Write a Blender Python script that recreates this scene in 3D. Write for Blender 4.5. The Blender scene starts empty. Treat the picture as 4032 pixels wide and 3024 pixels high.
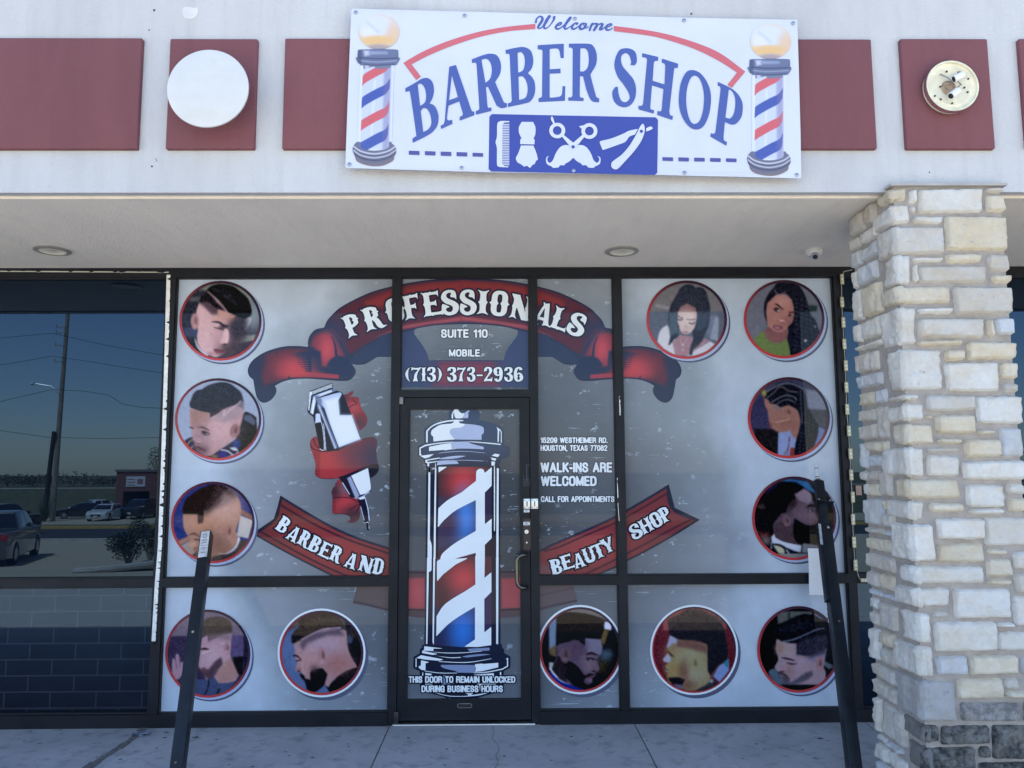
import bpy, bmesh, math, random
import numpy as np
from mathutils import Vector, Matrix
random.seed(7); rng=np.random.default_rng(7)
S=bpy.context.scene; COL=S.collection
# ---------------------------------------------------------------- camera (fitted to the photograph)
PITCH,YAW,ROLL,FPX=0.108074811,0.0113344175,-0.00462971154,3056.14847
CAM=np.array([0.,-5.32,1.662])
def _axes():
    cp,sp=math.cos(PITCH),math.sin(PITCH); cw,sw=math.cos(YAW),math.sin(YAW)
    f=np.array([sw*cp,cw*cp,sp]); r=np.array([cw,-sw,0.]); u=np.cross(r,f)
    c,s=math.cos(ROLL),math.sin(ROLL)
    return c*r+s*u, -s*r+c*u, f
AR,AU,AF=_axes()
def ray(u,v):
    a=(np.asarray(u,float)-2016)/FPX; b=(1512-np.asarray(v,float))/FPX
    d=[AF[i]+a*AR[i]+b*AU[i] for i in range(3)]
    return d[0]/d[1], d[2]/d[1]
def W(u,v,y=0.0):
    "point of the vertical plane Y=y seen at photo pixel (u,v)"
    rx,rz=ray(u,v); t=y-CAM[1]
    return rx*t+CAM[0], rz*t+CAM[2]
def cam_setup():
    cd=bpy.data.cameras.new('camera'); co=bpy.data.objects.new('camera',cd); COL.objects.link(co)
    M=Matrix(((AR[0],AU[0],-AF[0],CAM[0]),(AR[1],AU[1],-AF[1],CAM[1]),(AR[2],AU[2],-AF[2],CAM[2]),(0,0,0,1)))
    co.matrix_world=M; cd.sensor_width=36; cd.lens=FPX/4032*36; cd.clip_start=.05; cd.clip_end=3000
    S.camera=co
cam_setup()
# ---------------------------------------------------------------- materials
def s2l(c):
    c=np.asarray(c,float)/255.
    return np.where(c<=.04045,c/12.92,((c+.055)/1.055)**2.4)
def newmat(n):
    m=bpy.data.materials.new(n); m.use_nodes=True; nt=m.node_tree; nt.nodes.clear()
    o=nt.nodes.new('ShaderNodeOutputMaterial'); p=nt.nodes.new('ShaderNodeBsdfPrincipled')
    nt.links.new(p.outputs[0],o.inputs[0]); return m,nt,p,o
def N(nt,t,**k):
    n=nt.nodes.new('ShaderNode'+t)
    for a,b in k.items():
        if a[0]=='_': n.inputs[a[1:].replace('_',' ')].default_value=b
        else: setattr(n,a,b)
    return n
def L(nt,a,b): nt.links.new(a,b)
def ramp(nt,fac,stops):
    r=N(nt,'ValToRGB'); e=r.color_ramp.elements
    while len(e)<len(stops): e.new(.5)
    for q,(p,c) in zip(e,stops):
        q.position=p; q.color=(c[0],c[1],c[2],1) if hasattr(c,'__len__') else (c,c,c,1)
    L(nt,fac,r.inputs[0]); return r.outputs[0]
def coords(nt,scale=(1,1,1)):
    g=N(nt,'NewGeometry'); m=N(nt,'Mapping'); m.inputs['Scale'].default_value=scale
    L(nt,g.outputs['Position'],m.inputs[0]); return m.outputs[0]
def noise(nt,vec,sc,det=6,rough=.55):
    n=N(nt,'TexNoise',_Scale=sc,_Detail=det,_Roughness=rough); L(nt,vec,n.inputs['Vector']); return n.outputs['Fac']
def mixc(nt,f,a,b,mode='MIX'):
    m=N(nt,'Mix',data_type='RGBA',blend_type=mode)
    for s,v in ((0,f),(6,a),(7,b)):
        if hasattr(v,'links'): L(nt,v,m.inputs[s])
        elif s==0: m.inputs[0].default_value=v
        else: m.inputs[s].default_value=(*v[:3],1) if hasattr(v,'__len__') else (v,v,v,1)
    return m.outputs[2]
def bump(nt,p,h,st=.3,dist=.01):
    b=N(nt,'Bump',_Strength=st,_Distance=dist); L(nt,h,b.inputs['Height']); L(nt,b.outputs[0],p.inputs['Normal'])
def simple(n,c,rough=.5,metal=0,var=.12,sc=8,coat=0,bmp=0,bsc=60):
    "base colour c (linear) with a little noise variation"
    m,nt,p,o=newmat(n); v=coords(nt); f=noise(nt,v,sc)
    a=[x*(1-var) for x in c]; b=[min(1,x*(1+var)) for x in c]
    L(nt,ramp(nt,f,[(.3,a),(.7,b)]),p.inputs['Base Color'])
    p.inputs['Roughness'].default_value=rough; p.inputs['Metallic'].default_value=metal
    p.inputs['Coat Weight'].default_value=coat; p.inputs['Coat Roughness'].default_value=.03
    if bmp: bump(nt,p,noise(nt,v,bsc,8),bmp,.004)
    return m
MAT={}
def stucco(name,c,stain):
    m,nt,p,o=newmat(name); v=coords(nt)
    st=noise(nt,coords(nt,(1.2,1,.35)),1.6,7,.6); st2=noise(nt,coords(nt,(6,1,.7)),2.2,6,.65); fine=noise(nt,v,90,4)
    c1=mixc(nt,ramp(nt,st,[(.36,0),(.66,1)]),c,stain)
    k=N(nt,'Math',operation='MULTIPLY'); L(nt,ramp(nt,st2,[(.5,0),(.8,1)]),k.inputs[0]); k.inputs[1].default_value=.6
    c2=mixc(nt,k.outputs[0],c1,[q*.9 for q in stain]); sp=ramp(nt,noise(nt,v,24,2),[(.745,0),(.775,1)])
    k2=N(nt,'Math',operation='MULTIPLY'); L(nt,sp,k2.inputs[0]); k2.inputs[1].default_value=.25
    L(nt,mixc(nt,k2.outputs[0],c2,[x*.6 for x in c]),p.inputs['Base Color']); p.inputs['Roughness'].default_value=.85
    bump(nt,p,fine,.75,.006); return m
MAT['white_stucco']=stucco('white_stucco',(.54,.545,.56),(.46,.46,.475))
MAT['red_stucco']=stucco('red_stucco',(.195,.068,.080),(.155,.056,.066))
MAT['soffit']=stucco('soffit_stucco',(.86,.80,.70),(.80,.74,.655))
MAT['frame']=simple('dark_bronze_aluminium',(.0085,.010,.015),.5,0,.3,7)
MAT['frame_dark']=simple('dark_rubber_gasket',(.008,.008,.010),.6)
MAT['black_paint']=simple('black_powder_coated_steel',(.012,.016,.022),.38,.1,.25,12,bmp=.1)
MAT['chrome']=simple('chrome',(.75,.76,.78),.12,1,.05)
MAT['alum']=simple('brushed_aluminium',(.55,.56,.58),.35,1,.1)
MAT['white_paint']=simple('white_paint',(.72,.72,.71),.45,0,.06,5)
MAT['cream_metal']=simple('cream_enamel',(.72,.68,.52),.4,0,.18,14)
MAT['darkhole']=simple('dark_cavity',(.02,.02,.02),.9)
MAT['paper']=simple('white_paper',(.72,.72,.74),.6,0,.04,10)
MAT['lamp_in']=simple('cream_lamp_reflector',(.86,.80,.64),.4,0,.08)
# ---------------------------------------------------------------- object helpers
def link(name,me,m,parent=None,smooth=False):
    o=bpy.data.objects.new(name,me); COL.objects.link(o)
    if m is not None: me.materials.append(m if not isinstance(m,str) else MAT[m])
    if parent is not None: o.parent=parent
    if smooth:
        for p in me.polygons: p.use_smooth=True
    return o
def tag(o,label,cat=None,group=None,kind=None):
    if label: o['label']=label
    if cat: o['category']=cat
    if group: o['group']=group
    if kind: o['kind']=kind
    return o
def thing(name,label,cat,group=None,loc=(0,0,0)):
    o=bpy.data.objects.new(name,None); COL.objects.link(o); o.empty_display_size=.1; o.location=loc
    return tag(o,label,cat,group)
class MB:
    def __init__(s): s.v=[]; s.f=[]; s.c=None
    def box(s,x0,x1,y0,y1,z0,z1):
        b=len(s.v); s.v+=[(x0,y0,z0),(x1,y0,z0),(x1,y1,z0),(x0,y1,z0),(x0,y0,z1),(x1,y0,z1),(x1,y1,z1),(x0,y1,z1)]
        s.f+=[tuple(b+i for i in q) for q in ((0,3,2,1),(4,5,6,7),(0,1,5,4),(1,2,6,5),(2,3,7,6),(3,0,4,7))]; return s
    def cyl(s,p0,p1,r0,r1=None,n=16,cap=True):
        r1=r0 if r1 is None else r1; p0=Vector(p0); p1=Vector(p1); d=(p1-p0).normalized()
        a=d.orthogonal().normalized(); c=d.cross(a); b=len(s.v)
        for p,r in ((p0,r0),(p1,r1)):
            for i in range(n):
                t=2*math.pi*i/n; s.v.append(tuple(p+a*(r*math.cos(t))+c*(r*math.sin(t))))
        for i in range(n): j=(i+1)%n; s.f.append((b+i,b+j,b+n+j,b+n+i))
        if cap: s.f.append(tuple(b+i for i in range(n-1,-1,-1))); s.f.append(tuple(b+n+i for i in range(n)))
        return s
    def tube(s,pts,r,n=10):
        pts=[Vector(p) for p in pts]; b=len(s.v); prev=None
        for k,p in enumerate(pts):
            d=(pts[min(k+1,len(pts)-1)]-pts[max(k-1,0)]).normalized()
            a=d.orthogonal().normalized() if prev is None else (prev-d*prev.dot(d)).normalized(); prev=a; c=d.cross(a)
            rr=r[k] if hasattr(r,'__len__') else r
            for i in range(n):
                t=2*math.pi*i/n; s.v.append(tuple(p+a*(rr*math.cos(t))+c*(rr*math.sin(t))))
        for k in range(len(pts)-1):
            for i in range(n):
                j=(i+1)%n; s.f.append((b+k*n+i,b+k*n+j,b+(k+1)*n+j,b+(k+1)*n+i))
        s.f.append(tuple(b+i for i in range(n-1,-1,-1))); s.f.append(tuple(b+(len(pts)-1)*n+i for i in range(n))); return s
    def lathe(s,prof,o,ax='y',n=32):
        "prof: list of (radius, offset along axis)"
        b=len(s.v); o=Vector(o)
        for r,h in prof:
            for i in range(n):
                t=2*math.pi*i/n; c,q=r*math.cos(t),r*math.sin(t)
                s.v.append(tuple(o+Vector((c,h,q) if ax=='y' else (c,q,h))))
        for k in range(len(prof)-1):
            for i in range(n):
                j=(i+1)%n; s.f.append((b+k*n+i,b+k*n+j,b+(k+1)*n+j,b+(k+1)*n+i))
        s.f.append(tuple(b+i for i in range(n))); s.f.append(tuple(b+(len(prof)-1)*n+i for i in range(n-1,-1,-1))); return s
    def prism(s,poly,y0,y1):
        "poly in (x,z), extruded from y0 to y1"
        b=len(s.v); n=len(poly)
        s.v+=[(x,y0,z) for x,z in poly]+[(x,y1,z) for x,z in poly]
        s.f.append(tuple(b+i for i in range(n))); s.f.append(tuple(b+n+i for i in range(n-1,-1,-1)))
        for i in range(n): j=(i+1)%n; s.f.append((b+j,b+i,b+n+i,b+n+j))
        return s
    def build(s,name,m,parent=None,smooth=False,bevel=0,seg=2,tf=None):
        me=bpy.data.meshes.new(name); me.from_pydata([tuple(tf@Vector(v)) for v in s.v] if tf else s.v,[],s.f); me.validate(); me.update()
        bm=bmesh.new(); bm.from_mesh(me); bmesh.ops.recalc_face_normals(bm,faces=bm.faces)
        if bevel: bmesh.ops.bevel(bm,geom=bm.edges[:],offset=bevel,segments=seg,affect='EDGES',profile=.6)
        bm.to_mesh(me); bm.free()
        o=link(name,me,m,parent)
        if smooth or bevel:
            for p in me.polygons: p.use_smooth=True
            me.set_sharp_from_angle(angle=math.radians(40))
        return o
# ================================================================ the building
YF=-1.53          # plane of the stucco front above the walkway
ZS=3.05           # underside of the soffit
XL,XR=-9.,9.
B=thing('shop_building','white stucco shop building with dark red raised panels above a dark framed glass shop front','building')
MB().box(XL,XR,YF,YF+.25,ZS+.010,5.6).build('fascia',MAT['white_stucco'],B)
MB().box(XL,XR,YF,YF+.040,ZS-.004,ZS+.010).build('drip_edge',MAT['white_stucco'],B)
m=MB(); m.box(XL,XR,YF+.25,-.002,ZS+.01,ZS+.12); m.box(XL,XR,YF+.040,-.002,ZS+.002,ZS+.010); m.box(XL,XR,YF+.075,YF+.105,ZS-.009,ZS+.002); m.box(XL,XR,YF+.105,-.002,ZS,ZS+.002)
m.build('soffit',MAT['soffit'],B)
MB().box(XL,XR,.32,14,-.1,5.5).build('building_body',MAT['white_stucco'],B)
MB().box(XL,XR,.062,.32,2.9,5.5).build('upper_wall',MAT['white_stucco'],B)
# raised red panels: (left top, right top, left bottom, right bottom) photo pixels
yp=YF-.026
for k,(x0,x1) in enumerate(((-900,560),(670,1014),(1122,3430),(3545,3888),(4012,4700))):
    a=W(x0,153,yp)[0]; b=W(x1,153,yp)[0]; z1=W((x0+x1)/2,152,yp)[1]; z0=W((x0+x1)/2,585,yp)[1]
    if k==0: z1+=.006
    MB().box(a,b,yp,YF+.01,z0,z1).build('accent_panel',MAT['red_stucco'],B,bevel=.008,seg=3)
# ---- storefront framing
def X(u,v,y=-.045): return float(W(u,v,y)[0])
def Z(v,u=2016,y=-.045): return float(W(u,v,y)[1])
FY0,FY1=-.05,.06
xg0=X(603,2279); xl=X(642,2279); x1a=X(1532,2271); x1b=X(1577,1300); x2a=X(2084,1300); x2b=X(2122,2268); x3a=X(2435,2267); x3b=X(2469,2268); x4a=X(3339.5,2264); x4b=X(3373,2264)
ztop=Z(1090); zta=Z(2304); ztb=Z(2269); zs=Z(2806,1400); zdt=Z(1536); zdh=Z(1563)
fr=MB()
xs=[XL,xg0,xl,x1a,x1b,x2a,x2b,x3a,x3b,x4a,x4b,XR]
fr.box(XL,XR,FY0,FY1,ztop,ZS-.001)                      # head
for a,b in ((xg0,xl),(x1a,x1b),(x2a,x2b),(x3a,x3b),(x4a,x4b)): fr.box(a,b,FY0,FY1,0 if a in(x1a,x2a) else zs,ztop)
for a,b in ((XL,xg0),(xl,x1a),(x2b,x3a),(x3b,x4a),(x4b,XR)):
    if b-a>.02:
        fr.box(a,b,FY0,FY1,zta,ztb)
for a,b in ((XL,x1a),(x2b,XR)):
    fr.box(a,b,FY0-.012,FY1,0,zs)
fr.box(x1b,x2a,FY0,FY1,zdh,zdt)
fr.build('storefront_frame',MAT['frame'],B)
# thin glazing gaskets round the panes
g=MB(); gt=.006
def gasket(a,b,z0,z1):
    g.box(a,a+gt,-.03,.02,z0,z1); g.box(b-gt,b,-.03,.02,z0,z1); g.box(a+gt,b-gt,-.03,.02,z0,z0+gt); g.box(a+gt,b-gt,-.03,.02,z1-gt,z1)
PANES=[(xl,x1a,ztb,ztop),(xl,x1a,zs,zta),(x1b,x2a,zdt,ztop),(x2b,x3a,ztb,ztop),(x2b,x3a,zs,zta),(x3b,x4a,ztb,ztop),(x3b,x4a,zs,zta)]
for p in PANES: gasket(*p)
gasket(XL,xg0,ztb,ztop); gasket(XL,xg0,zs,zta); gasket(x4b,XR,ztb,ztop); gasket(x4b,XR,zs,zta)
g.build('gasket',MAT['frame_dark'],B)
# ---- printed film: grey grunge ground, darker towards the door
def film_mat():
    m,nt,p,o=newmat('printed_grey_window_film'); v=coords(nt)
    sx=N(nt,'SeparateXYZ'); L(nt,v,sx.inputs[0])
    def ma(op,a,b):
        k=N(nt,'Math',operation=op)
        for i,q in enumerate((a,b)):
            if hasattr(q,'links'): L(nt,q,k.inputs[i])
            else: k.inputs[i].default_value=q
        return k.outputs[0]
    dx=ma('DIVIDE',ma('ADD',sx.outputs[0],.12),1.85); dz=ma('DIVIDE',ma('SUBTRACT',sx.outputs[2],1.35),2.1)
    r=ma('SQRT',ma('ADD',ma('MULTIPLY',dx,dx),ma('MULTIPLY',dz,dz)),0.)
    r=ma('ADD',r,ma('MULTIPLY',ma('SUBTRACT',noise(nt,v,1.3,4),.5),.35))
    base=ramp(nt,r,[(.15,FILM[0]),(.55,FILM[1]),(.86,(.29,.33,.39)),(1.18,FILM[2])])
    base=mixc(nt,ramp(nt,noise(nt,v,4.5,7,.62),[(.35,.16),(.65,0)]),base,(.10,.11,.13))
    # grunge flakes and scratches
    w=noise(nt,v,2.2,5,.6); fl=noise(nt,coords(nt,(1,1,1.5)),12,9,.66)
    th=ma('MULTIPLY',ramp(nt,fl,[(.60,0),(.615,1)]),ramp(nt,w,[(.46,0),(.56,1)]))
    sc=noise(nt,coords(nt,(.7,1,22)),5,5,.6); sc2=ma('MULTIPLY',ramp(nt,sc,[(.63,0),(.66,1)]),ramp(nt,noise(nt,v,3.1,3),[(.50,0),(.57,1)]))
    inn=ramp(nt,r,[(.75,1),(1.05,.25)])
    k=ma('MULTIPLY',ma('MULTIPLY',ma('MAXIMUM',th,sc2),.75),inn)
    L(nt,mixc(nt,k,base,FILM[3]),p.inputs['Base Color'])
    p.inputs['Roughness'].default_value=.5; p.inputs['Specular IOR Level'].default_value=0; p.inputs['Coat Weight'].default_value=1; p.inputs['Coat Roughness'].default_value=.015; p.inputs['Coat IOR'].default_value=COATIOR
    return m
COATIOR=1.24
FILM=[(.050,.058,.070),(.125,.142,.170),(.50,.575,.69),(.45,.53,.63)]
MAT['film']=film_mat()
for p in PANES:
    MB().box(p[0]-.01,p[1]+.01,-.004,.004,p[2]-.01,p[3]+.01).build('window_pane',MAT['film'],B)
# ---- dark reflecting glass of the neighbours
def dark_glass(n,tint,refl,transp):
    m,nt,p,o=newmat(n); p.inputs['Base Color'].default_value=(*tint,1); p.inputs['Roughness'].default_value=.6; p.inputs['Specular IOR Level'].default_value=0
    gl=N(nt,'BsdfGlossy',_Roughness=.004); gl.inputs['Color'].default_value=(.44,.68,1,1)
    tr=N(nt,'BsdfTransparent'); tr.inputs[0].default_value=(.62,.64,.68,1)
    m1=N(nt,'MixShader'); m1.inputs[0].default_value=transp; L(nt,p.outputs[0],m1.inputs[1]); L(nt,tr.outputs[0],m1.inputs[2])
    m2=N(nt,'MixShader'); m2.inputs[0].default_value=refl; L(nt,m1.outputs[0],m2.inputs[1]); L(nt,gl.outputs[0],m2.inputs[2])
    L(nt,m2.outputs[0],o.inputs[0]); return m
MAT['frame'].node_tree.nodes['Principled BSDF'].inputs['Specular IOR Level'].default_value=.22
MAT['black_paint'].node_tree.nodes['Principled BSDF'].inputs['Specular IOR Level'].default_value=.3
MAT['mirror_glass']=dark_glass('tinted_reflecting_glass',(.002,.004,.009),.056,0.)
MAT['clear_glass']=dark_glass('tinted_clear_glass',(.003,.004,.007),.04,.92)
tag(MB().box(XL,xg0+.01,-.003,.003,ztb-.01,ztop+.01).build('window_pane',MAT['mirror_glass'],B),'dark tinted pane mirroring the street')
tag(MB().box(XL,xg0+.01,-.003,.003,zs-.01,zta+.01).build('window_pane',MAT['clear_glass'],B),'dark lower pane with block wall behind it')
tag(MB().box(x4b-.01,XR,-.003,.003,ztb-.01,ztop+.01).build('window_pane',MAT['mirror_glass'],B),'dark pane behind the stone pillar')
MB().box(x4b-.01,XR,-.003,.003,zs-.01,zta+.01).build('window_pane',MAT['mirror_glass'],B)
# block wall behind the lower neighbour pane
def blockmat():
    m,nt,p,o=newmat('painted_block'); v=coords(nt); b=N(nt,'TexBrick'); mp=N(nt,'Mapping'); L(nt,v,mp.inputs[0])
    mp.inputs['Rotation'].default_value=(math.pi/2,0,0); mp.inputs['Location'].default_value=(.13,0,0)
    L(nt,mp.outputs[0],b.inputs['Vector'])
    b.inputs['Scale'].default_value=1; b.inputs['Brick Width'].default_value=.302; b.inputs['Row Height'].default_value=.1035; b.inputs['Mortar Size'].default_value=.005; b.inputs['Mortar Smooth'].default_value=.3
    b.inputs['Color1'].default_value=(.042,.040,.042,1); b.inputs['Color2'].default_value=(.055,.052,.055,1); b.inputs['Mortar'].default_value=(.27,.26,.26,1); b.offset=.5
    L(nt,b.outputs[0],p.inputs['Base Color']); p.inputs['Roughness'].default_value=.8
    return m
MAT['block']=blockmat()
tag(MB().box(XL,xg0+.05,.03,.12,0,zta+.02).build('block_wall',MAT['block'],B),'dark painted block wall behind the lower pane')
MB().box(XL,XR,.14,.20,0,3.0).build('inner_wall',MAT['darkhole'],B)
# ---- the door
D=bpy.data.objects.new('door',None); COL.objects.link(D); D.parent=B; D['label']='dark framed glass door with the barber pole print'
dg=.004
dx0,dx1=x1b+dg,x2a-dg; dz1=zdh-dg; dz0=.028
gx0=X(1604,2200,-.04); gx1=X(2052,2200,-.04); gz1=Z(1606,2016,-.04); gz0=Z(2759,1850,-.04)
d=MB(); d.box(dx0,gx0,-.040,.01,dz0,dz1); d.box(gx1,dx1,-.040,.01,dz0,dz1); d.box(gx0,gx1,-.040,.01,gz1,dz1); d.box(gx0,gx1,-.040,.01,dz0,gz0)
d.build('door_frame',MAT['frame'],D)
g=MB(); gasket(gx0,gx1,gz0,gz1); g.build('gasket',MAT['frame_dark'],D)
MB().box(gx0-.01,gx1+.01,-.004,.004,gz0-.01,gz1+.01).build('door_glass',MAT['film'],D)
MB().box(x1b-.02,x2a+.02,-.085,.05,0,.016).build('threshold',MAT['alum'],D,bevel=.004)
# pull handle
hx=X(2035,2240,-.10); zt=Z(2186,2016,-.1); zb=Z(2316,2016,-.1); xm=X(2073,2240,-.04)
pts=[(xm,-.04,zt),(xm-.005,-.085,zt)]+[(hx+.045-.045*math.sin(t),-.10,zt-.045+.045*math.cos(t)) for t in np.linspace(0,math.pi/2,7)]
pts+=[(hx+.045-.045*math.cos(t),-.10,zb+.045-.045*math.sin(t)) for t in np.linspace(0,math.pi/2,7)]+[(xm-.005,-.085,zb),(xm,-.04,zb)]
MB().tube(pts,.0125,12).build('handle',MAT['handle'] if 'handle' in MAT else simple('bronze_handle',(.12,.115,.10),.25,.9),D,smooth=True)
def at(u,v,y=-.04): x,z=W(u,v,y); return float(x),float(z)
x,z=at(1540+1340/2.513,1540+1390/2.513); MB().lathe([(0.001,-.052),(.013,-.052),(.0155,-.046),(.0155,-.04)],(x,0,z)).build('lock_cylinder',MAT['alum'],D,smooth=True)
x2,z2=x,z; MB().box(x-.0015,x+.0015,-.0535,-.0515,z-.006,z+.006).build('keyhole',MAT['darkhole'],D)
x,z=at(2074,2136); MB().lathe([(.001,-.046),(.005,-.046),(.006,-.04)],(x,0,z)).build('screw',MAT['alum'],D,smooth=True)
x,z=at(1540+1340/2.513,1540+1420/2.513); MB().box(x-.020,x+.037,-.0425,-.039,z-.10,z+.105).build('lock_plate',simple('brown_lock_plate',(.030,.020,.018),.4,.4),D)
def sticker(u0,v0,u1,v1,name,lab,parent,lines=3,y=-.0445):
    a=at(u0,v0,y); b=at(u1,v1,y); s=MB(); s.box(a[0],b[0],y,y+.002,b[1],a[1]); o=tag(s.build(name,MAT['paper'],parent),lab)
    q=MB(); h=(a[1]-b[1]); w=b[0]-a[0]
    for i in range(lines):
        zz=a[1]-h*(i+1)/(lines+1); q.box(a[0]+w*.15,b[0]-w*(.15+.2*(i%2)),y-.001,y,zz-h*.05,zz+h*.05)
    q.build('printed_line',MAT['frame_dark'],o); return o
sticker(2061,2055,2086,2068,'sticker','small white sticker with a black mark above the lock',D)
sticker(2062.5,2007,2085,2017,'sticker','small white sticker under the hasp',D,2)
# hasps (padlock eyes) on door and on frame
for (u0,v0,u1,v1,par,yy) in ((2062,1964,2088,2003,D,-.0405),(2092,1964,2118.5,2003,B,-.0505)):
    a=at(u0,v0,yy); b=at(u1,v1,yy); h=MB(); h.box(a[0],b[0],yy-.003,yy,b[1],a[1]); ho=tag(h.build('hasp',MAT['alum'],par,bevel=.0008),'galvanised square padlock eye plate')
    cx,cz=(a[0]+b[0])/2,(a[1]+b[1])/2; w,hh=b[0]-a[0],a[1]-b[1]
    r=MB(); r.tube([(cx,yy-.003-.02*math.sin(t),cz+.2*hh*2*math.cos(t)*.6) for t in np.linspace(0,math.pi,12)],.0028,8)
    for sx in(-1,1):
        for sz in(-1,1): r.lathe([(.001,-.0055),(.0032,-.0055),(.0034,-.003)],(cx+sx*w*.33,yy,cz+sz*hh*.36),n=10)
    r.build('eye_and_screws',MAT['frame_dark'],ho,smooth=True) if par is B else r.build('eye_and_screws',MAT['frame_dark'],par,smooth=True)
# faded notice, pivots, maker's plate
o=MB(); a=at(2061,1827,-.041); b=at(2089,1913,-.041)
for q in range(5):
    zz=b[1]+(a[1]-b[1])*q*.07; o.box(a[0],b[0],-.0412,-.04,zz,zz+.0015)
o.box(a[0],a[0]+.0012,-.0412,-.04,b[1],b[1]+(a[1]-b[1])*.5); o.box(b[0]-.0012,b[0],-.0412,-.04,b[1],a[1]); o.box((a[0]+b[0])/2-.003,(a[0]+b[0])/2,-.0412,-.04,b[1]+.03,a[1]-.01); o.box(a[0]+.02,b[0],-.0412,-.04,a[1]-.008,a[1]-.005)
o.build('faded_notice',simple('faded_grey_print',(.10,.11,.13),.6),D)
a=at(1574,1564,-.055); b=at(1588,1592,-.055); tag(MB().box(a[0],b[0],-.068,-.045,b[1],a[1]).build('hinge',simple('grey_pivot_hinge',(.16,.16,.17),.4,.6),D,bevel=.003),'grey top pivot hinge')
a=at(1551,2802,-.06); b=at(1569,2849,-.06); MB().box(a[0],b[0],-.07,-.041,.01,a[1]).build('hinge',simple('dark_pivot_hinge',(.035,.035,.04),.4,.6),D,bevel=.003)
a=at(1801,2770); b=at(1858.5,2786.5); cxm,czm=(a[0]+b[0])/2,(a[1]+b[1])/2; hw,hh=(b[0]-a[0])/2,(a[1]-b[1])/2
def pill(hw,hh,n=8): 
    return [(cxm+s*(hw-hh)+hh*math.cos(t),czm+hh*math.sin(t)) for s,t0 in((1,-math.pi/2),(-1,math.pi/2)) for t in np.linspace(t0,t0+math.pi,n)]
pl=MB().prism(pill(hw,hh),-.0435,-.04).build('maker_plate',MAT['alum'],D); 
MB().prism(pill(hw-.002,hh-.002),-.0445,-.0435).build('maker_plate_face',MAT['frame_dark'],D)
# ---- soffit fittings
def on_soffit(u,v,z=ZS):
    rx,rz=ray(u,v); t=(z-CAM[2])/rz; return float(rx*t),float(CAM[1]+t)
for u,v,lab in ((206,984,'round recessed downlight in the soffit over the dark left window'),(2449,987,'round recessed downlight in the soffit over the narrow pane right of the door')):
    x,y=on_soffit(u,v); t=thing('downlight',lab,'ceiling light','recessed downlights in the soffit',(x,y,ZS))
    m=MB(); m.lathe([(.078,-.001),(.105,-.001),(.108,-.007),(.100,-.012),(.080,-.012),(.0785,-.001)],(0,0,0),'z',40); m.f=m.f[:-2]; m.build('trim_ring',MAT['alum'] if 0 else simple('satin_grey_ring',(.34,.33,.31),.35,.3),t,smooth=True)
    m=MB(); m.lathe([(.079,-.010),(.05,-.0045),(.001,-.003)],(0,0,0),'z',40); m.f=m.f[:-2]; m.build('reflector',MAT['lamp_in'],t,smooth=True)
    m=MB(); m.lathe([(.03,-.0095),(.02,-.0105),(.001,-.011)],(0,0,0),'z',24); m.build('bulb',simple('frosted_bulb',(.7,.68,.6),.3),t,smooth=True)
x,y=on_soffit(3206,982); t=thing('security_camera','white dome security camera on the soffit next to the stone pillar','security camera',loc=(x,y,ZS))
t.scale=(.88,.88,.88); MB().lathe([(.056,0),(.060,-.008),(.057,-.035),(.045,-.052),(.001,-.058)],(0,0,0),'z',36).build('housing',simple('grey_white_plastic',(.62,.63,.64),.4),t,smooth=True)
m=MB(); dv=Vector((-.25,-.75,-.62)).normalized(); c=Vector((0,0,-.03)); m.cyl(c,c+dv*.062,.034,.030,24); m.build('camera_eye',simple('grey_ball',(.35,.36,.38),.3),t,smooth=True)
m=MB(); m.cyl(c+dv*.055,c+dv*.066,.019,.017,20); m.build('lens',simple('dark_lens',(.01,.01,.012),.1,coat=1),t,smooth=True)
# ---- round blank disc on the left square panel
x,z=W(817,346,YF-.17); x=float(x);z=float(z); rd=float(W(978,346,YF-.17)[0]-x)
t=thing('round_disc','large blank white round disc standing off the left red square','sign',loc=(x,YF-.035,z))
def discmat():
    m,nt,p,o=newmat('weathered_white_disc'); v=coords(nt); f=noise(nt,v,5,7,.6); g2=noise(nt,coords(nt,(1,1,3)),3,5)
    L(nt,mixc(nt,ramp(nt,g2,[(.5,0),(.75,.6)]),ramp(nt,f,[(.3,(.56,.57,.58)),(.62,(.62,.625,.63)),(.8,(.54,.54,.53))]),(.54,.535,.52)),p.inputs['Base Color']); p.inputs['Roughness'].default_value=.45; return m
MB().lathe([(rd*.55,0),(rd*.55,-.11),(rd*.985,-.118),(rd,-.124),(rd*.995,-.132),(rd*.97,-.134),(.001,-.135)],(0,0,0),'y',72).build('face',discmat(),t,smooth=True)
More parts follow.
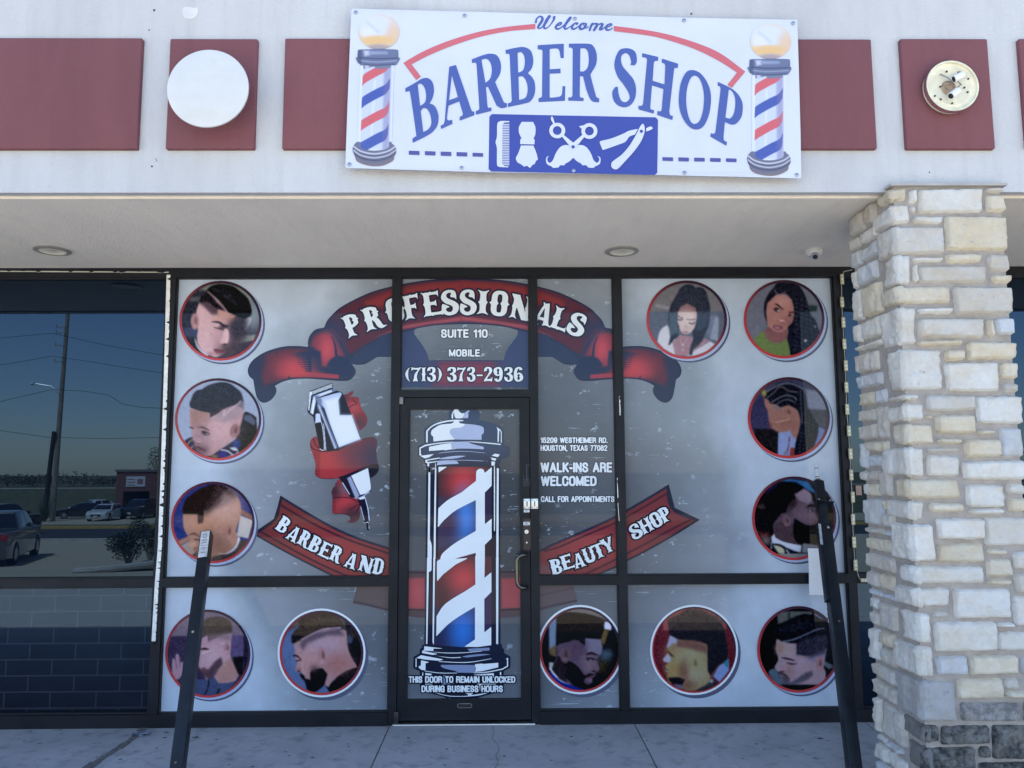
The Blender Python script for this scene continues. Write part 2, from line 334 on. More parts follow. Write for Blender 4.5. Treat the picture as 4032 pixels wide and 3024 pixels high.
# ---- broken light fitting on the right square
x,z=W(3747,341,YF-.07); x=float(x); z=float(z); rd=float(W(3851,341,YF-.07)[0]-x)
t=thing('light_fitting','coverless round cream light fitting with two bare sockets on the right red square','wall light',loc=(x,YF-.035,z))
m=MB(); m.lathe([(rd*.96,0),(rd*.99,-.02),(rd,-.038),(rd*.985,-.046),(rd*.93,-.046),(rd*.91,-.034),(rd*.82,-.030),(rd*.72,-.034),(rd*.66,-.030),(.45*rd,-.026),(.001,-.024)],(0,0,0),'y',64); m.build('pan',MAT['cream_metal'],t,smooth=True)
m=MB(); m.lathe([(rd*1.005,-.02),(rd*1.02,-.03),(rd*1.005,-.046)],(0,0,0),'y',64); m.f=m.f[:-2]; m.build('rim',MAT['chrome'],t,smooth=True)
k=rd/104.
for (a,b,a2,b2) in ((-2,20,-30+62,38-4),(10,-28,-22,-52)):
    p0=Vector((a*k,-.062,b*k)); p1=Vector((a2*k,-.07,b2*k)); mm=MB(); mm.cyl(p0,p1,14*k,14*k,20); so=mm.build('lamp_socket',MAT['white_paint'],t,smooth=True)
    mm=MB(); e=p0 if a<0 else p1; dd=(p1-p0).normalized()*(-1 if a<0 else 1); mm.cyl(e+dd*.0005,e+dd*.002,10.5*k,10.5*k,18); mm.build('socket_mouth',MAT['darkhole'],so)
mm=MB(); mm.lathe([(.28*rd,-.028),(.24*rd,-.034),(.001,-.036)],(-.08*rd,0,-.02*rd),'y',28); mm.build('rusty_mount',simple('rusty_plate',(.30,.22,.15),.7,.2,.5,40),t,smooth=True)
for (a,b) in ((-15,62),(68,32),(62,-22),(-68,-38),(-46,-52),(-2,-68),(-44,0),(22,-20),(50,-4)): MB().lathe([(3.6*k,-.0325),(3.6*k,-.037),(.0005,-.0372)],(a*k,0,b*k),'y',10).build('screw_hole',MAT['darkhole'],t)
mm=MB(); mm.tube([(-.07*rd,-.034,.05*rd),(.05*rd,-.06,.2*rd),(.2*rd,-.07,-.05*rd),(.0*rd,-.05,-.2*rd)],.004,8); mm.tube([(-.4*rd,-.034,.5*rd),(-.2*rd,-.05,.3*rd),(0,-.05,.1*rd)],.003,8)
mm.tube([(.22*rd,-.034,.3*rd),(.24*rd,-.055,.52*rd)],.008,8); mm.build('wire',simple('grey_wire',(.2,.2,.2),.5),t,smooth=True)
# holes and old paint patch of the stucco
x,z=W(743,42,YF); 
mm=MB(); 
for (u,v,r) in ((607,40,.006),(598,655,.005),(614,626,.003),(617,633,.003),(587,118,.004),(2722,54,.005),(3660,678,.004)):
    a,b=W(u,v,YF-.0015); MB().lathe([(r,-.001),(r*.8,-.0015),(.0005,-.0015)],(float(a),YF,float(b)),'y',10).build('anchor_hole',MAT['darkhole'],B)
pts=[(717,38),(724,28),(745,27),(760,31),(781,30),(778,42),(781,52),(770,66),(756,76),(735,73),(722,68),(718,55)]
pp=[tuple(float(q) for q in W(u,v,YF-.002)) for u,v in pts]; MB().prism(pp,YF-.002,YF+.001).build('paint_patch',simple('fresh_white_paint',(.61,.61,.61),.7),B)
# ---- walkway
def conc(n,c,c2,bluish=1.):
    m,nt,p,o=newmat(n); v=coords(nt); f=noise(nt,v,2.2,8,.62); f2=noise(nt,v,34,6,.7); f3=noise(nt,v,9,4,.6)
    a=ramp(nt,f,[(.32,c2),(.68,c)]); a=mixc(nt,ramp(nt,f3,[(.50,0),(.72,.75)]),a,[q*.6 for q in c2])
    a=mixc(nt,ramp(nt,f2,[(.70,0),(.78,.55)]),a,[q*.35 for q in c2]); a=mixc(nt,ramp(nt,noise(nt,v,11,3),[(.70,0),(.72,.7)]),a,[q*.3 for q in c2])
    L(nt,a,p.inputs['Base Color']); p.inputs['Roughness'].default_value=.85; bump(nt,p,f2,.3,.003); return m
MAT['walk']=conc('walkway_concrete',(.46,.48,.50),(.34,.355,.375))
MAT['lot']=conc('parking_lot_concrete',(.60,.56,.49),(.50,.47,.41))
# joints are real gaps between slabs
def gz(u,v): 
    rx,rz=ray(u,v); t=-CAM[2]/rz; return float(rx*t),float(CAM[1]+t)
# ================================================================ walkway, lot, road, levee
JX=[XL,gz(358,3024)[0]-3.6,gz(358,3024)[0],gz(1460,3024)[0],gz(2588,3024)[0],gz(3440,2870)[0],6.,XR]
wk=MB(); YK=-2.75
for a,b in zip(JX[:-1],JX[1:]): wk.box(a+.004,b-.004,YK,.06,-.12,0)
tag(wk.build('walkway',MAT['walk'],None,bevel=.003),None,kind='structure')
tag(MB().box(XL,XR,YK-.012,.05,-.2,-.006).build('joint_filler',simple('brown_joint_filler',(.12,.11,.10),.9,0,.4,30),None),None,kind='structure')
# wide stained joint on the left is a shallow sealed groove
jm=MB(); n=26; jx=JX[2]
for i in range(n):
    y0=YK+(2.74)*i/n; y1=YK+2.74*(i+1)/n; w=.022+.016*rng.random(); o_=.012*math.sin(i*.9)
    jm.box(jx-w+o_,jx+w*.7+o_,y0,y1,.0003,.0022+.0006*(i%2))
jo=jm.build('joint_sealant',simple('dirty_joint_sealant',(.13,.13,.13),.8,0,.45,45,bmp=.3)); tag(jo,None,kind='structure')
m=MB(); R=random.Random(5); pc=[gz(u,v) for u,v in ((1938,2862),(1946,2885),(1936,2905),(1958,2930),(1966,2952),(1952,2975),(1962,3000),(1950,3024),(1957,3060))]
for (a,b),(c,d) in zip(pc[:-1],pc[1:]):
    i=len(m.v); w=.0013; m.v+=[(a-w,b,.0008),(a+w,b,.0008),(c+w,d,.0008),(c-w,d,.0008)]; m.f.append((i,i+1,i+2,i+3))
tag(m.build('walkway_crack',MAT['darkhole']),None,kind='structure')
# ground profile in front of the shop (Y distance in front of the glass, height)
GP=[(2.76,-.15),(10,-.62),(21.4,-1.66),(35.5,-1.98),(36,-2.05),(47,-2.20),(47.6,-2.2),(63.7,-2.80),(74,-2.9),(80,-2.5),(92,-.62),(96,-.60),(400,-1.2)]
def gh(Y):
    for (a,b),(c,d) in zip(GP[:-1],GP[1:]):
        if a<=Y<=c: return b+(d-b)*(Y-a)/(c-a)
    return GP[-1][1]
def strip(name,Y0,Y1,m,x0=-120,x1=120,dz=0,nx=2):
    ys=[Y0]+[q[0] for q in GP if Y0<q[0]<Y1]+[Y1]; s=MB()
    for y in ys:
        for x in (x0,x1): s.v.append((x,-y,gh(y)+dz))
    for i in range(len(ys)-1): s.f.append((2*i,2*i+1,2*i+3,2*i+2))
    o=s.build(name,m); 
    return tag(o,None,kind='structure')
MAT['asphalt']=conc('asphalt',(.055,.055,.058),(.04,.04,.043)); MAT['grass']=simple('dry_grass',(.10,.105,.05),.9,0,.4,1.5,bmp=.4,bsc=8); MAT['drygrass']=simple('dusty_verge',(.17,.14,.075),.9,0,.35,.8)
MAT['lot2']=conc('sandy_lot_concrete',(.58,.49,.34),(.46,.39,.28)); strip('parking_lot',2.76,11,MAT['lot']); strip('lower_parking_lot',11,35.5,MAT['lot2']); strip('road',35.5,47.3,MAT['asphalt']); strip('verge',47.3,56,MAT['drygrass']); strip('far_parking_lot',56,72,MAT['lot2']); strip('levee',72,400,MAT['grass'],-300,300)
k=MB(); k.box(-120,120,-35.7,-35.4,-2.1,-1.84); 
for o_ in (k.build('kerb',MAT['lot']),): tag(o_,None,kind='structure')
k=MB(); k.box(-120,120,-47.5,-47.2,-2.3,-2.04); tag(k.build('yellow_kerb',simple('yellow_kerb_paint',(.60,.40,.10),.7)),None,kind='structure')
k=MB()
for i in range(-6,7): k.box(i*12-9.6,i*12-3.6,-41.15,-41,gh(41.1)+.006,gh(41.1)+.014)
tag(k.build('lane_marking',MAT['white_paint']),None,kind='structure')
k=MB(); k.box(-300,300,-93.2,-92.9,-.7,-.50); tag(k.build('levee_path_edge',simple('pale_concrete_strip',(.55,.53,.48),.8)),None,kind='structure')
def RP(u,v,Lp,dz=0):
    "real point whose mirror image in the glass shows at photo pixel (u,v), path length Lp"
    rx,rz=ray(u,v); return Vector((float(rx*Lp),-(Lp-5.32),float(CAM[2]+rz*Lp)))
# ================================================================ stone pillar
PFY=-1.585
px0=float(W(3528,1000,PFY)[0]); px1=float(W(3972,1000,PFY)[0]); 
pyb=CAM[1]+px0/float(ray(3366,1300)[0])
pzt=float(W(3700,733,PFY)[1])
def stonemat():
    m,nt,p,o=newmat('rough_limestone'); v=coords(nt); at_=N(nt,'VertexColor',layer_name='Col')
    f=noise(nt,v,26,8,.65); f2=noise(nt,v,7,5,.6); f3=noise(nt,coords(nt,(1,1,1.7)),15,7,.7)
    a=mixc(nt,ramp(nt,f,[(.35,0),(.65,1)]),at_.outputs[0],(.92,.92,.92),'MULTIPLY')
    mm=N(nt,'Mix',data_type='RGBA',blend_type='MULTIPLY'); 
    a=mixc(nt,ramp(nt,f2,[(.3,.6),(.62,0)]),a,(.86,.74,.58),'MULTIPLY')
    k=N(nt,'Math',operation='MULTIPLY'); L(nt,ramp(nt,f3,[(.60,0),(.72,1)]),k.inputs[0]); L(nt,at_.outputs[1],k.inputs[1])
    a=mixc(nt,k.outputs[0],a,(.16,.17,.19))
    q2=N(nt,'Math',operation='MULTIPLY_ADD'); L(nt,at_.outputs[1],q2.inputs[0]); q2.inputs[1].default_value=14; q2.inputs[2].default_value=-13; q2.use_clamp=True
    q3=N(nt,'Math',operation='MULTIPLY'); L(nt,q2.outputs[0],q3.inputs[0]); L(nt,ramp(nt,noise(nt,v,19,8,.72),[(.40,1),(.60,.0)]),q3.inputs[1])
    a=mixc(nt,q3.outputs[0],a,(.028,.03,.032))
    L(nt,a,p.inputs['Base Color']); p.inputs['Roughness'].default_value=.9
    bump(nt,p,noise(nt,v,34,9,.75),1.,.016); return m
MAT['stone']=stonemat()
PIL=thing('stone_pillar','tall square pillar of rough white and cream limestone blocks with grey mortar','pillar',loc=((px0+px1)/2,-1.7,0))
PIL.location=(0,0,0)
MB().box(px0+.012,px1-.012,PFY+.014,pyb-.012,-.02,pzt+.0).build('mortar',simple('grey_mortar',(.33,.30,.28),.95,0,.15,20,bmp=.6,bsc=80),PIL)
SV=[];SF=[];SC=[]
from mathutils import noise as mn
def stone(rc,face,col,dark=.35,seed=0):
    """rc=(a0,a1,z0,z1) on face 'f' (a=x) or 's' (a=y)"""
    a0,a1,z0,z1=rc
    nx=max(3,min(26,int((a1-a0)/.011))); nz=max(3,min(20,int((z1-z0)/.011)))
    b=len(SV); R=random.Random(seed); th=.014+.016*R.random(); oa=R.random()*50
    jit=[(R.uniform(-1,1)*.006,R.uniform(-1,1)*.005) for _ in range(4)]
    for j in range(nz+1):
        for i in range(nx+1):
            s,t=i/nx,j/nz
            ja=(jit[0][0]*(1-s)*(1-t)+jit[1][0]*s*(1-t)+jit[2][0]*s*t+jit[3][0]*(1-s)*t); jz=(jit[0][1]*(1-s)*(1-t)+jit[1][1]*s*(1-t)+jit[2][1]*s*t+jit[3][1]*(1-s)*t)
            a=a0+(a1-a0)*s+ja; z=z0+(z1-z0)*t+jz
            e=min(min(s,1-s)*(a1-a0),min(t,1-t)*(z1-z0)); k=min(1,e/.0105); k=math.sqrt(max(0,1-(1-k)**2))
            # round the corners
            if e<1e-6:
                w=mn.noise(Vector((a*30+oa,z*30,2)))*.0055
                cs=min(s,1-s)*(a1-a0); ct=min(t,1-t)*(z1-z0)
                if min(s,1-s)<1e-6: a+= (w if s>.5 else -w) - (1 if s>.5 else -1)*max(0,.012-ct)*.6
                if min(t,1-t)<1e-6: z+= (w if t>.5 else -w) - (1 if t>.5 else -1)*max(0,.012-cs)*.6
            q=mn.noise(Vector((a*13+oa,z*13,oa)))*.010+mn.noise(Vector((a*38,z*38+oa,oa)))*.007+abs(mn.noise(Vector((a*22,z*30+oa,oa))))*.008
            d=-.012+(th+q+.012)*k if k>0 else -.012
            if face=='f': SV.append((a,PFY+.012-d,z))
            else: SV.append((px0+.012-d,a,z))
            SC.append((*col,dark))
    for j in range(nz):
        for i in range(nx):
            q=b+j*(nx+1)+i; SF.append((q,q+1,q+nx+2,q+nx+1) if face=='f' else (q,q+nx+1,q+nx+2,q+1))
WH=(.78,.77,.74); CR=(.74,.67,.54); PG=(.64,.615,.575); BL=(.64,.68,.74); DK=(.13,.13,.125)
FS={ (3100,0,1.5085):"612 1112 717 1190 c,735 1118 780 1203 w,735 1215 780 1260 w,787 1112 1172 1260 r,1185 1152 1303 1260 c,1185 1110 1292 1143 p,600 1208 736 1322 w,755 1273 935 1325 w,948 1275 1308 1488 m,606 1337 938 1508 b,748 1522 935 1555 w,946 1500 1172 1558 c,1197 1500 1326 1608 p",
 (3300,1000,1.6585):"388 2 484 195 w,492 62 523 180 w,530 70 982 187 b,1012 125 1124 188 c,345 203 746 320 m,766 205 1150 392 b,527 345 758 393 w,415 342 517 592 w,532 413 963 546 p,980 418 1028 541 c,1042 415 1165 531 l,525 558 822 598 c,853 565 1170 690 c,697 615 845 697 c,398 618 692 886 B,710 705 1060 896 w,1066 702 1182 817 c,1086 841 1190 904 p,425 911 540 958 w,583 915 903 1030 p,910 921 1212 1112 w,440 977 567 1093 w,580 1047 632 1087 c,645 1043 900 1176 c,920 1141 1036 1175 c,1073 1133 1226 1328 l,407 1106 630 1243 c,660 1199 820 1246 c,836 1200 1073 1328 c,596 1260 812 1299 p,442 1257 572 1453 w,594 1312 810 1450 w,826 1348 1262 1481 w,442 1465 805 1600 c,840 1503 1088 1655 w,1113 1501 1262 1570 w,1120 1586 1262 1690 c,470 1613 567 1740 w,597 1621 822 1690 c",
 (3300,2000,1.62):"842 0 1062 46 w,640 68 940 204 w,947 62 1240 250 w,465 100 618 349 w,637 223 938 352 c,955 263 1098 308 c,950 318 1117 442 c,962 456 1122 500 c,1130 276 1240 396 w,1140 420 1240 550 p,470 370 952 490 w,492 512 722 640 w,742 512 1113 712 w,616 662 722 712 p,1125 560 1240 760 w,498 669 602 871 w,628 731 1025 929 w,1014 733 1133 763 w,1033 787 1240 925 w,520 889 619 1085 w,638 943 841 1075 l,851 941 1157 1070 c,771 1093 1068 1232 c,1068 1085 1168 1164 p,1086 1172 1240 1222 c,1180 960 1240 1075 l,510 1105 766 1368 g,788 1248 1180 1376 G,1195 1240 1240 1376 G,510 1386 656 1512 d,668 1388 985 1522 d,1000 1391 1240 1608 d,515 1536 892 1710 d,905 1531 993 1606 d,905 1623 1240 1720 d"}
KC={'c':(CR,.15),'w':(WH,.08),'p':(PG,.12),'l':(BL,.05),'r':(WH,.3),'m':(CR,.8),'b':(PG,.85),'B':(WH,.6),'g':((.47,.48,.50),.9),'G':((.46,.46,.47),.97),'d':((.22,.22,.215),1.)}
sd=0
for (ox,oy,sc),t in FS.items():
    for it in t.split(','):
        a,b,c,d,k=it.split(); sd+=1
        u0,v0,u1,v1=ox+float(a)/sc,oy+float(b)/sc,ox+float(c)/sc,oy+float(d)/sc
        um=(u0+u1)/2; vm=(v0+v1)/2
        x0=float(W(u0,vm,PFY-.01)[0]); x1=float(W(u1,vm,PFY-.01)[0]); z1=float(W(um,v0,PFY-.01)[1]); z0=float(W(um,v1,PFY-.01)[1])
        if abs(x0-px0)<.045: x0=px0-.012
        if abs(x1-px1)<.045: x1=px1+.004
        x1=min(x1,px1+.006)
        if z0<.02: z0=0.005
        col,dk=KC[k]; R=random.Random(sd); f=R.uniform(.93,1.05); col=tuple(q*f for q in col)
        stone((x0,x1,z0,z1),'f',col,dk,sd)
        if x0<px0-.005: # quoin: continues round the corner
            stone((PFY-.012,PFY+.012+random.Random(sd+99).uniform(.10,.24),z0,z1),'s',col,dk*.6,sd+500)
# bottom row hidden below the frame
z=.0
# side face: irregular courses
R=random.Random(11); z=.005; rows=[]
y0s=PFY+.15
while z<pzt-.03:
    h=R.choice([.05,.09,.12,.15,.18]); h=min(h,pzt-z); a=PFY+.20+R.uniform(-.03,.05)
    stack=[(a,pyb+.012)]; w=0
    while a<pyb-.02:
        w=R.uniform(.09,.26); b=min(a+w,pyb+.008)
        if pyb-b<.06: b=pyb+.008
        col,dk=KC[R.choice('wwwpppclc')]
        if h>.13 and R.random()<.4:
            stone((a,b-.012,z,z+h*.5-.006),'s',col,dk,int(R.random()*1e5)); col,dk=KC[R.choice('wpc')]; stone((a,b-.012,z+h*.5+.006,z+h-.012),'s',col,dk,int(R.random()*1e5))
        else: stone((a,b-.012,z,z+h-.012),'s',col,dk,int(R.random()*1e5))
        a=b
    z+=h
me=bpy.data.meshes.new('stonework'); me.from_pydata(SV,[],SF); me.update()
ca=me.color_attributes.new('Col','FLOAT_COLOR','POINT'); ca.data.foreach_set('color',np.array(SC,dtype=np.float32).ravel())
so=link('stonework',me,MAT['stone'],PIL,True)
MB().box(px0-.012,px1+.012,PFY-.012,-1.3,pzt,pzt+.012).build('cap',simple('grey_cap_mortar',(.38,.36,.34),.9),PIL)
# ================================================================ leaning black posts
def post(pb,pt,w,name,label,extra=None):
    pb=Vector(pb); pt=Vector(pt); d=(pt-pb).normalized(); L_=(pt-pb).length
    xax=Vector((1,0,0)); xax=(xax-d*xax.dot(d)).normalized(); yax=d.cross(xax)
    M=Matrix(((xax.x,yax.x,d.x,pb.x),(xax.y,yax.y,d.y,pb.y),(xax.z,yax.z,d.z,pb.z),(0,0,0,1)))
    return M,L_
# left: front face centre at top and at the bottom of the frame
def post_line(ut,vt,yt,ub,vb,yb):
    a=W(ut,vt,yt); b=W(ub,vb,yb); T=Vector((float(a[0]),yt,float(a[1]))); Bm=Vector((float(b[0]),yb,float(b[1])))
    d=(Bm-T)/(Bm.z-T.z); Bf=T+d*(0-T.z); return T,Bf
T,Bf=post_line(810,2089,-.12,692,3024,-1.05)
M,LL=post(Bf,T,.067,'','')
t=thing('leaning_post','square black post leaning on the window at the left, silver label on top','post','loose black steel posts leaning on the shop front')
w=.0335
m=MB(); m.box(-w,w,0,2*w,0,LL); m.build('post_tube',MAT['black_paint'],t,bevel=.003,tf=M)
m=MB(); m.box(-w*.82,w*.82,-.0015,0,LL-.205,LL-.006); lab=tag(m.build('label',simple('silver_label',(.60,.62,.66),.35,.2,.25,30),t,tf=M),'silver printed label')
m=MB()
for i,(q,ln) in enumerate(((.03,.5),(.075,.8),(.095,.7),(.115,.8),(.135,.6),(.17,.55))): MB().box(-w*.75*ln,w*.7*ln,-.0022,-.0015,LL-q-.003,LL-q).build('label_print',MAT['frame_dark'],lab,tf=M)
m=MB(); m.tube([(math.sin(a)*.013,-.0022,LL-.048+math.cos(a)*.010) for a in np.linspace(.6,5.7,12)],.0012,5)
m.build('label_mark',MAT['frame_dark'],lab,tf=M)
sz=(T.z-0); s_=LL*.36
# screw at native (759,2479)
def on_post(Bf,T,u,v):
    best=min(np.linspace(0,1,400),key=lambda q:abs(float(W(2016,v,(Bf+(T-Bf)*q).y)[1])-(Bf+(T-Bf)*q).z)); return best*(T-Bf).length
zq=on_post(Bf,T,759,2479); m=MB(); m.lathe([(.001,-.005),(.007,-.004),(.008,0)],(0,0,zq),'y',14); m.build('screw',simple('brass_screw',(.55,.5,.38),.3,.8),t,tf=M,smooth=True)
zq=on_post(Bf,T,700,2990); m=MB(); m.lathe([(.001,-.004),(.005,-.003),(.006,0)],(-.004,0,zq),'y',14); m.build('screw',simple('rusty_screw',(.3,.14,.07),.5,.6),t,tf=M,smooth=True)
# right post
T,Bf=post_line(3254,2060,-.34,3372,3024,-1.10)
M,LL=post(Bf,T,.067,'','')
t=thing('leaning_post','square black post leaning at the right with a socket and chrome pin on top','post','loose black steel posts leaning on the shop front')
m=MB(); m.box(-w,w,0,2*w,0,LL); m.build('post_tube',MAT['black_paint'],t,bevel=.003,tf=M)
# socket above
q=LL
m=MB(); m.box(-w*.86,w*.62,.004,.056,q-.12,q+.325); m.box(-w*.70,w*.9,.010,.05,q-.02,q+.04); m.build('socket',MAT['black_paint'],t,bevel=.004,tf=M)
m=MB(); m.box(-w*1.55,w*1.75,-.018,.075,q+.150,q+.158); m.build('flange',MAT['black_paint'],t,bevel=.002,tf=M)
m=MB()
for a,b in ((-.03,.170),(.042,.172)): MB().lathe([(.001,-.003),(.007,-.002),(.008,.004)],(a,.0,q+b),'y',12).build('bolt',MAT['chrome'],t,smooth=True,tf=M)
MB().lathe([(.001,-.004),(.0085,-.003),(.0095,.0)],(.006,0,q-.03),'y',14).build('bolt',MAT['chrome'],t,smooth=True,tf=M)
m=MB(); m.cyl((-.012,.03,q+.325),(-.012,.03,q+.338),.030,.024,24); m.build('washer',MAT['alum'],t,smooth=True,tf=M); MB().cyl((-.012,.03,q+.338),(-.012,.03,q+.455),.0125,.0125,20).build('chrome_pin',simple('bright_pin',(.72,.80,.86),.2,.25,.03),t,smooth=True,tf=M)
for zz in (.356,.425): MB().cyl((-.012,.03,q+zz),(-.012,.03,q+zz+.005),.0130,.0130,20).build('pin_groove',MAT['frame_dark'],t,tf=M)
m=MB(); m.box(-w-.0185,-w-.001,.004,.05,q-.52,q-.0); m.build('side_sleeve',MAT['black_paint'],t,bevel=.002,tf=M)
m=MB(); m.box(-w-.0175,-w-.002,.0015,.004,q-.155,q-.01); m.build('label',simple('grey_label',(.38,.41,.47),.5,0,.3,60),t,tf=M)
m=MB(); 
for zz in (q+.0,q-.045): m.cyl((-w-.012,.02,zz),(-w-.001,.02,zz),.009,.009,14); m.tube([(-w*.5,0,zz-.004),(0,-.004,zz),(w,-.002,zz+.010),(w+.01,.02,zz+.012)],.0025,6)
m.build('rubber_plug',MAT['frame_dark'],t,tf=M,smooth=True)
zq=on_post(Bf,T,3296,2453); m=MB(); m.lathe([(.001,-.004),(.006,-.003),(.007,0)],(.004,0,zq),'y',14); m.build('screw',simple('rusty_screw',(.3,.14,.07),.5,.6),t,tf=M,smooth=True)
RPM,RPL,RPT=M,LL,t
# white sheet behind the right post, hung on the glass
a=W(3180,2159,-.075); b=W(3262,2343,-.075)
m=MB(); nn=8
for j in range(nn+1):
    for i in range(nn+1):
        s,q=i/nn,j/nn; m.v.append((float(a[0]+(b[0]-a[0])*s),-.075-.006*math.sin(q*5+s*2),float(a[1]+(b[1]-a[1])*q)))
for j in range(nn):
    for i in range(nn): p=j*(nn+1)+i; m.f.append((p,p+1,p+nn+2,p+nn+1))
tag(m.build('paper_sheet',MAT['paper'],None,smooth=True),'blank white paper sheet hanging behind the right leaning post','paper')
# ================================================================ peeled white strip by the left window, light string right
def strip_edge(name,pts,wd,m,y,seed=3,parent=None,step=.03,jag=.35,hor=False):
    R=random.Random(seed); s=MB(); P=[Vector((float(W(u,v,y)[0]),y,float(W(u,v,y)[1]))) for u,v in pts]
    L_=sum((P[i+1]-P[i]).length for i in range(len(P)-1)); n=int(L_/step)
    for i in range(n+1):
        q=i/n*(len(P)-1); k=min(int(q),len(P)-2); p=P[k].lerp(P[k+1],q-k); c=R.random(); wl=wd*(R.uniform(.90,1.) if c>.16 else 1-jag*R.random()*1.5)
        if hor: s.v+=[(p.x,y,p.z-wd*.5),(p.x,y,p.z-wd*.5+wl)]
        else: s.v+=[(p.x-wd*.5,y,p.z),(p.x-wd*.5+wl,y,p.z)]
    for i in range(n): s.f.append((2*i,2*i+1,2*i+3,2*i+2))
    return s.build(name,m,parent)
MAT['tape']=simple('peeled_white_tape',(.74,.74,.72),.5,0,.12,30)
t=thing('peeling_tape','peeling white sealing tape down the frame left of the printed window','tape')
strip_edge('tape_strip',[(664,1082),(655,1420),(643,1800),(630,2150),(617,2310),(605,2525)],.028,MAT['tape'],-.0535,3,t,.008,.75)
strip_edge('tape_strip',[(0,1068),(330,1070),(664,1072)],.008,simple('peeled_cream_paint',(.55,.53,.45),.6),-.0535,5,t,.02,1.1,True)
e=W(599,2533,-.06); m=MB(); m.cyl((float(e[0])-.012,-.056,float(e[1])),(float(e[0])+.012,-.075,float(e[1])),.010,.010,12); m.build('tape_roll_end',MAT['frame_dark'],t)
# thin remains of tape on the mullion right of the narrow pane
t=thing('tape_scrap','thin strip of white tape left on the mullion right of the address lettering','tape')
strip_edge('tape_strip',[(2431,1882),(2433,1960)],.006,MAT['tape'],-.0525,8,t,.02,1); strip_edge('tape_strip',[(2440,1560),(2442,1635)],.008,MAT['tape'],-.0525,9,t,.01,.9)
strip_edge('tape_strip',[(2433,1980),(2438,2052)],.003,MAT['alum'],-.0525,8,t,.02,.3)
t=thing('light_string','string of small square light modules hanging on the right window jamb','light string')
pl=[(3356,1062,),(3322,1070),(3314,1100),(3314,1190),(3319,1270),(3323,1355),(3329,1440),(3331,1525),(3334,1612),(3341,1697),(3347,1787),(3350,1870),(3356,1957),(3357,2045),(3361,2135),(3367,2225),(3385,2282),(3408,2284)]
P=[(float(W(u,v,-.062)[0]),-.062,float(W(u,v,-.062)[1])) for u,v in pl]
MB().tube(P,.0022,6).build('wire',simple('pale_wire',(.42,.42,.36),.5),t,smooth=True)
proto=None; mod=[i for i in range(2,len(P)) if i not in (16,)]
for i in mod:
    p=P[i]; q=P[min(i+1,len(P)-1)]
    if proto is None:
        m=MB(); m.box(-.0125,.0125,-.004,.004,-.036,.036); proto=m.build('light_module',simple('brass_light_module',(.42,.38,.25),.4,.3),t,bevel=.001)
        m=MB(); m.box(-.007,.007,-.0055,-.004,-.009,.009); m.box(-.006,.006,-.0055,-.004,.019,.028); m.box(-.006,.006,-.0055,-.004,-.028,-.019); led=m.build('diode',simple('pale_diode',(.65,.66,.6),.3),proto)
        o=proto
    else:
        o=proto.copy(); COL.objects.link(o); o.parent=t; l2=led.copy(); COL.objects.link(l2); l2.parent=o
    o.location=(p[0],-.068,p[2])
    if i==len(P)-1: o.rotation_euler=(0,math.pi/2,0)
    elif i==2: pass
# notice seen in the glass behind the light string
a=W(3371,1912,-.02); b=W(3396,1950,-.02); tag(MB().box(float(a[0]),float(b[0]),-.012,-.010,float(b[1]),float(a[1])).build('notice',simple('faded_pink_notice',(.35,.22,.18),.6)),'small faded pink notice on the glass beside the stone pillar','notice')
# ================================================================ litter on the walkway
for (u,v,sx,lab) in ((668,2852,.034,'crumpled white paper scrap at the foot of the left panel'),(876,2851,.018,'small white paper scrap right of the left leaning post')):
    x,y=gz(u,v+8); m=MB(); R=random.Random(u)
    for i in range(5):
        q=[Vector((R.uniform(-1,1)*sx,R.uniform(-.5,.5)*sx,R.uniform(.0,.7)*sx)) for _ in range(3)]; b=len(m.v); m.v+=[tuple(Vector((x,y,.003))+w_) for w_ in q]; m.f.append((b,b+1,b+2))
    tag(m.build('paper_scrap',MAT['paper']),lab,'litter','paper scraps on the walkway')
x,y=gz(550,2898); m=MB(); R=random.Random(4)
for i in range(7):
    a=R.uniform(0,6.28); q=[Vector((x+R.uniform(-.06,.07),y+R.uniform(-.04,.05),.003+R.uniform(0,.022))) for _ in range(4)]; b=len(m.v); m.v+=[tuple(z) for z in q]; m.f+=[(b,b+1,b+2),(b+1,b+2,b+3)]
tag(m.build('plastic_wrapper',simple('blue_grey_plastic',(.16,.19,.25),.3,0,.5,60)),'crumpled dark blue and white plastic wrapper on the left walkway joint','litter')
m=MB(); R=random.Random(21)
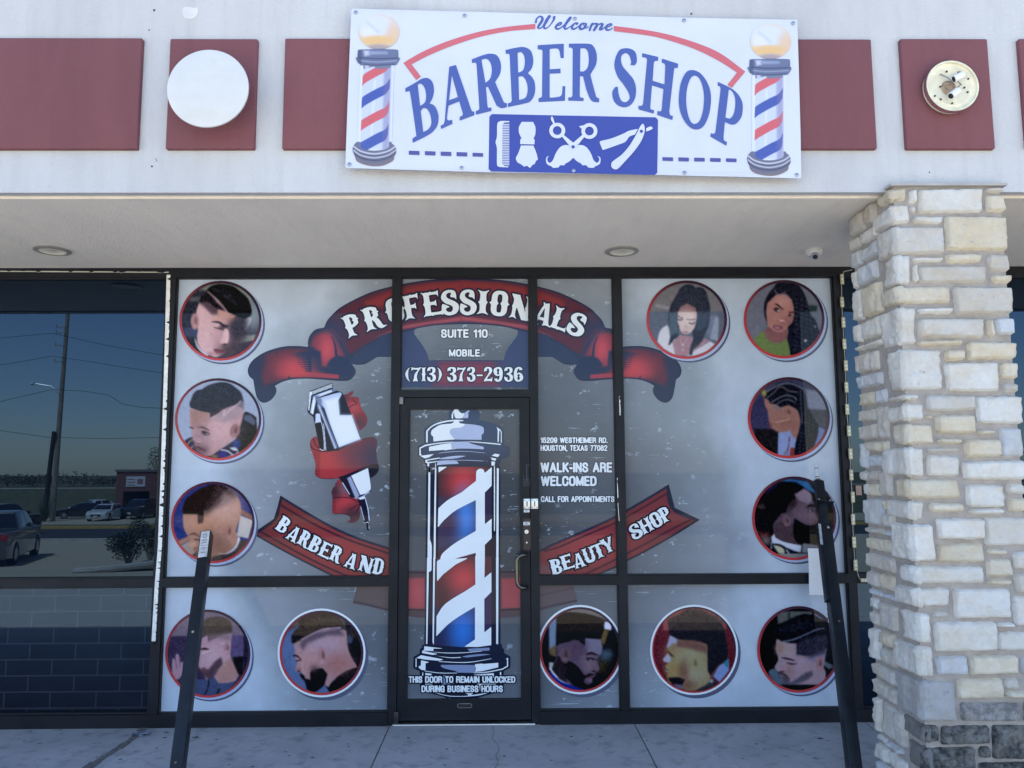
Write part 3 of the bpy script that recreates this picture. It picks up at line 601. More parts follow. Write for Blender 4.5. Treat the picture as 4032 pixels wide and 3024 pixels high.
for (u,v,r) in ((772,2904,.020),(648,2905,.014),(658,2886,.014),(1030,2930,.008),(530,2960,.006),(1200,2890,.012),(1760,2950,.010),(2250,2900,.012),(2980,2930,.012),(3010,2950,.008),(1370,2930,.008),(331,2883,0.003),(944,2920,0.005),(1557,2957,0.006),(2170,2994,0.008),(2783,2881,0.009),(96,2918,0.011),(709,2955,0.003),(1322,2992,0.005),(1935,2879,0.006),(2548,2916,0.008),(3161,2953,0.009),(474,2990,0.011),(1087,2877,0.003),(1700,2914,0.005),(2313,2951,0.006),(2926,2988,0.008),(239,2875,0.009),(852,2912,0.011),(1465,2949,0.003),(2078,2986,0.005),(2691,2873,0.006),(3304,2910,0.008),(617,2947,0.009),(1230,2984,0.011),(1843,3021,0.003),(2456,2908,0.005),(3069,2945,0.006),(382,2982,0.008),(995,3019,0.009),(1608,2906,0.011),(2221,2943,0.003),(2834,2980,0.005),(147,3017,0.006),(760,2904,0.008),(1373,2941,0.009),(1986,2978,0.011),(2599,3015,0.003),(3212,2902,0.005),(525,2939,0.006),(1138,2976,0.008),(1751,3013,0.009),(2364,2900,0.011),(2977,2937,0.003),(290,2974,0.005),(903,3011,0.006),(1516,2898,0.008),(240,2890,.008),(120,2880,.01),(3230,2908,.02)):
    x,y=gz(u,v); n=9; b=len(m.v)
    m.v+=[(x+r*math.cos(6.283*i/n)*R.uniform(.7,1.2),y+r*.8*math.sin(6.283*i/n)*R.uniform(.7,1.2),.0012) for i in range(n)]; m.f.append(tuple(b+i for i in range(n)))
go=m.build('gum_stains',simple('black_gum',(.035,.038,.042),.7)); tag(go,None,kind='structure')
# ================================================================ printed graphics: signed-field shapes -> meshes
GF=np.array([1.14,1.25,1.27]); GG=np.array([.85,.93,.92]); REF=np.array([.009,.012,.016])
def alb(c,g=None):
    g=GG if g is None else g
    return np.clip((s2l(c)-(REF if g is GG else 0))/g,.003,.85)
def T_(ox,oy,sc): return lambda p: np.column_stack((ox+p[:,0]/sc,oy+p[:,1]/sc))
def sm(pts,cor,closed=True,sub=5):
    "Catmull-Rom through pts; corners stay sharp"
    n=len(pts); out=[]
    rng_=range(n if closed else n-1)
    for i in rng_:
        p1,p2=pts[i],pts[(i+1)%n]; p0=pts[(i-1)%n] if (closed or i>0) else p1; p3=pts[(i+2)%n] if (closed or i+2<n) else p2
        c1,c2=cor[i],cor[(i+1)%n]
        if c1 and c2: out.append(p1); continue
        m1=(p2-p1)*.5 if c1 else (p2-p0)*.5; m2=(p2-p1)*.5 if c2 else (p3-p1)*.5
        if c1: m1=(p2-p1)*1.
        if c2: m2=(p2-p1)*1.
        for k in range(sub):
            t=k/sub; t2=t*t; t3=t2*t
            out.append((2*t3-3*t2+1)*p1+(t3-2*t2+t)*m1+(-2*t3+3*t2)*p2+(t3-t2)*m2)
    if not closed: out.append(pts[-1])
    return np.array(out)
def parse(s,tf=None,closed=True):
    "'x,y x,y! ...' ; a trailing ! keeps the corner sharp; no comma form: plain number pairs, all sharp"
    if ',' not in s:
        a=np.array([float(q) for q in s.split()]).reshape(-1,2); return tf(a) if tf else a
    P=[];C=[]
    for t in s.split(): C.append(t[-1]=='!'); x,y=t.rstrip('!').split(','); P.append((float(x),float(y)))
    P=np.array(P); 
    if tf: P=tf(P)
    return P if all(C) else sm(P,C,closed)
def seg_d(X,Y,a,b):
    d=b-a; L2=max(1e-9,d@d); t=np.clip(((X-a[0])*d[0]+(Y-a[1])*d[1])/L2,0,1); return (X-a[0]-t*d[0])**2+(Y-a[1]-t*d[1])**2,t
def sd_poly(X,Y,P):
    d=np.full(X.shape,1e18); ins=np.zeros(X.shape,bool); n=len(P)
    for i in range(n):
        a,b=P[i],P[(i+1)%n]; q,_=seg_d(X,Y,a,b); np.minimum(d,q,out=d)
        if a[1]!=b[1]: ins^=((a[1]>Y)!=(b[1]>Y))&(X<(b[0]-a[0])*(Y-a[1])/(b[1]-a[1])+a[0])
    return np.where(ins,1,-1)*np.sqrt(d)
def sd_stroke(X,Y,P,w):
    w=np.broadcast_to(np.asarray(w,float),(len(P),)); o=np.full(X.shape,-1e9)
    for i in range(len(P)-1):
        q,t=seg_d(X,Y,P[i],P[i+1]); np.maximum(o,(w[i]+(w[i+1]-w[i])*t)-np.sqrt(q),out=o)
    return o
class Grid:
    def __init__(s,x0,y0,x1,y1,h):
        s.x0,s.y0,s.h=x0,y0,h; s.nx=int(math.ceil((x1-x0)/h))+1; s.ny=int(math.ceil((y1-y0)/h))+1
        s.xs=x0+h*np.arange(s.nx); s.ys=y0+h*np.arange(s.ny); s.X,s.Y=np.meshgrid(s.xs,s.ys)
    def win(s,P,m):
        i0=max(0,int((P[:,0].min()-m-s.x0)/s.h)); i1=min(s.nx,int((P[:,0].max()+m-s.x0)/s.h)+2)
        j0=max(0,int((P[:,1].min()-m-s.y0)/s.h)); j1=min(s.ny,int((P[:,1].max()+m-s.y0)/s.h)+2)
        return (slice(j0,max(j0,j1)),slice(i0,max(i0,i1)))
class Fld(Grid):
    def __init__(s,*a,m=8): super().__init__(*a); s.F=np.full(s.X.shape,-1e3); s.m=m; s.tf=None
    def _p(s,p,closed=True): return parse(p,s.tf,closed) if isinstance(p,str) else (s.tf(p) if s.tf else p)
    def add(s,p):
        P=s._p(p); w=s.win(P,s.m)
        if s.X[w].size: s.F[w]=np.maximum(s.F[w],sd_poly(s.X[w],s.Y[w],P))
        return s
    def sub(s,p):
        P=s._p(p); w=s.win(P,s.m)
        if s.X[w].size: s.F[w]=np.minimum(s.F[w],-sd_poly(s.X[w],s.Y[w],P))
        return s
    def stroke(s,p,w_):
        P=s._p(p,False); wd=np.asarray(w_,float)
        if wd.ndim and len(wd)!=len(P): wd=np.interp(np.linspace(0,1,len(P)),np.linspace(0,1,len(wd)),wd)
        w=s.win(P,s.m+wd.max())
        if s.X[w].size: s.F[w]=np.maximum(s.F[w],sd_stroke(s.X[w],s.Y[w],P,wd))
        return s
    def ell(s,cx,cy,rx,ry,sub=False,rot=0):
        t=np.linspace(0,2*math.pi,49)[:-1]; c,q=math.cos(rot),math.sin(rot)
        P=np.column_stack((cx+rx*np.cos(t)*c-ry*np.sin(t)*q,cy+rx*np.cos(t)*q+ry*np.sin(t)*c)); return (s.sub if sub else s.add)(P)
    def mesh(s,name,m,y,parent=None,off=0.,paint=None,clip=None,disp=None):
        F=s.F+off
        if clip is not None: F=np.minimum(F,clip)
        ins=F>0; V=[];Fc=[]; h=s.h; vi={}
        def vid(j,i):
            k=j*s.nx+i
            if k not in vi: vi[k]=len(V); V.append((s.xs[i],s.ys[j]))
            return vi[k]
        c=ins[:-1,:-1].astype(int)+ins[:-1,1:]+ins[1:,:-1]+ins[1:,1:]
        full=c==4
        if paint is None:
            for j in range(full.shape[0]):
                r=full[j]; 
                if not r.any(): continue
                e=np.diff(np.concatenate(([0],r.astype(np.int8),[0]))); st=np.where(e==1)[0]; en=np.where(e==-1)[0]
                for a,b in zip(st,en):
                    # split long runs so that the plane follows the cloth
                    for q in range(a,b,40 if disp else 4000):
                        b2=min(b,q+(40 if disp else 4000)); Fc.append((vid(j,q),vid(j+1,q),vid(j+1,b2),vid(j,b2)))
        else:
            for j,i in zip(*np.where(full)): Fc.append((vid(j,i),vid(j+1,i),vid(j+1,i+1),vid(j,i+1)))
        for j,i in zip(*np.where((c>0)&(c<4))):
            cs=((j,i),(j+1,i),(j+1,i+1),(j,i+1)); poly=[]
            for k in range(4):
                a,b=cs[k],cs[(k+1)%4]; fa,fb=F[a],F[b]
                if fa>0: poly.append(vid(*a))
                if (fa>0)!=(fb>0):
                    t=fa/(fa-fb); t=min(.999,max(.001,t)); poly.append(len(V)); V.append((s.xs[a[1]]+(s.xs[b[1]]-s.xs[a[1]])*t,s.ys[a[0]]+(s.ys[b[0]]-s.ys[a[0]])*t))
            if len(poly)>2: Fc.append(tuple(poly))
        if not Fc: return None
        V=np.array(V); return flat(name,V,Fc,m,y,parent,(paint.sample(V) if paint is not None else None),disp)
def flat(name,V,Fc,m,y,parent=None,cols=None,disp=None):
    yy=np.full(len(V),y) 
    if disp is not None: yy=yy+disp(V[:,0],V[:,1])
    rx,rz=ray(V[:,0],V[:,1]); t=yy-CAM[1]; co=np.column_stack((rx*t+CAM[0],yy,rz*t+CAM[2]))
    me=bpy.data.meshes.new(name); me.from_pydata(co.tolist(),[],Fc)
    me.update()
    if me.polygons and sum(p.normal.y for p in list(me.polygons)[:50])>0: me.flip_normals()
    if cols is not None:
        ca=me.color_attributes.new('Col','FLOAT_COLOR','POINT'); ca.data.foreach_set('color',np.column_stack((cols,np.ones(len(cols)))).astype(np.float32).ravel())
    return link(name,me,m,parent)
class Can(Grid):
    "colour canvas in seen sRGB values"
    def __init__(s,x0,y0,x1,y1,h,bgc,gain=None): super().__init__(x0,y0,x1,y1,h); s.C=np.empty((*s.X.shape,3)); s.C[:]=bgc; s.tf=None; s.sc=1; s.gain=GG if gain is None else gain
    def _mix(s,w,a,col):
        a=a[...,None]; s.C[w]=s.C[w]*(1-a)+np.asarray(col,float)*a
    def poly(s,p,col,soft=1.5,al=1.):
        P=parse(p,s.tf) if isinstance(p,str) else p; soft/=s.sc; w=s.win(P,soft+1)
        if s.X[w].size:
            d=sd_poly(s.X[w],s.Y[w],P); a=np.clip(d/(2*soft)+.5,0,1); s._mix(w,a*a*(3-2*a)*al,col)
        return s
    def line(s,p,wd,col,soft=1.,al=1.):
        P=parse(p,s.tf,False) if isinstance(p,str) else p; wd=np.asarray(wd,float)/s.sc; soft/=s.sc
        if wd.ndim and len(wd)!=len(P): wd=np.interp(np.linspace(0,1,len(P)),np.linspace(0,1,len(wd)),wd)
        w=s.win(P,wd.max()+soft+1)
        if s.X[w].size:
            d=sd_stroke(s.X[w],s.Y[w],P,wd); a=np.clip(d/(2*soft)+.5,0,1); s._mix(w,a*a*(3-2*a)*al,col)
        return s
    def ell(s,cx,cy,rx,ry,col,soft=.3,al=1.,rot=0):
        c=np.array([[cx,cy]]); c=s.tf(c)[0] if s.tf else c[0]; rx/=s.sc; ry/=s.sc
        P=np.array([[c[0]-max(rx,ry),c[1]-max(rx,ry)],[c[0]+max(rx,ry),c[1]+max(rx,ry)]]); w=s.win(P,max(rx,ry)*soft+1)
        if s.X[w].size:
            x=s.X[w]-c[0]; y=s.Y[w]-c[1]; q,r=math.cos(rot),math.sin(rot); x,y=x*q+y*r,-x*r+y*q
            d=1-np.sqrt((x/rx)**2+(y/ry)**2); a=np.clip(d/(2*soft)+.5,0,1); s._mix(w,a*a*(3-2*a)*al,col)
        return s
    def grain(s,p,amt,sx=1,sy=1,seed=1):
        "streaky texture inside polygon p"
        P=parse(p,s.tf) if isinstance(p,str) else p; w=s.win(P,1); r=np.random.default_rng(seed)
        if s.X[w].size:
            sh=s.X[w].shape; n=r.standard_normal((sh[0]//sy+2,sh[1]//sx+2)); n=np.repeat(np.repeat(n,sy,0),sx,1)[:sh[0],:sh[1]]
            a=(sd_poly(s.X[w],s.Y[w],P)>0); s.C[w]=np.clip(s.C[w]+(n*a*amt)[...,None],0,255)
        return s
    def sample(s,V):
        fx=np.clip((V[:,0]-s.x0)/s.h,0,s.nx-1.001); fy=np.clip((V[:,1]-s.y0)/s.h,0,s.ny-1.001); i=fx.astype(int); j=fy.astype(int); a=(fx-i)[:,None]; b=(fy-j)[:,None]
        c=(s.C[j,i]*(1-a)+s.C[j,i+1]*a)*(1-b)+(s.C[j+1,i]*(1-a)+s.C[j+1,i+1]*a)*b
        return alb(c,s.gain)
def pmat(name,col=None,coat=1.,rough=.5,gain=None):
    m,nt,p,o=newmat(name)
    if col is None: v=N(nt,'VertexColor',layer_name='Col'); L(nt,v.outputs[0],p.inputs['Base Color'])
    else:
        a=alb(col,gain); f=noise(nt,coords(nt),3,4); L(nt,ramp(nt,f,[(.3,a*.96),(.7,a*1.04)]),p.inputs['Base Color'])
    p.inputs['Roughness'].default_value=rough; p.inputs['Specular IOR Level'].default_value=.0 if coat>.5 else .3; p.inputs['Coat Weight'].default_value=coat; p.inputs['Coat Roughness'].default_value=.015; p.inputs['Coat IOR'].default_value=COATIOR
    return m
PM={'art':pmat('printed_film_colours'),'ink':pmat('printed_dark_ink',(46,52,72)),'black':pmat('printed_black',(26,32,48)),'white':pmat('printed_white',(208,224,245)),
 'red':pmat('printed_red',(140,60,68)),'grey':pmat('printed_mid_grey',(120,138,172)),'dgrey':pmat('printed_dark_grey',(62,70,86)),'silver':pmat('printed_silver',(158,176,206)),'shadow':pmat('printed_shadow',(84,94,116)),'brown':pmat('printed_brown',(84,76,76))}
YG=-.0052                       # first print layer in front of the film
def lay(k): return YG-.0011*k
# ---------------------------------------------------------------- lettering
SANS={'A':(.60,'0 1 .3 0 .6 1|.12 .68 .48 .68'),'B':(.54,'0 0 0 1|0 0 .3 0 .46 .08 .48 .25 .42 .42 .3 .47 0 .47|.3 .47 .46 .54 .52 .74 .46 .93 .3 1 0 1'),'C':(.54,'.54 .3 .52 .1 .4 0 .16 0 .04 .1 0 .28 0 .72 .04 .9 .16 1 .4 1 .52 .9 .54 .68'),'D':(.54,'0 0 0 1|0 0 .3 0 .48 .1 .54 .3 .54 .7 .48 .9 .3 1 0 1'),
'E':(.44,'.44 0 0 0 0 1 .44 1|0 .47 .4 .47'),'F':(.42,'.42 0 0 0 0 1|0 .48 .37 .48'),'G':(.54,'.54 .3 .52 .1 .4 0 .16 0 .04 .1 0 .28 0 .72 .04 .9 .16 1 .36 1 .5 .9 .54 .8 .54 .55 .32 .55|.54 .55 .54 1'),'H':(.52,'0 0 0 1|.52 0 .52 1|0 .48 .52 .48'),'I':(.0,'0 0 0 1'),'K':(.54,'0 0 0 1|.5 0 0 .62|.16 .44 .54 1'),
'L':(.42,'0 0 0 1 .42 1'),'M':(.70,'0 1 0 0 .35 .95 .70 0 .70 1'),'N':(.54,'0 1 0 0 .54 1 .54 0'),'O':(.56,'.16 0 .04 .1 0 .28 0 .72 .04 .9 .16 1 .4 1 .52 .9 .56 .72 .56 .28 .52 .1 .4 0 .16 0'),'P':(.52,'0 1 0 0 .32 0 .48 .08 .52 .28 .48 .47 .32 .55 0 .55'),'R':(.54,'0 1 0 0 .32 0 .48 .08 .52 .26 .46 .43 .32 .49 0 .49|.34 .49 .48 .56 .5 .8 .54 1'),
'S':(.52,'.5 .26 .46 .08 .34 0 .16 0 .03 .1 .02 .28 .1 .42 .42 .56 .52 .7 .5 .9 .36 1 .16 1 .03 .9 0 .70'),'T':(.50,'0 0 .5 0|.25 0 .25 1'),'U':(.54,'0 0 0 .75 .05 .92 .17 1 .37 1 .49 .92 .54 .75 .54 0'),'W':(.84,'0 0 .2 1 .42 .05 .64 1 .84 0'),'X':(.54,'0 0 .54 1|.54 0 0 1'),
'0':(.50,'.15 0 .04 .1 0 .28 0 .72 .04 .9 .15 1 .35 1 .46 .9 .5 .72 .5 .28 .46 .1 .35 0 .15 0'),'1':(.22,'0 .2 .14 .14 .22 0 .22 1'),'2':(.50,'.02 .3 .04 .1 .16 0 .36 0 .48 .1 .49 .3 .4 .5 .1 .8 0 1 .5 1'),'5':(.50,'.46 0 .08 0 .03 .46 .2 .38 .38 .4 .48 .52 .5 .7 .46 .9 .34 1 .16 1 .04 .92 0 .74'),'7':(.48,'0 0 .48 0 .3 .4 .2 1'),
'8':(.50,'.15 0 .04 .1 .03 .3 .14 .45 .36 .45 .47 .3 .46 .1 .35 0 .15 0|.14 .45 .02 .58 0 .75 .04 .92 .15 1 .35 1 .46 .92 .5 .75 .48 .58 .36 .45'),'9':(.50,'.04 .72 .08 .92 .18 1 .36 1 .47 .88 .5 .6 .5 .28 .46 .1 .35 0 .15 0 .04 .1 0 .28 .04 .46 .15 .55 .35 .55 .46 .46'),'-':(.18,'0 .6 .18 .6'),'.':(.02,'0 1 .02 1'),',':(.04,'.03 1 -.02 1.16')}
def plain(txt,x0,y0,x1,y1,y,parent,bold=0,white='white',ink='ink',out=2.6,name='lettering',h=.95,hw=.108):
    "condensed bold sans lettering fitted into the photo rectangle (cap height)"
    x=0.; items=[]
    for ch in txt:
        if ch==' ': x+=.26+2*hw; continue
        w,sk=SANS[ch]; items.append((x,sk)); x+=w*.94+2*hw+.06
    tot=x-.06; H=y1-y0; sx=(x1-x0)/tot; sy=H
    g=Fld(x0-6,y0-6,x1+6,y1+8,h,m=5)
    for xx,sk in items:
        for pl in sk.split('|'):
            P=np.array([float(q) for q in pl.split()]).reshape(-1,2)
            P=np.column_stack((x0+(xx+hw+P[:,0]*.94)*sx,y0+(hw+P[:,1]*(1-2*hw))*sy))
            w=g.win(P,8); g.F[w]=np.maximum(g.F[w],sd_stroke(g.X[w],g.Y[w],P,hw*min(sy,sx*1.15)))
    g.mesh(name+'_outline',PM[ink],y,parent,off=out); g.mesh(name,PM[white],y-.0011,parent)
def stem(x,w,fl=.09,sp=.05,y0=0.,y1=1.):
    h=y1-y0; g=lambda q:y0+h*q
    return f"{x-w-fl},{g(0)}! {x-w},{g(.15)} {x-w},{g(.40)} {x-w-sp},{g(.5)}! {x-w},{g(.60)} {x-w},{g(.85)} {x-w-fl},{g(1)}! {x},{g(.94)} {x+w+fl},{g(1)}! {x+w},{g(.85)} {x+w},{g(.60)} {x+w+sp},{g(.5)}! {x+w},{g(.40)} {x+w},{g(.15)} {x+w+fl},{g(0)}! {x},{g(.06)}"
def bowl(x0,x1,y0,y1,t=.13):
    m=(y0+y1)/2; return ['+',f"{x0},{y0}! {(x0+x1)/2},{y0} {x1-.03},{y0+(m-y0)*.35} {x1-.01},{m-.05} {x1+.05},{m}! {x1-.01},{m+.05} {x1-.03},{y1-(y1-m)*.35} {(x0+x1)/2},{y1} {x0},{y1}!",
     '-',f"{x0+.20},{y0+t}! {x1-t-.10},{y0+t+.01} {x1-t-.05},{m-.06} {x1-t-.09},{m} {x1-t-.05},{m+.06} {x1-t-.10},{y1-t-.01} {x0+.20},{y1-t}!"]
ARM_T="{a},.03! {b0},.04 {b},0! {b1},.26! {b2},.15 {a},.16!"
def arm(a,b,up=True):
    if up: return f"{a},.03! {b-.12},.035 {b},-.01! {b-.02},.27! {b-.10},.15 {a},.16!"
    return f"{a},.97! {b-.12},.965 {b},1.01! {b-.02},.73! {b-.10},.85 {a},.84!"
def mid(a,b): return f"{a},.43! {b-.08},.42 {b},.35! {b},.63! {b-.08},.56 {a},.55!"
TS={ # western display letters, height 1
'I':(.36,[ '+',stem(.18,.11)]),
'P':(.66,['+',stem(.20,.11)]+bowl(.12,.62,.0,.60)),
'R':(.78,['+',stem(.20,.11)]+bowl(.12,.60,.0,.57)+['+',".36,.50! .52,.54 .60,.70 .66,.90 .82,.95! .60,1.02 .46,.92 .40,.70 .34,.58!"]),
'B':(.68,['+',stem(.20,.11)]+bowl(.12,.60,.0,.52,.12)+bowl(.12,.64,.47,1.,.12)+['+',".08,.0! .30,.0! .30,1.! .08,1.!"]),
'D':(.72,['+',stem(.20,.11)]+bowl(.12,.67,.0,1.,.14)),
'F':(.66,['+',stem(.20,.11),'+',arm(.12,.66),'+',mid(.2,.52)]),
'E':(.72,['+',stem(.20,.11),'+',arm(.12,.66),'+',mid(.2,.54),'+',arm(.12,.74,False)]),
'L':(.68,['+',stem(.20,.11),'+',arm(.12,.70,False)]),
'T':(.70,['+',stem(.35,.11,.10,.05,.02),'+',".02,.0! .12,.035 .58,.035 .68,.0! .70,.30! .60,.16 .10,.16 .0,.30!"]),
'H':(.80,['+',stem(.20,.10,.07),'+',stem(.60,.10,.07),'+',".2,.44! .6,.44! .6,.57! .2,.57!"]),
'N':(.86,['+',stem(.17,.075,.08,.03),'+',stem(.69,.075,.08,.03),'+',"-.02,0! .30,.0! .78,1.! .52,1.!"]),
'U':(.78,['+',stem(.18,.10,.08,.05,0,.75),'+',stem(.60,.085,.08,.04,0,.75),'+',".08,.6! .28,.6! .30,.80 .39,.86 .48,.80 .51,.6! .69,.6! .68,.85 .56,1.0 .39,1.03 .20,1.0 .09,.85"]),
'Y':(.78,['+',stem(.39,.10,.09,.04,.45),'+',"-.02,.0! .16,.05 .32,.0! .30,.10 .39,.36 .47,.50! .47,.62! .31,.62! .12,.25 .06,.10",'+',".80,.0! .66,.05 .52,.0! .55,.10 .46,.34 .42,.45! .42,.62! .50,.62! .66,.25 .72,.10"]),
'A':(.84,['+',".30,.0! .42,.05 .56,.0! .60,.20 .66,.55 .72,.86 .86,1.0! .64,.95 .46,1.0! .50,.85 .44,.40 .40,.28 .26,.85 .34,1.0! .17,.95 .0,1.0! .12,.85 .28,.30 .34,.15",'+',".14,.60! .22,.66 .55,.65! .55,.78! .22,.78 .14,.84!"]),
'O':(.74,['+',".37,-.01 .56,.03 .67,.18 .69,.42 .76,.50! .69,.58 .67,.82 .56,.97 .37,1.01 .18,.97 .07,.82 .05,.58 -.02,.50! .05,.42 .07,.18 .18,.03",'-',".37,.13 .45,.18 .46,.40 .41,.50 .46,.60 .45,.82 .37,.87 .29,.82 .28,.60 .33,.50 .28,.40 .29,.18"]),
'S':(.70,['+',".62,.40! .62,.20 .56,.05 .36,.0 .16,.05 .04,.20 .04,.36 .18,.52 .38,.61 .46,.70 .43,.83 .33,.88 .21,.83 .20,.73 .34,.68! .22,.60 .10,.55 .05,.55! .02,.70 .05,.88 .18,.98 .36,1.01 .58,.94 .69,.78 .68,.60 .55,.47 .34,.36 .24,.27 .25,.16 .35,.11 .43,.13 .39,.24 .42,.29 .54,.31!"]),
'7':(.62,['+',".02,.0! .14,.05 .45,.06 .60,-.01! .60,.10 .44,.35 .37,.65 .40,.88 .44,1.0! .30,.96 .10,1.0! .17,.80 .22,.50 .44,.19! .15,.17 .06,.22 .02,.32!"]),
'1':(.32,['+',stem(.16,.10,.07,.05)]),
'3':(.60,['+',".30,.0 .50,.04 .57,.18 .54,.36 .42,.46! .56,.56 .60,.74 .54,.92 .32,1.01 .10,.94 .02,.76 .05,.62! .12,.72 .24,.70! .22,.82 .30,.90 .38,.84 .38,.66 .28,.54 .18,.52! .18,.42! .30,.40 .37,.30 .36,.14 .29,.10 .22,.16 .24,.26! .12,.24 .04,.32! .03,.18 .10,.05"]),
'2':(.62,['+',".03,.36! .03,.16 .14,.02 .32,-.01 .50,.05 .58,.20 .54,.38 .36,.60 .24,.76 .24,.82 .38,.82 .52,.78 .60,.62! .58,.90 .55,1.0! .38,.96 .16,.97 .0,1.01! .06,.84 .24,.58 .36,.36 .36,.17 .29,.10 .21,.16 .24,.27! .14,.26"]),
'9':(.62,['+',".30,.0 .50,.05 .60,.25 .62,.50 .58,.78 .46,.96 .24,1.01 .08,.92 .04,.78! .14,.80 .24,.76! .26,.88 .34,.86 .40,.70 .40,.58 .24,.62 .07,.52 -.01,.32 .05,.10",'-',".30,.11 .38,.18 .37,.30 .34,.34 .38,.44 .30,.52 .22,.44 .26,.34 .23,.30 .22,.18"]),
'6':(.62,['+',".32,1.01 .12,.95 .02,.75 .0,.48 .05,.20 .18,.03 .38,-.01 .54,.08 .58,.22! .48,.20 .38,.24! .36,.12 .28,.14 .22,.30 .22,.42 .38,.38 .55,.48 .63,.70 .57,.90",'-',".32,.89 .24,.82 .25,.70 .28,.66 .24,.56 .32,.48 .40,.56 .36,.66 .39,.70 .40,.82"]),
'(':(.28,['+',".28,.0! .10,.18 .0,.50 .10,.84 .28,1.05! .18,.84 .15,.50 .18,.18"]),
')':(.28,['+',".0,.0! .18,.18 .28,.50 .18,.84 .0,1.05! .10,.84 .13,.50 .10,.18"]),
'-':(.30,['+',".0,.52! .30,.52! .30,.62! .0,.62!"])}
def western(fl,ch,cx,cy,h,w,ang=0):
    gw,ops=TS[ch]; a=math.radians(ang); c,s=math.cos(a),math.sin(a)
    def tf(P):
        x=(P[:,0]/gw-.5)*w; y=(P[:,1]-.5)*h; return np.column_stack((cx+x*c-y*s,cy+x*s+y*c))
    g=Fld(cx-h-10,cy-h-10,cx+h+10,cy+h+10,fl.h,m=6); g.x0=fl.x0+round((g.x0-fl.x0)/fl.h)*fl.h; g.y0=fl.y0+round((g.y0-fl.y0)/fl.h)*fl.h
    g.xs=g.x0+g.h*np.arange(g.nx); g.ys=g.y0+g.h*np.arange(g.ny); g.X,g.Y=np.meshgrid(g.xs,g.ys); g.tf=tf; g.m=12
    for k in range(0,len(ops),2): (g.add if ops[k]=='+' else g.sub)(ops[k+1])
    i=int(round((g.x0-fl.x0)/fl.h)); j=int(round((g.y0-fl.y0)/fl.h))
    i0,j0=max(0,i),max(0,j); i1,j1=min(fl.nx,i+g.nx),min(fl.ny,j+g.ny)
    if i1>i0 and j1>j0: fl.F[j0:j1,i0:i1]=np.maximum(fl.F[j0:j1,i0:i1],g.F[j0-j:j1-j,i0-i:i1-i])
def pane_clip(g,quads):
    "positive inside the union of the given photo-pixel quads (visible pane areas)"
    c=np.full(g.X.shape,-1e3)
    for q in quads: c=np.maximum(c,sd_poly(g.X,g.Y,np.array(q,float)))
    return c
# photo quads of the panes (for cutting the prints at the frames)
QL=[(690,1083),(1550,1083),(1536,2274),(638,2284)]; QLL=[(636,2304),(1532,2300),(1524,2824),(614,2826)]
QT=[(1574,1086),(2087,1086),(2089,1540),(1570,1540)]; QR1=[(2108,1086),(2416,1086),(2439,2272),(2117,2272)]; QR2=[(2438,1086),(3283,1080),(3345,2270),(2465,2272)]
QR1L=[(2117,2298),(2443,2298),(2452,2812),(2122,2812)]; QR2L=[(2467,2298),(3346,2294),(3375,2800),(2478,2808)]
QD=[(1606,1602),(2056,1602),(2058,2762),(1586,2762)]
# ================================================================ the banner above
YB=YF-.058; GB=GF
def bdisp(u,v): return .0035*np.sin(u*.006+1.2)+.0022*np.sin(v*.017+u*.0021)-.003*np.exp(-((v-690)/30.)**2)*np.abs(np.sin(u*.012))
BM={k:pmat('banner_'+k,c,.35,.45,GF) for k,c in dict(white=(212,226,244),blue=(78,102,176),deepblue=(64,82,170),red=(206,112,124),purple=(84,90,160)).items()}
BM['art']=pmat('banner_colours',None,.35,.45)
BT=thing('banner_sign','wide white vinyl banner with blue BARBER SHOP lettering screwed to the front above the walkway','sign')
f=Fld(1350,20,3170,715,6); f.tf=None
f.add(np.array([(1383.6,33.9),(2300,58.5),(2700,70),(3139.4,77.8),(3146,300),(3152,520),(3155.2,702.1),(2560,688),(1925,678),(1359.7,661),(1368,420)]))
f.mesh('banner_cloth',BM['white'],YB,BT,disp=bdisp,paint=None)
LT=T_(1300,0,2.212); RT=T_(2200,0,2.212)
f=Fld(1590,160,2950,620,2.2,m=6)
def let(tf,name_,outer,*holes):
    g=Fld(0,0,1,1,1); P=parse(outer,tf); g=Fld(P[:,0].min()-4,P[:,1].min()-4,P[:,0].max()+4,P[:,1].max()+4,1.7); g.m=4; g.tf=None; g.add(P)
    for q in holes: g.sub(parse(q,tf))
    o=g.mesh('letter',BM['blue'],YB-.0022,BT,disp=bdisp); return o
let(LT,'B',"655,768! 745,718 800,685 850,680 890,715 904,785 892,850 866,900! 912,925 942,1000 937,1080 905,1135 850,1178 720,1244! 716,1208! 740,1188 748,1160 700,830 688,795 657,803!","762,735! 790,728 820,760 835,820 830,880 808,908 783,922!","788,967! 815,940 850,955 875,1010 880,1080 855,1125 811,1150!")
let(LT,'A',"1037,582! 1095,565! 1225,945! 1236,968 1255,970! 1257,1003! 1128,1050! 1128,1017! 1152,1005 1155,985! 1125,883! 1030,920! 1016,1030! 1028,1048 1062,1043! 1065,1078! 965,1124! 962,1094! 988,1080 998,1050!","1060,652! 1113,845! 1035,873!")
let(LT,'R',"1233,517! 1330,480 1400,467 1455,485 1487,555 1480,640 1437,715! 1500,860 1515,890 1540,900! 1540,933! 1490,942 1450,920! 1375,755! 1357,760! 1370,925! 1380,940 1403,933! 1405,966! 1270,999! 1268,968! 1295,955 1300,940! 1275,560! 1265,545 1236,550!","1318,521! 1360,512 1395,545 1408,610 1395,680 1353,722!")
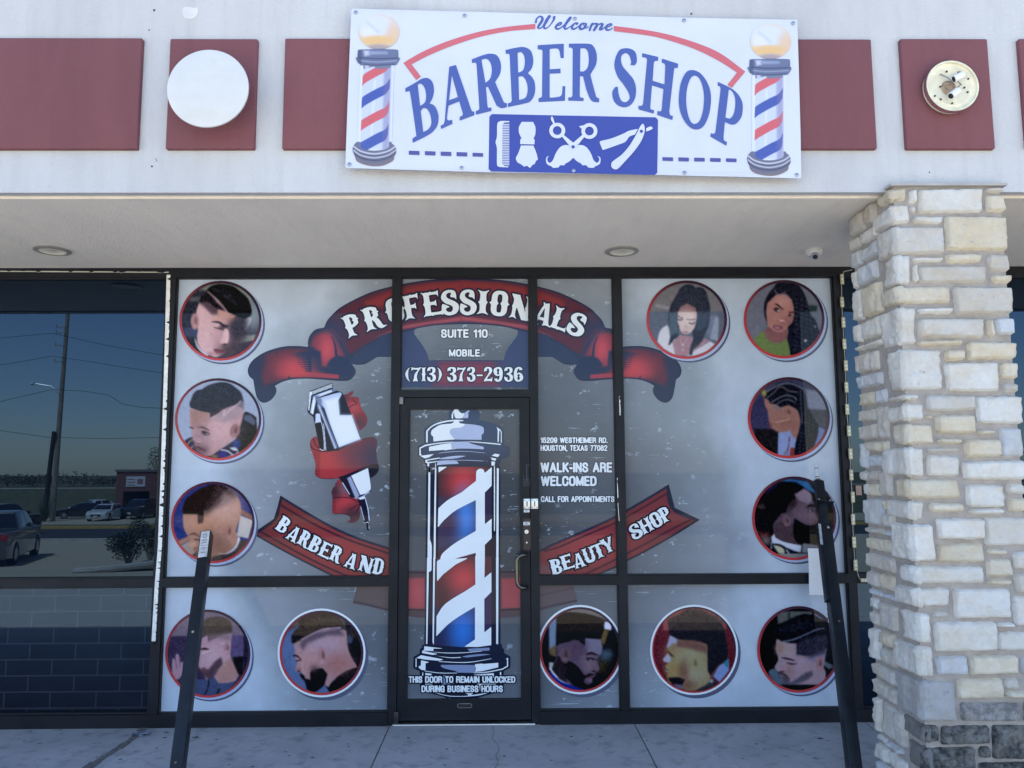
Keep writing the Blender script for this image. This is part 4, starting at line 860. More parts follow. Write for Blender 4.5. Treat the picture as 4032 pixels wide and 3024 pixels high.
let(LT,'B',"1527,435! 1620,415 1690,410 1745,440 1768,510 1760,585 1722,637! 1765,680 1785,740 1780,820 1745,880 1690,902 1550,932! 1548,900! 1575,890 1582,870! 1563,480! 1555,468 1530,470!","1632,460! 1665,455 1690,490 1695,550 1680,610 1638,633!","1640,668! 1680,668 1712,720 1720,790 1700,850 1646,871!")
let(LT,'E',"1807,393! 2035,380! 2035,507! 2007,505! 1995,440 1970,422 1912,427! 1912,603! 2006,597! 2008,638! 1912,642! 1912,846! 1925,850 2000,840 2018,815 2024,750! 2048,750! 2045,878! 1815,889! 1815,855! 1835,850 1845,835! 1850,450! 1845,435 1808,428!")
let(RT,'R',"88,380! 250,380 300,400 330,470 325,560 275,650! 320,820 335,850 352,855! 352,890! 300,885 270,855 240,780! 212,665! 185,663! 183,835! 190,848 217,852! 217,880! 83,877! 83,848! 110,845 120,830! 122,430! 112,415 88,415!","188,422! 230,422 255,455 262,530 250,590 220,620 186,622!")
let(RT,'S',"660,568! 677,545 680,500 665,450 625,425 575,420 525,440 490,520 487,590 515,670 560,730 600,790 618,840 610,870 580,890 545,875 522,820 515,757! 495,757 470,790 467,830 485,885 530,925 590,932 640,900 668,840 672,760 650,690 610,640 560,580 543,530 548,485 580,462 612,480 630,530 626,568!")
let(RT,'H',"727,462! 867,496! 865,530! 840,530 828,545! 818,703! 922,735! 929,570! 920,553 897,545! 900,510! 1040,555! 1037,592! 1015,590 1005,600! 963,970! 970,1000 995,1010! 990,1045! 857,1000! 860,965! 885,970 897,955! 913,775! 812,743! 797,935! 803,952 830,958! 828,990! 695,952! 695,920! 722,920 735,905! 770,520! 762,503 727,497!")
let(RT,'O',"1165,610 1230,635 1290,710 1322,800 1325,900 1305,1010 1260,1100 1200,1128 1140,1105 1085,1035 1052,940 1047,840 1065,720 1110,630","1190,658 1230,690 1257,770 1266,860 1255,970 1225,1055 1180,1079 1145,1050 1120,970 1110,870 1120,760 1150,680")
let(RT,'P',"1387,712! 1500,768 1560,818 1597,885 1603,950 1590,1020 1550,1073 1505,1085 1448,1062! 1435,1190! 1440,1222 1466,1236! 1461,1269! 1322,1190! 1325,1157! 1350,1166 1365,1150! 1410,780! 1405,755 1384,745!","1482,778! 1510,795 1535,850 1537,930 1520,1000 1490,1032 1452,1022!")
f=Fld(1560,80,2950,370,2.,m=5)
f.tf=LT; f.add("1787,207! 1500,238 1250,288 1000,367 800,453 637,547! 750,697! 790,667! 709,560! 850,485 1050,402 1300,322 1550,272 1787,252!")
f.mesh('red_arch_line',BM['red'],YB-.0022,BT,disp=bdisp)
f=Fld(2390,80,2950,370,2.,m=5); f.tf=RT; f.add("480,225! 800,268 1050,326 1300,412 1450,492 1625,624! 1507,765! 1470,738! 1553,631! 1400,532 1200,432 1000,362 800,312 480,270!")
f.mesh('red_arch_line',BM['red'],YB-.0022,BT,disp=bdisp)
f=Fld(1915,440,2600,700,2.2,m=5); f.add(np.array([(1937,449),(2582,462),(2591,472),(2588,680),(2578,689),(1934,675),(1924,665),(1927,459)])-0.)
f.mesh('blue_tool_panel',BM['deepblue'],YB-.0022,BT,disp=bdisp)
for tf,l in ((LT,"685,1312,778,1350 825,1316,917,1354 963,1320,1055,1359 1101,1324,1194,1363 1240,1330,1332,1366"),(RT,"904,1368,996,1403 1043,1370,1134,1406 1180,1372,1272,1408 1318,1375,1411,1411 1457,1378,1549,1413")):
    for q in l.split():
        a,b,c,d=[float(z) for z in q.split(',')]; P=tf(np.array([(a,b),(c,b+3),(c,d+0),(a,d-3)]))
        g=Fld(P[:,0].min()-3,P[:,1].min()-3,P[:,0].max()+3,P[:,1].max()+3,2); g.add(P); g.mesh('dash_mark',BM['purple'],YB-.0022,BT,disp=bdisp)
def icon(name_,x0,y0,x1,y1,fn,h=1.5,mat='white',k=2):
    g=Fld(x0,y0,x1,y1,h,m=4); fn(g); return g.mesh(name_,BM[mat],YB-.0022*k,BT,disp=bdisp)
def comb(g):
    g.tf=LT; g.add("1455,1085 1470,1060 1500,1053 1560,1055! 1560,1066! 1520,1068 1500,1085! 1497,1430! 1520,1446 1552,1448! 1552,1458! 1500,1456 1465,1450 1452,1425 1452,1290 1440,1240 1452,1190")
    for i in range(25): y=1080+i*14.6; g.add(f"1490,{y}! 1561,{y}! 1561,{y+8}! 1490,{y+8}!")
icon('comb_icon',1945,470,2012,665,comb,1.2)
def brush(g):
    g.tf=LT; g.add("1668,1061! 1768,1062! 1788,1110 1786,1170 1770,1208! 1782,1214! 1779,1258! 1655,1255! 1656,1212! 1666,1205 1646,1160 1643,1110"); g.add("1662,1267! 1770,1268! 1795,1330 1810,1390! 1795,1400 1780,1430! 1765,1435 1740,1464! 1715,1445 1690,1452! 1660,1430 1632,1415! 1617,1380 1640,1330")
icon('shaving_brush_icon',2025,472,2125,668,brush)
def mustache(g):
    L1="2117,1284 2080,1266 2040,1264 2000,1285 1965,1335 1940,1395 1912,1418 1893,1400 1893,1375 1912,1355! 1885,1370 1880,1400 1890,1430 1925,1448! 1945,1462 1990,1458! 2005,1440 2040,1440! 2050,1425 2085,1405 2117,1374!"
    P=parse(L1,LT); g.add(P); Q=P.copy(); Q[:,0]=2*2257.3-Q[:,0]; g.add(Q)
icon('moustache_icon',2145,565,2370,668,mustache)
def sciss(g):
    g.tf=LT; g.ell(1978,1137,70,68); g.ell(1978,1137,38,38,True); g.add("1922,1020! 1937,1017 1958,1075! 1945,1080! 1925,1045"); g.add("2020,1190! 2035,1175! 2150,1270! 2120,1292! 2100,1290!")
    g.tf=RT; g.ell(267,1141,70,69); g.ell(267,1141,38,38,True); g.add("178,1098! 200,1094 222,1090! 215,1118! 190,1115"); g.add("225,1190! 208,1172! 95,1270! 118,1292! 145,1290!")
icon('scissors_icon',2150,450,2370,590,sciss,k=3)
def razor(g):
    g.tf=RT; g.add("357,1240 375,1226 460,1205 560,1165 610,1140 690,1122! 664,1172! 630,1182 608,1196! 598,1215 575,1240! 400,1302 380,1300!"); 
icon('razor_icon',2355,480,2575,675,razor)
def razor2(g):
    g.tf=RT; g.add("735,1078 748,1110 745,1160 715,1235 650,1325 575,1408 520,1465 488,1475 460,1455 460,1420 480,1398 550,1345 615,1270 670,1180 710,1100"); g.add("760,1120! 785,1105 808,1103 818,1118 800,1132 762,1146!")
icon('razor_icon',2390,480,2575,675,razor2,k=3)
for tf,cx,cy in ((RT,125,1278),(RT,720,1143)):
    g=Fld(*(tf(np.array([[cx-22,cy-22]]))[0]),*(tf(np.array([[cx+22,cy+22]]))[0]),1); g.tf=tf; g.ell(cx,cy,14,14); g.mesh('icon_screw',BM['deepblue'],YB-.0088,BT,disp=bdisp)
# Welcome in brush script
WT=T_(2080,40,6.1444)
f=Fld(2095,52,2425,130,1.2,m=4); f.tf=WT
def WS(p,w_): f.stroke(p,[q/7.2 for q in w_])
WS("185,290 200,215 265,155 320,160 345,205 325,270 270,350 235,420 275,440 335,410 390,330 450,230 515,150",[30,22,20,28,36,38,36,28,20,16,26,38,40])
WS("500,160 440,270 385,370 395,440 470,420 560,320 620,220 640,160",[38,38,34,26,14,16,30,18]); WS("615,180 625,165 645,160",[30,28,22])
WS("700,380 770,355 805,310 770,300 700,350 665,420 710,455 790,425 850,370",[14,20,22,20,28,34,28,18,14])
WS("850,370 930,320 1010,230 1035,175 1000,185 930,300 875,400 900,455 980,420 1050,370",[10,14,16,18,24,36,38,28,14,12])
WS("1165,345 1200,320 1180,305 1120,325 1060,390 1060,440 1110,455 1190,410 1240,370",[20,18,18,24,34,34,26,16,12])
WS("1355,320 1300,330 1250,390 1260,450 1320,450 1385,390 1400,330 1350,330 1355,400 1395,435 1460,400",[24,28,36,38,26,30,24,16,14,16,12])
WS("1560,325 1530,360 1485,485",[30,32,28]); WS("1520,390 1600,330 1670,335 1650,390 1590,485",[10,22,32,38,32]); WS("1640,390 1730,335 1795,335 1770,400 1735,460 1780,465 1860,400",[10,20,32,38,34,20,10])
WS("1890,415 1980,385 2020,345 1990,330 1910,370 1880,440 1920,480 1990,465 2040,430",[14,18,22,20,28,34,28,18,12])
f.mesh('script_lettering',BM['blue'],YB-.0022,BT,disp=bdisp)
# painted poles of the banner
def bpole(tf,x0,x1,y0,y1,lean):
    "coordinates: 2.212 px crop of the left pole; lean = sideways shift of the tube bottom"
    q=lambda P:tf(P)
    sil=Fld(x0,y0,x1,y1,2.,m=3); sil.tf=tf
    sil.ell(425,277,178,154); sil.add("240,440! 275,430 560,430 592,450 594,498! 608,505! 605,520! 590,545 575,566! 530,566! 525,585! 300,585! 290,560! 250,555 232,530 218,500! 235,500!")
    l=lean; sil.add(np.array([(262,555),(555,560),(535+l*.9,1250),(240+l*.9,1250)],float)) ; sil.add(f"{245+l},1222! {266+l},1224! {266+l},1235! {510+l},1240! {530+l},1232! {531+l},1245! {565+l},1275 {575+l},1325 {558+l},1360! {545+l},1400 {470+l},1438 {385+l},1447 {290+l},1432 {230+l},1400 {215+l},1360! {195+l},1310 {205+l},1265")
    c=Can(x0,y0,x1,y1,1.6,(218,232,248),GF); c.tf=tf; c.sc=2.212
    c.poly(f"287,560! 530,560! {508+l},1300! {263+l},1300!",(200,216,240),3); c.poly(f"470,560! 530,560! {508+l},1300! {455+l},1300!",(168,188,222),14); c.poly(f"380,700! 400,700! {360+l},1290! {345+l},1290!",(215,230,250),8)
    def stripe(ya,yb,col):   # ya,yb: top and bottom edge at the left side
        k=lambda y:l*(y-560)/740
        c.poly(f"{287+k(ya)-(ya-560)*.034},{ya}! {310+k(ya)},{ya-25} {400+k(ya)},{ya-75} {480+k(ya)},{ya-115} {533+k(ya)-(ya-560)*.034},{ya-170}! {531+k(ya)-(yb-560)*.034},{yb-175}! {480+k(yb)},{yb-125} {400+k(yb)},{yb-82} {310+k(yb)},{yb-30} {285+k(yb)-(yb-560)*.034},{yb}!",col,1.5)
    R_=(208,106,116); B_=(76,98,178)
    stripe(660,750,R_); stripe(850,945,B_); stripe(1048,1140,R_); stripe(1240,1345,B_)
    c.poly(f"{470+l*.5},560! 535,560! {512+l},1300! {458+l},1300!",(150,130,170),18,.28)
    c.poly("288,560! 530,560! 528,590! 420,600 380,580! 290,600!",(120,132,160),5); c.poly("300,565! 340,565! 335,597! 305,598!",(190,200,222),6)
    c.ell(425,277,180,156,(226,208,176),.05); c.ell(400,225,165,100,(214,228,246),.35); c.ell(330,290,60,60,(222,232,246),.5); c.ell(545,300,60,100,(222,202,180),.6,.8); c.ell(400,350,150,40,(228,196,140),.5,.9); c.ell(420,420,110,34,(172,164,170),.5); c.poly("320,180! 440,280! 420,290! 310,200!",(196,212,240),14,.8)
    c.poly("215,430! 610,430! 610,566! 215,566!",(112,128,160),2,1) if 0 else None
    c.poly("238,428! 280,425 560,425 598,432! 600,500! 612,505! 600,570! 225,570! 212,498! 236,498!",(108,122,156),2); c.poly("290,440! 340,440! 345,480! 300,490!",(190,200,224),12); c.poly("340,445! 500,450! 500,470! 340,475!",(150,166,200),14); c.poly("240,440! 275,440! 275,560! 240,560!",(84,98,130),10); c.line("250,500 400,512 590,505",5,(72,84,116),3); c.line("270,530 400,540 580,530",3,(170,180,205),3); c.line("300,560 400,568 560,560",6,(82,94,124),4)
    c.poly(f"{180+l},1235! {262+l},1235! {275+l},1290 {385+l},1312 {500+l},1290 {512+l},1235! {590+l},1240! {590+l},1460! {180+l},1460!",(112,118,142),3)
    for dy,cc,w_ in ((0,(205,215,235),6),(20,(90,96,118),5),(34,(190,198,218),6),(58,(84,88,106),6),(100,(126,122,132),16)):
        c.line(f"{205+l},{1275+dy} {270+l},{1318+dy} {385+l},{1340+dy} {500+l},{1318+dy} {568+l},{1275+dy}",w_,cc,5)
    sil.mesh('pole_picture',BM['art'],YB-.0022,BT,paint=c,disp=bdisp)
bpole(LT,1380,1582,50,660,0)
bpole(lambda P:RT(np.column_stack((P[:,0]+1422,P[:,1]*1.0+84))),2940,3135,85,695,48-24)
def screws():
    proto=None
    for tf,l in ((LT,"221,105 1170,133 2132,160 166,1430 1145,1460 2121,1483"),(RT,"1093,175 2044,200 1097,1503 2076,1521")):
        for q in l.split():
            p=tf(np.array([[float(z) for z in q.split(',')]]))[0]; yy=YB+float(bdisp(p[0],p[1]))-.006; x,z=W(p[0],p[1],yy)
            if proto is None:
                m=MB(); m.lathe([(.0095,.004),(.0095,.001),(.006,-.0015),(.001,-.003)],(0,0,0),'y',18); proto=m.build('banner_screw',simple('blue_grey_screw',(.28,.32,.40),.3,.7),BT,smooth=True); o=proto
            else: o=proto.copy(); COL.objects.link(o); o.parent=BT
            o.location=(float(x),yy,float(z))
screws()
# ================================================================ prints on the shop window
def mir(tf,ax): return lambda P:(lambda Q:np.column_stack((2*ax-Q[:,0],Q[:,1])))(tf(P))
TA=T_(950,1080,3.072); TT=T_(1540,1060,3.318); TC=T_(980,1900,3.0726); TE=T_(2040,1900,2.7645); TG=T_(1150,1480,2.591); TH=T_(1540,1540,2.5133); TFd=T_(1540,2200,2.44)
TP=T_(1640,1590,6.1444); TQ=T_(1620,2500,5.395)
# ---- top scroll "PROFESSIONALS"
R1=thing('scroll_decal','dark red curled scroll print with white PROFESSIONALS lettering across the window tops','window decal')
g=Fld(965,1085,2695,1600,3.,m=6); AX=1829.6
tail="812,880! 700,868 550,870 400,900 250,960 130,1050 80,1150 95,1230 145,1275! 162,1380 185,1480 230,1540 290,1553 360,1520 415,1450 425,1390 405,1350! 500,1300 620,1270 800,1262 1000,1275 1200,1290 1310,1280 1370,1220 1383,1160 1340,1090! 1420,1095 1500,1085 1580,1040 1680,980 1750,972 1830,985! 1960,1020! 1960,600! 1300,500!"
curl="812,885! 806,820 830,740 900,668 1003,645! 1300,640! 1400,1000! 1000,1100! 812,1000!"
band="1003,645! 1040,560 1100,490 1200,400 1400,290 1600,205 1835,142 1960,115 2200,76 2500,52 2745,48! 2745,620! 1830,1000! 1300,1000! 1003,700!"
for tf in (TA,mir(TA,AX)):
    g.tf=tf
    for q in (tail,curl,band): g.add(q)
g.tf=TT; g.add("100,800! 1830,800! 1830,1545! 100,1545!"); g.sub("303,805 340,775 600,732 1000,718 1300,732 1500,757 1640,795 1655,830 1640,880 1560,985 1500,1080 1468,1190! 492,1190! 470,1100 420,1010 340,900 305,850")
c=Can(965,1085,2695,1600,3.,(52,62,84))
RD=(124,60,66); BR=(168,76,86); DK2=(48,60,86); MR=(84,54,68)
for tf in (TA,mir(TA,AX)):
    c.tf=tf; c.sc=3.072
    c.poly("1075,560! 1200,425 1400,312 1600,225 1835,165 2200,98 2745,70! 2745,560! 2300,600! 1835,690! 1640,790! 1480,870! 1380,940! 1290,960! 1240,800! 1150,640!",MR,26)
    c.poly("1500,330! 1835,190! 2300,105! 2745,80! 2745,230! 2200,270! 1835,350! 1500,440!",RD,40); c.poly("1950,620! 2745,500! 2745,560! 2300,600! 1835,690! 1640,760!",(150,80,92),20)
    c.ell(1150,700,110,190,(56,62,88),.8,.9); c.line("1010,650 1100,760 1200,880 1260,990",[30,26,18,6],(58,66,92),18); c.line("1100,660 1220,800 1290,950",[14,14,4],(74,62,84),12)
    c.poly("840,860! 880,760 960,710 1060,720 1120,790 1200,900 1240,990 1130,1000 1050,1060 1030,1120! 975,1110! 960,1010 920,920",(118,64,80),30); c.ell(1040,905,90,150,(186,82,94),1.,.9); c.line("1095,750 1135,860 1150,985",[4,12,18],DK2,8)
    c.poly("640,905! 810,905! 960,930! 970,1120! 1330,1150! 1350,1240! 1100,1215! 860,1190! 700,1180!",DK2,20); c.poly("1030,1110! 1090,1020 1200,990 1310,1040 1350,1100 1340,1160!",DK2,10)
    c.poly("230,1000! 400,930 600,900 815,915! 640,960! 860,1185! 1100,1215! 1130,1250! 800,1238 560,1250 380,1310! 290,1350! 230,1240!",(92,58,72),30); c.ell(640,1130,190,120,(182,76,86),1.,.95); c.ell(700,1200,200,50,(180,76,86),.9,.8); c.poly("860,1188! 1180,1215! 1180,1262! 800,1240!",(150,70,84),10)
    for i in range(9): c.poly(f"{580+22*i},{965+26*i}! {840},{930+28*i}! {860},{962+28*i}!",DK2,3)
    c.poly("150,1060! 260,960! 300,1010! 230,1300! 150,1250!",(52,60,84),40,.9); c.poly("430,925! 445,975! 410,940!",DK2,3); c.poly("565,1222! 605,1255! 570,1262!",DK2,3)
    c.poly("1640,785! 1680,740! 1840,700! 1840,980! 1300,1100! 1380,960!",(54,66,92),14); c.line("1620,740 1660,780 1500,860 1370,950",[2,8,8,2],DK2,5)
    # dark outline along the outer edge
    for p in ("812,880 700,868 550,870 400,900 250,960 130,1050 80,1150 95,1230","1003,645 1040,560 1100,490 1200,400 1400,290 1600,205 1835,142 2200,76 2745,50","405,1350 500,1300 620,1270 800,1262 1000,1275 1200,1290 1310,1280"): c.line(p,16,(46,54,76),5)
c.tf=TT; c.sc=3.318
c.poly("100,830! 300,785! 600,735! 1000,712! 1300,728! 1650,785! 1830,830! 1830,1600! 100,1600!",(62,76,108),6); c.line("128,822 300,780 600,730 1000,712 1300,727 1500,752 1820,822",9,(48,58,84),3)
c.poly("490,1200! 1470,1200! 1470,1530! 490,1530!",(70,74,104),50); c.poly("640,1205! 1330,1205! 1400,1525! 560,1525!",(116,66,84),60); c.line("560,1197 1440,1197",5,DK2,2); c.line("560,1238 1440,1238",3,(84,60,88),2); c.line("520,1500 1500,1500",4,(84,60,88),2); c.poly("100,1548! 1830,1548! 1830,1600! 100,1600!",(105,125,160),2)
cl=pane_clip(g,[QL,QT,QR1,QR2]); g.mesh('scroll_print',PM['art'],lay(0),R1,paint=c,clip=cl)
g=Fld(1340,1130,2330,1345,1.25,m=10)
for ch,x,y,a,h,w in (('P',1386,1281,-21,88,66),('R',1470,1252,-17,92,84),('O',1555,1221,-13,94,76),('F',1619,1208,-11,98,66),('E',1699,1196,-8,98,76),('S',1770.6,1191,-4,99,70),('S',1842.3,1190,-1,100,68),('I',1901.7,1190,3,97,42),('O',1966.5,1195,6,98,76),('N',2052,1211,11,96,86),('A',2140,1236,15,93,80),('L',2205,1255,19,91,66),('S',2272.5,1277.5,23,92,72)):
    western(g,ch,x,y,h,w,a)
cl=pane_clip(g,[QL,QT,QR1,QR2])
g.mesh('lettering_outline',PM['ink'],lay(1),R1,off=7.5,clip=cl); g.mesh('lettering',PM['white'],lay(2),R1,clip=cl)
# ---- suite and phone lettering
R2=thing('phone_lettering_decal','white lettering SUITE 110, MOBILE and (713) 373-2936 on the pane above the door','window decal')
plain('SUITE 110',1735.9,1296,1920.3,1330.3,lay(1),R2); plain('MOBILE',1767.5,1375,1889.6,1404.2,lay(1),R2)
g=Fld(1585,1435,2070,1512,1.1,m=8)
for ch,x0,x1 in (('(',185,255),('7',262,388),('1',396,455),('3',467,585),(')',595,663),('3',730,855),('7',862,975),('3',988,1102),('-',1118,1195),('2',1210,1328),('9',1340,1458),('3',1475,1592),('6',1603,1724)):
    a=TT(np.array([[x0,1278],[x1,1468]])); western(g,ch,(a[0,0]+a[1,0])/2,(a[0,1]+a[1,1])/2,a[1,1]-a[0,1],a[1,0]-a[0,0])
g.mesh('number_outline',PM['ink'],lay(1),R2,off=4.); g.mesh('number',PM['white'],lay(2),R2)
# ---- address block
R3=thing('address_lettering_decal','white address and WALK-INS ARE WELCOMED lettering on the narrow pane right of the door','window decal')
for t,a in (('15209 WESTHEIMER RD.',(2128.1,1721.8,2392.7,1744.6)),('HOUSTON, TEXAS 77082',(2128.6,1752.2,2391.4,1776)),('WALK-INS ARE',(2128.6,1820,2410.1,1860.5)),('WELCOMED',(2129.9,1873.7,2348.9,1914.2)),('CALL FOR APPOINTMENTS',(2129.9,1952.9,2419.2,1977.5))): plain(t,*a,lay(1),R3)
# ---- lower ribbon
R4=thing('ribbon_decal','dark red swallow-tailed ribbon print with BARBER AND and BEAUTY SHOP lettering','window decal')
g=Fld(995,1895,1600,2440,2.5,m=6); g.tf=TC
g.add("380,155! 700,350 1000,520 1300,655 1700,785! 1760,1250! 1255,1230! 1030,1145 600,930 300,770 75,640! 80,590! 300,440! 345,300!")
c=Can(995,1895,1600,2440,2.5,(102,56,60)); c.tf=TC; c.sc=3.0726
c.ell(1150,850,520,260,(140,62,70),1.,.9); c.ell(800,650,400,260,(140,62,68),1,.5)
c.line("380,155 700,350 1000,520 1300,655 1700,785",30,(44,50,68),4); c.line("75,645 300,775 600,935 1030,1150",26,(44,50,68),4); c.line("385,150 345,300 300,442 80,600",32,(40,44,60),4)
c.line("385,270 600,400 900,560 1250,710 1700,860",13,(66,44,58),4); c.line("150,600 400,740 700,905 1000,1050 1230,1145",12,(66,44,58),4)
cl=pane_clip(g,[QL]); g.mesh('ribbon_print',PM['art'],lay(0),R4,paint=c,clip=cl)
g=Fld(1375,2290,1545,2420,2.5); g.tf=TC; g.add("1320,1200! 1720,1200! 1720,1570! 1690,1560 1450,1500 1255,1465!"); c=Can(1375,2290,1545,2420,2.5,(86,80,84)); c.tf=TC;c.sc=3.07; c.line("1270,1440 1450,1480 1690,1540",14,(64,62,72),5)
g.mesh('ribbon_print',PM['art'],lay(0),R4,paint=c,clip=pane_clip(g,[QLL]))
g=Fld(2110,1895,2765,2420,2.5,m=6); g.tf=TE
g.add("180,760! 400,652 800,480 1080,350 1170,298 1400,165 1640,18! 1705,275! 1980,405! 1700,580 1400,750 1180,862 1090,915 850,1015! 180,1050!")
c=Can(2110,1895,2765,2420,2.5,(108,58,66)); c.tf=TE; c.sc=2.7645
c.ell(850,700,420,200,(146,66,74),1.,.9); c.ell(1500,350,300,200,(120,62,72),1,.6); c.poly("150,880! 420,900! 500,1050! 150,1060!",(110,76,84),40)
c.line("250,725 400,652 800,480 1080,350 1170,298 1400,165 1640,18",28,(48,52,70),4); c.line("1980,405 1700,585 1400,755 1180,867 1090,920 820,1040",26,(50,52,66),4); c.line("1640,10 1690,275 1985,405",30,(46,52,70),4)
c.line("290,745 450,700 700,590 1080,430 1200,365 1400,250 1625,115",11,(72,46,60),4); c.line("1890,400 1650,520 1400,660 1180,775 1000,870 700,1010",11,(72,46,60),4)
g.mesh('ribbon_print',PM['art'],lay(0),R4,paint=c,clip=pane_clip(g,[QR1,QR2]))
g=Fld(2110,2290,2290,2420,2.5); g.tf=TE; g.add("200,1080! 598,1080! 645,1302! 400,1355 200,1405!"); c=Can(2110,2290,2290,2420,2.5,(88,82,88)); c.tf=TE;c.sc=2.76; c.line("220,1380 400,1335 640,1285",12,(66,64,74),5); c.line("228,1230 400,1190 600,1150",8,(76,72,80),5)
g.mesh('ribbon_print',PM['art'],lay(0),R4,paint=c,clip=pane_clip(g,[QR1L]))
c=Can(1580,2235,2065,2440,2.5,(76,68,76)); c.tf=TFd;c.sc=2.44
for q in ("165,190! 320,185! 320,480! 150,475!","1060,190! 1250,180! 1250,470! 1060,480!"): c.poly(q,(148,74,82),14)
c.line("150,130 330,135",7,(44,48,62),3); c.line("150,490 330,492",8,(50,46,58),3); c.line("1050,130 1260,125",7,(44,48,62),3); c.line("1050,492 1260,485",8,(50,46,58),3); c.ell(250,330,60,110,(176,84,92),1,.6)
for q in ("100,110! 340,110! 340,575! 300,568 100,550!","1040,110! 1290,110! 1290,540! 1180,560 1040,570!"): g=Fld(1580,2235,2065,2440,2.5); g.tf=TFd; g.add(q); g.mesh('ribbon_print',PM['art'],lay(0),R4,paint=c,clip=pane_clip(g,[QD]))
g=Fld(1060,2015,1540,2285,1.25,m=10)
for ch,cx,cy,a,w in (('B',418,510,33,46),('A',543,622,30,50),('R',678,683,28,50),('B',800,745,27,46),('E',925,815,25,46),('R',1062,868,24,50),('A',1240,948,20,52),('N',1420,992,16,58),('D',1568,1015,12,46)):
    p=TC(np.array([[cx,cy]]))[0]; western(g,ch,p[0],p[1],63,w,a)
cl=pane_clip(g,[QL]); g.mesh('lettering_outline',PM['black'],lay(1),R4,off=6.,clip=cl); g.mesh('lettering',PM['white'],lay(2),R4,clip=cl)
g=Fld(2140,1980,2660,2280,1.25,m=10)
for ch,cx,cy,a,w in (('B',412,915,-13,48),('E',530,865,-17,50),('A',660,848,-18,50),('U',772,785,-20,50),('T',878,742,-22,48),('Y',975,680,-23,52),('S',1280,530,-26,48),('H',1390,468,-28,54),('O',1500,405,-29,48),('P',1597,350,-30,44)):
    p=TE(np.array([[cx,cy]]))[0]; western(g,ch,p[0],p[1],60,w,a)
cl=pane_clip(g,[QR1,QR2]); g.mesh('lettering_outline',PM['black'],lay(1),R4,off=6.,clip=cl); g.mesh('lettering',PM['white'],lay(2),R4,clip=cl)
# ---- hair clipper
R5=thing('clipper_decal','print of a silver hair clipper wrapped in a red ribbon left of the door','window decal')
c=Can(1205,1500,1500,2095,1.7,(60,70,92)); c.tf=TG; c.sc=2.591
g=Fld(1205,1500,1500,2095,1.7,m=5); g.tf=TG
rib=["470,240! 500,200 560,185 600,160 628,150! 615,190 585,215! 640,212 680,220! 690,270 715,340 755,400 768,450 750,510 700,555 675,562! 612,402! 560,408 500,400 485,385! 480,320",
 "183,690! 190,655 215,630 245,615! 260,640! 350,770! 480,735 620,680 700,645 790,628 845,633 870,665! 860,760 868,860 888,930 870,985 830,1030 800,1045! 780,940! 560,1040! 520,1090 430,1120! 480,1040! 400,1053 300,1048 245,1022 232,990! 238,900 210,800 190,750",
 "500,1085! 460,1110 420,1140 400,1185! 412,1250 408,1330 410,1395! 440,1412 520,1410 575,1428 593,1450 585,1475 552,1486! 600,1500 650,1490 685,1455 693,1400 690,1300! 650,1240! 540,1080!"]
blk=["165,380! 155,355! 180,160! 185,152! 412,70! 417,115! 415,125! 450,150! 500,165 530,200! 700,645! 470,760! 345,775! 280,745! 228,480! 215,420!",
 "480,1030! 790,935! 805,1150 795,1185 740,1225! 765,1300 790,1400 796,1475! 780,1490! 790,1560! 785,1575! 765,1575! 752,1500! 735,1490! 690,1310! 660,1250! 590,1240!"]
for q in rib+blk: g.add(q)
for q in rib: c.poly(q,(120,56,66),2)
c.ell(620,320,80,60,(165,72,82),1,.9); c.ell(690,480,60,60,(80,56,74),1,.9); c.ell(520,230,50,40,(84,52,66),1,.9)
c.ell(360,870,220,180,(166,64,72),1,.95); c.ell(700,800,180,140,(84,60,80),1,.9); c.ell(830,850,90,200,(56,58,82),1,.9); c.poly("480,1040! 620,990 780,935! 880,900! 880,990 800,1045! 700,1000! 520,1090!",(40,44,56),8)
c.ell(540,1300,110,90,(166,66,76),1,.95); c.ell(620,1420,90,80,(60,50,64),1,.9); c.ell(440,1180,50,70,(50,48,62),1,.8); c.ell(540,1150,60,60,(104,90,104),1,.8)
for p,w_ in (("183,690 220,750 350,770 480,735 620,680 700,645 790,628 845,633",5),("240,1022 300,1048 400,1053 480,1040 620,985 780,920 870,905",5),("412,1245 500,1238 600,1250 690,1300",4),("410,1395 440,1412 520,1410 575,1428",5),("540,370 600,310 660,280 610,240",4),("485,385 500,400 560,408 612,402",5),("470,240 500,200 560,185",5),("580,1370 690,1310 650,1400",4),("215,640 240,700 280,745",5)): c.line(p,w_,(44,34,48),2)
for i in range(16): c.line(f"{222},{780+15*i} {290-i%3*8},{786+15*i}",2.2,(70,36,46),2)
for i in range(9): c.line(f"{412},{1262+14*i} {450-i%2*8},{1266+14*i}",2,(70,36,46),2)
W1=(205,222,244)
for q in blk: c.poly(q,(30,38,56),2)
c.poly("178,165! 408,80! 412,118! 205,190! 195,200! 175,355! 165,350!",W1,2)
for i in range(17): c.line(f"{204+12.4*i},{158-4.5*i} {212+12.2*i},{188-4.2*i}",2.6,(44,56,80),1.5)
c.poly("215,205! 430,130! 448,150! 250,225! 215,395! 185,375!",(190,208,236),3); c.ell(240,220,40,25,(80,96,130),.8,.8); c.poly("222,215! 236,215! 212,390! 200,385!",(215,230,248),3); c.poly("400,140! 436,133! 444,150! 410,165!",(96,112,146),6)
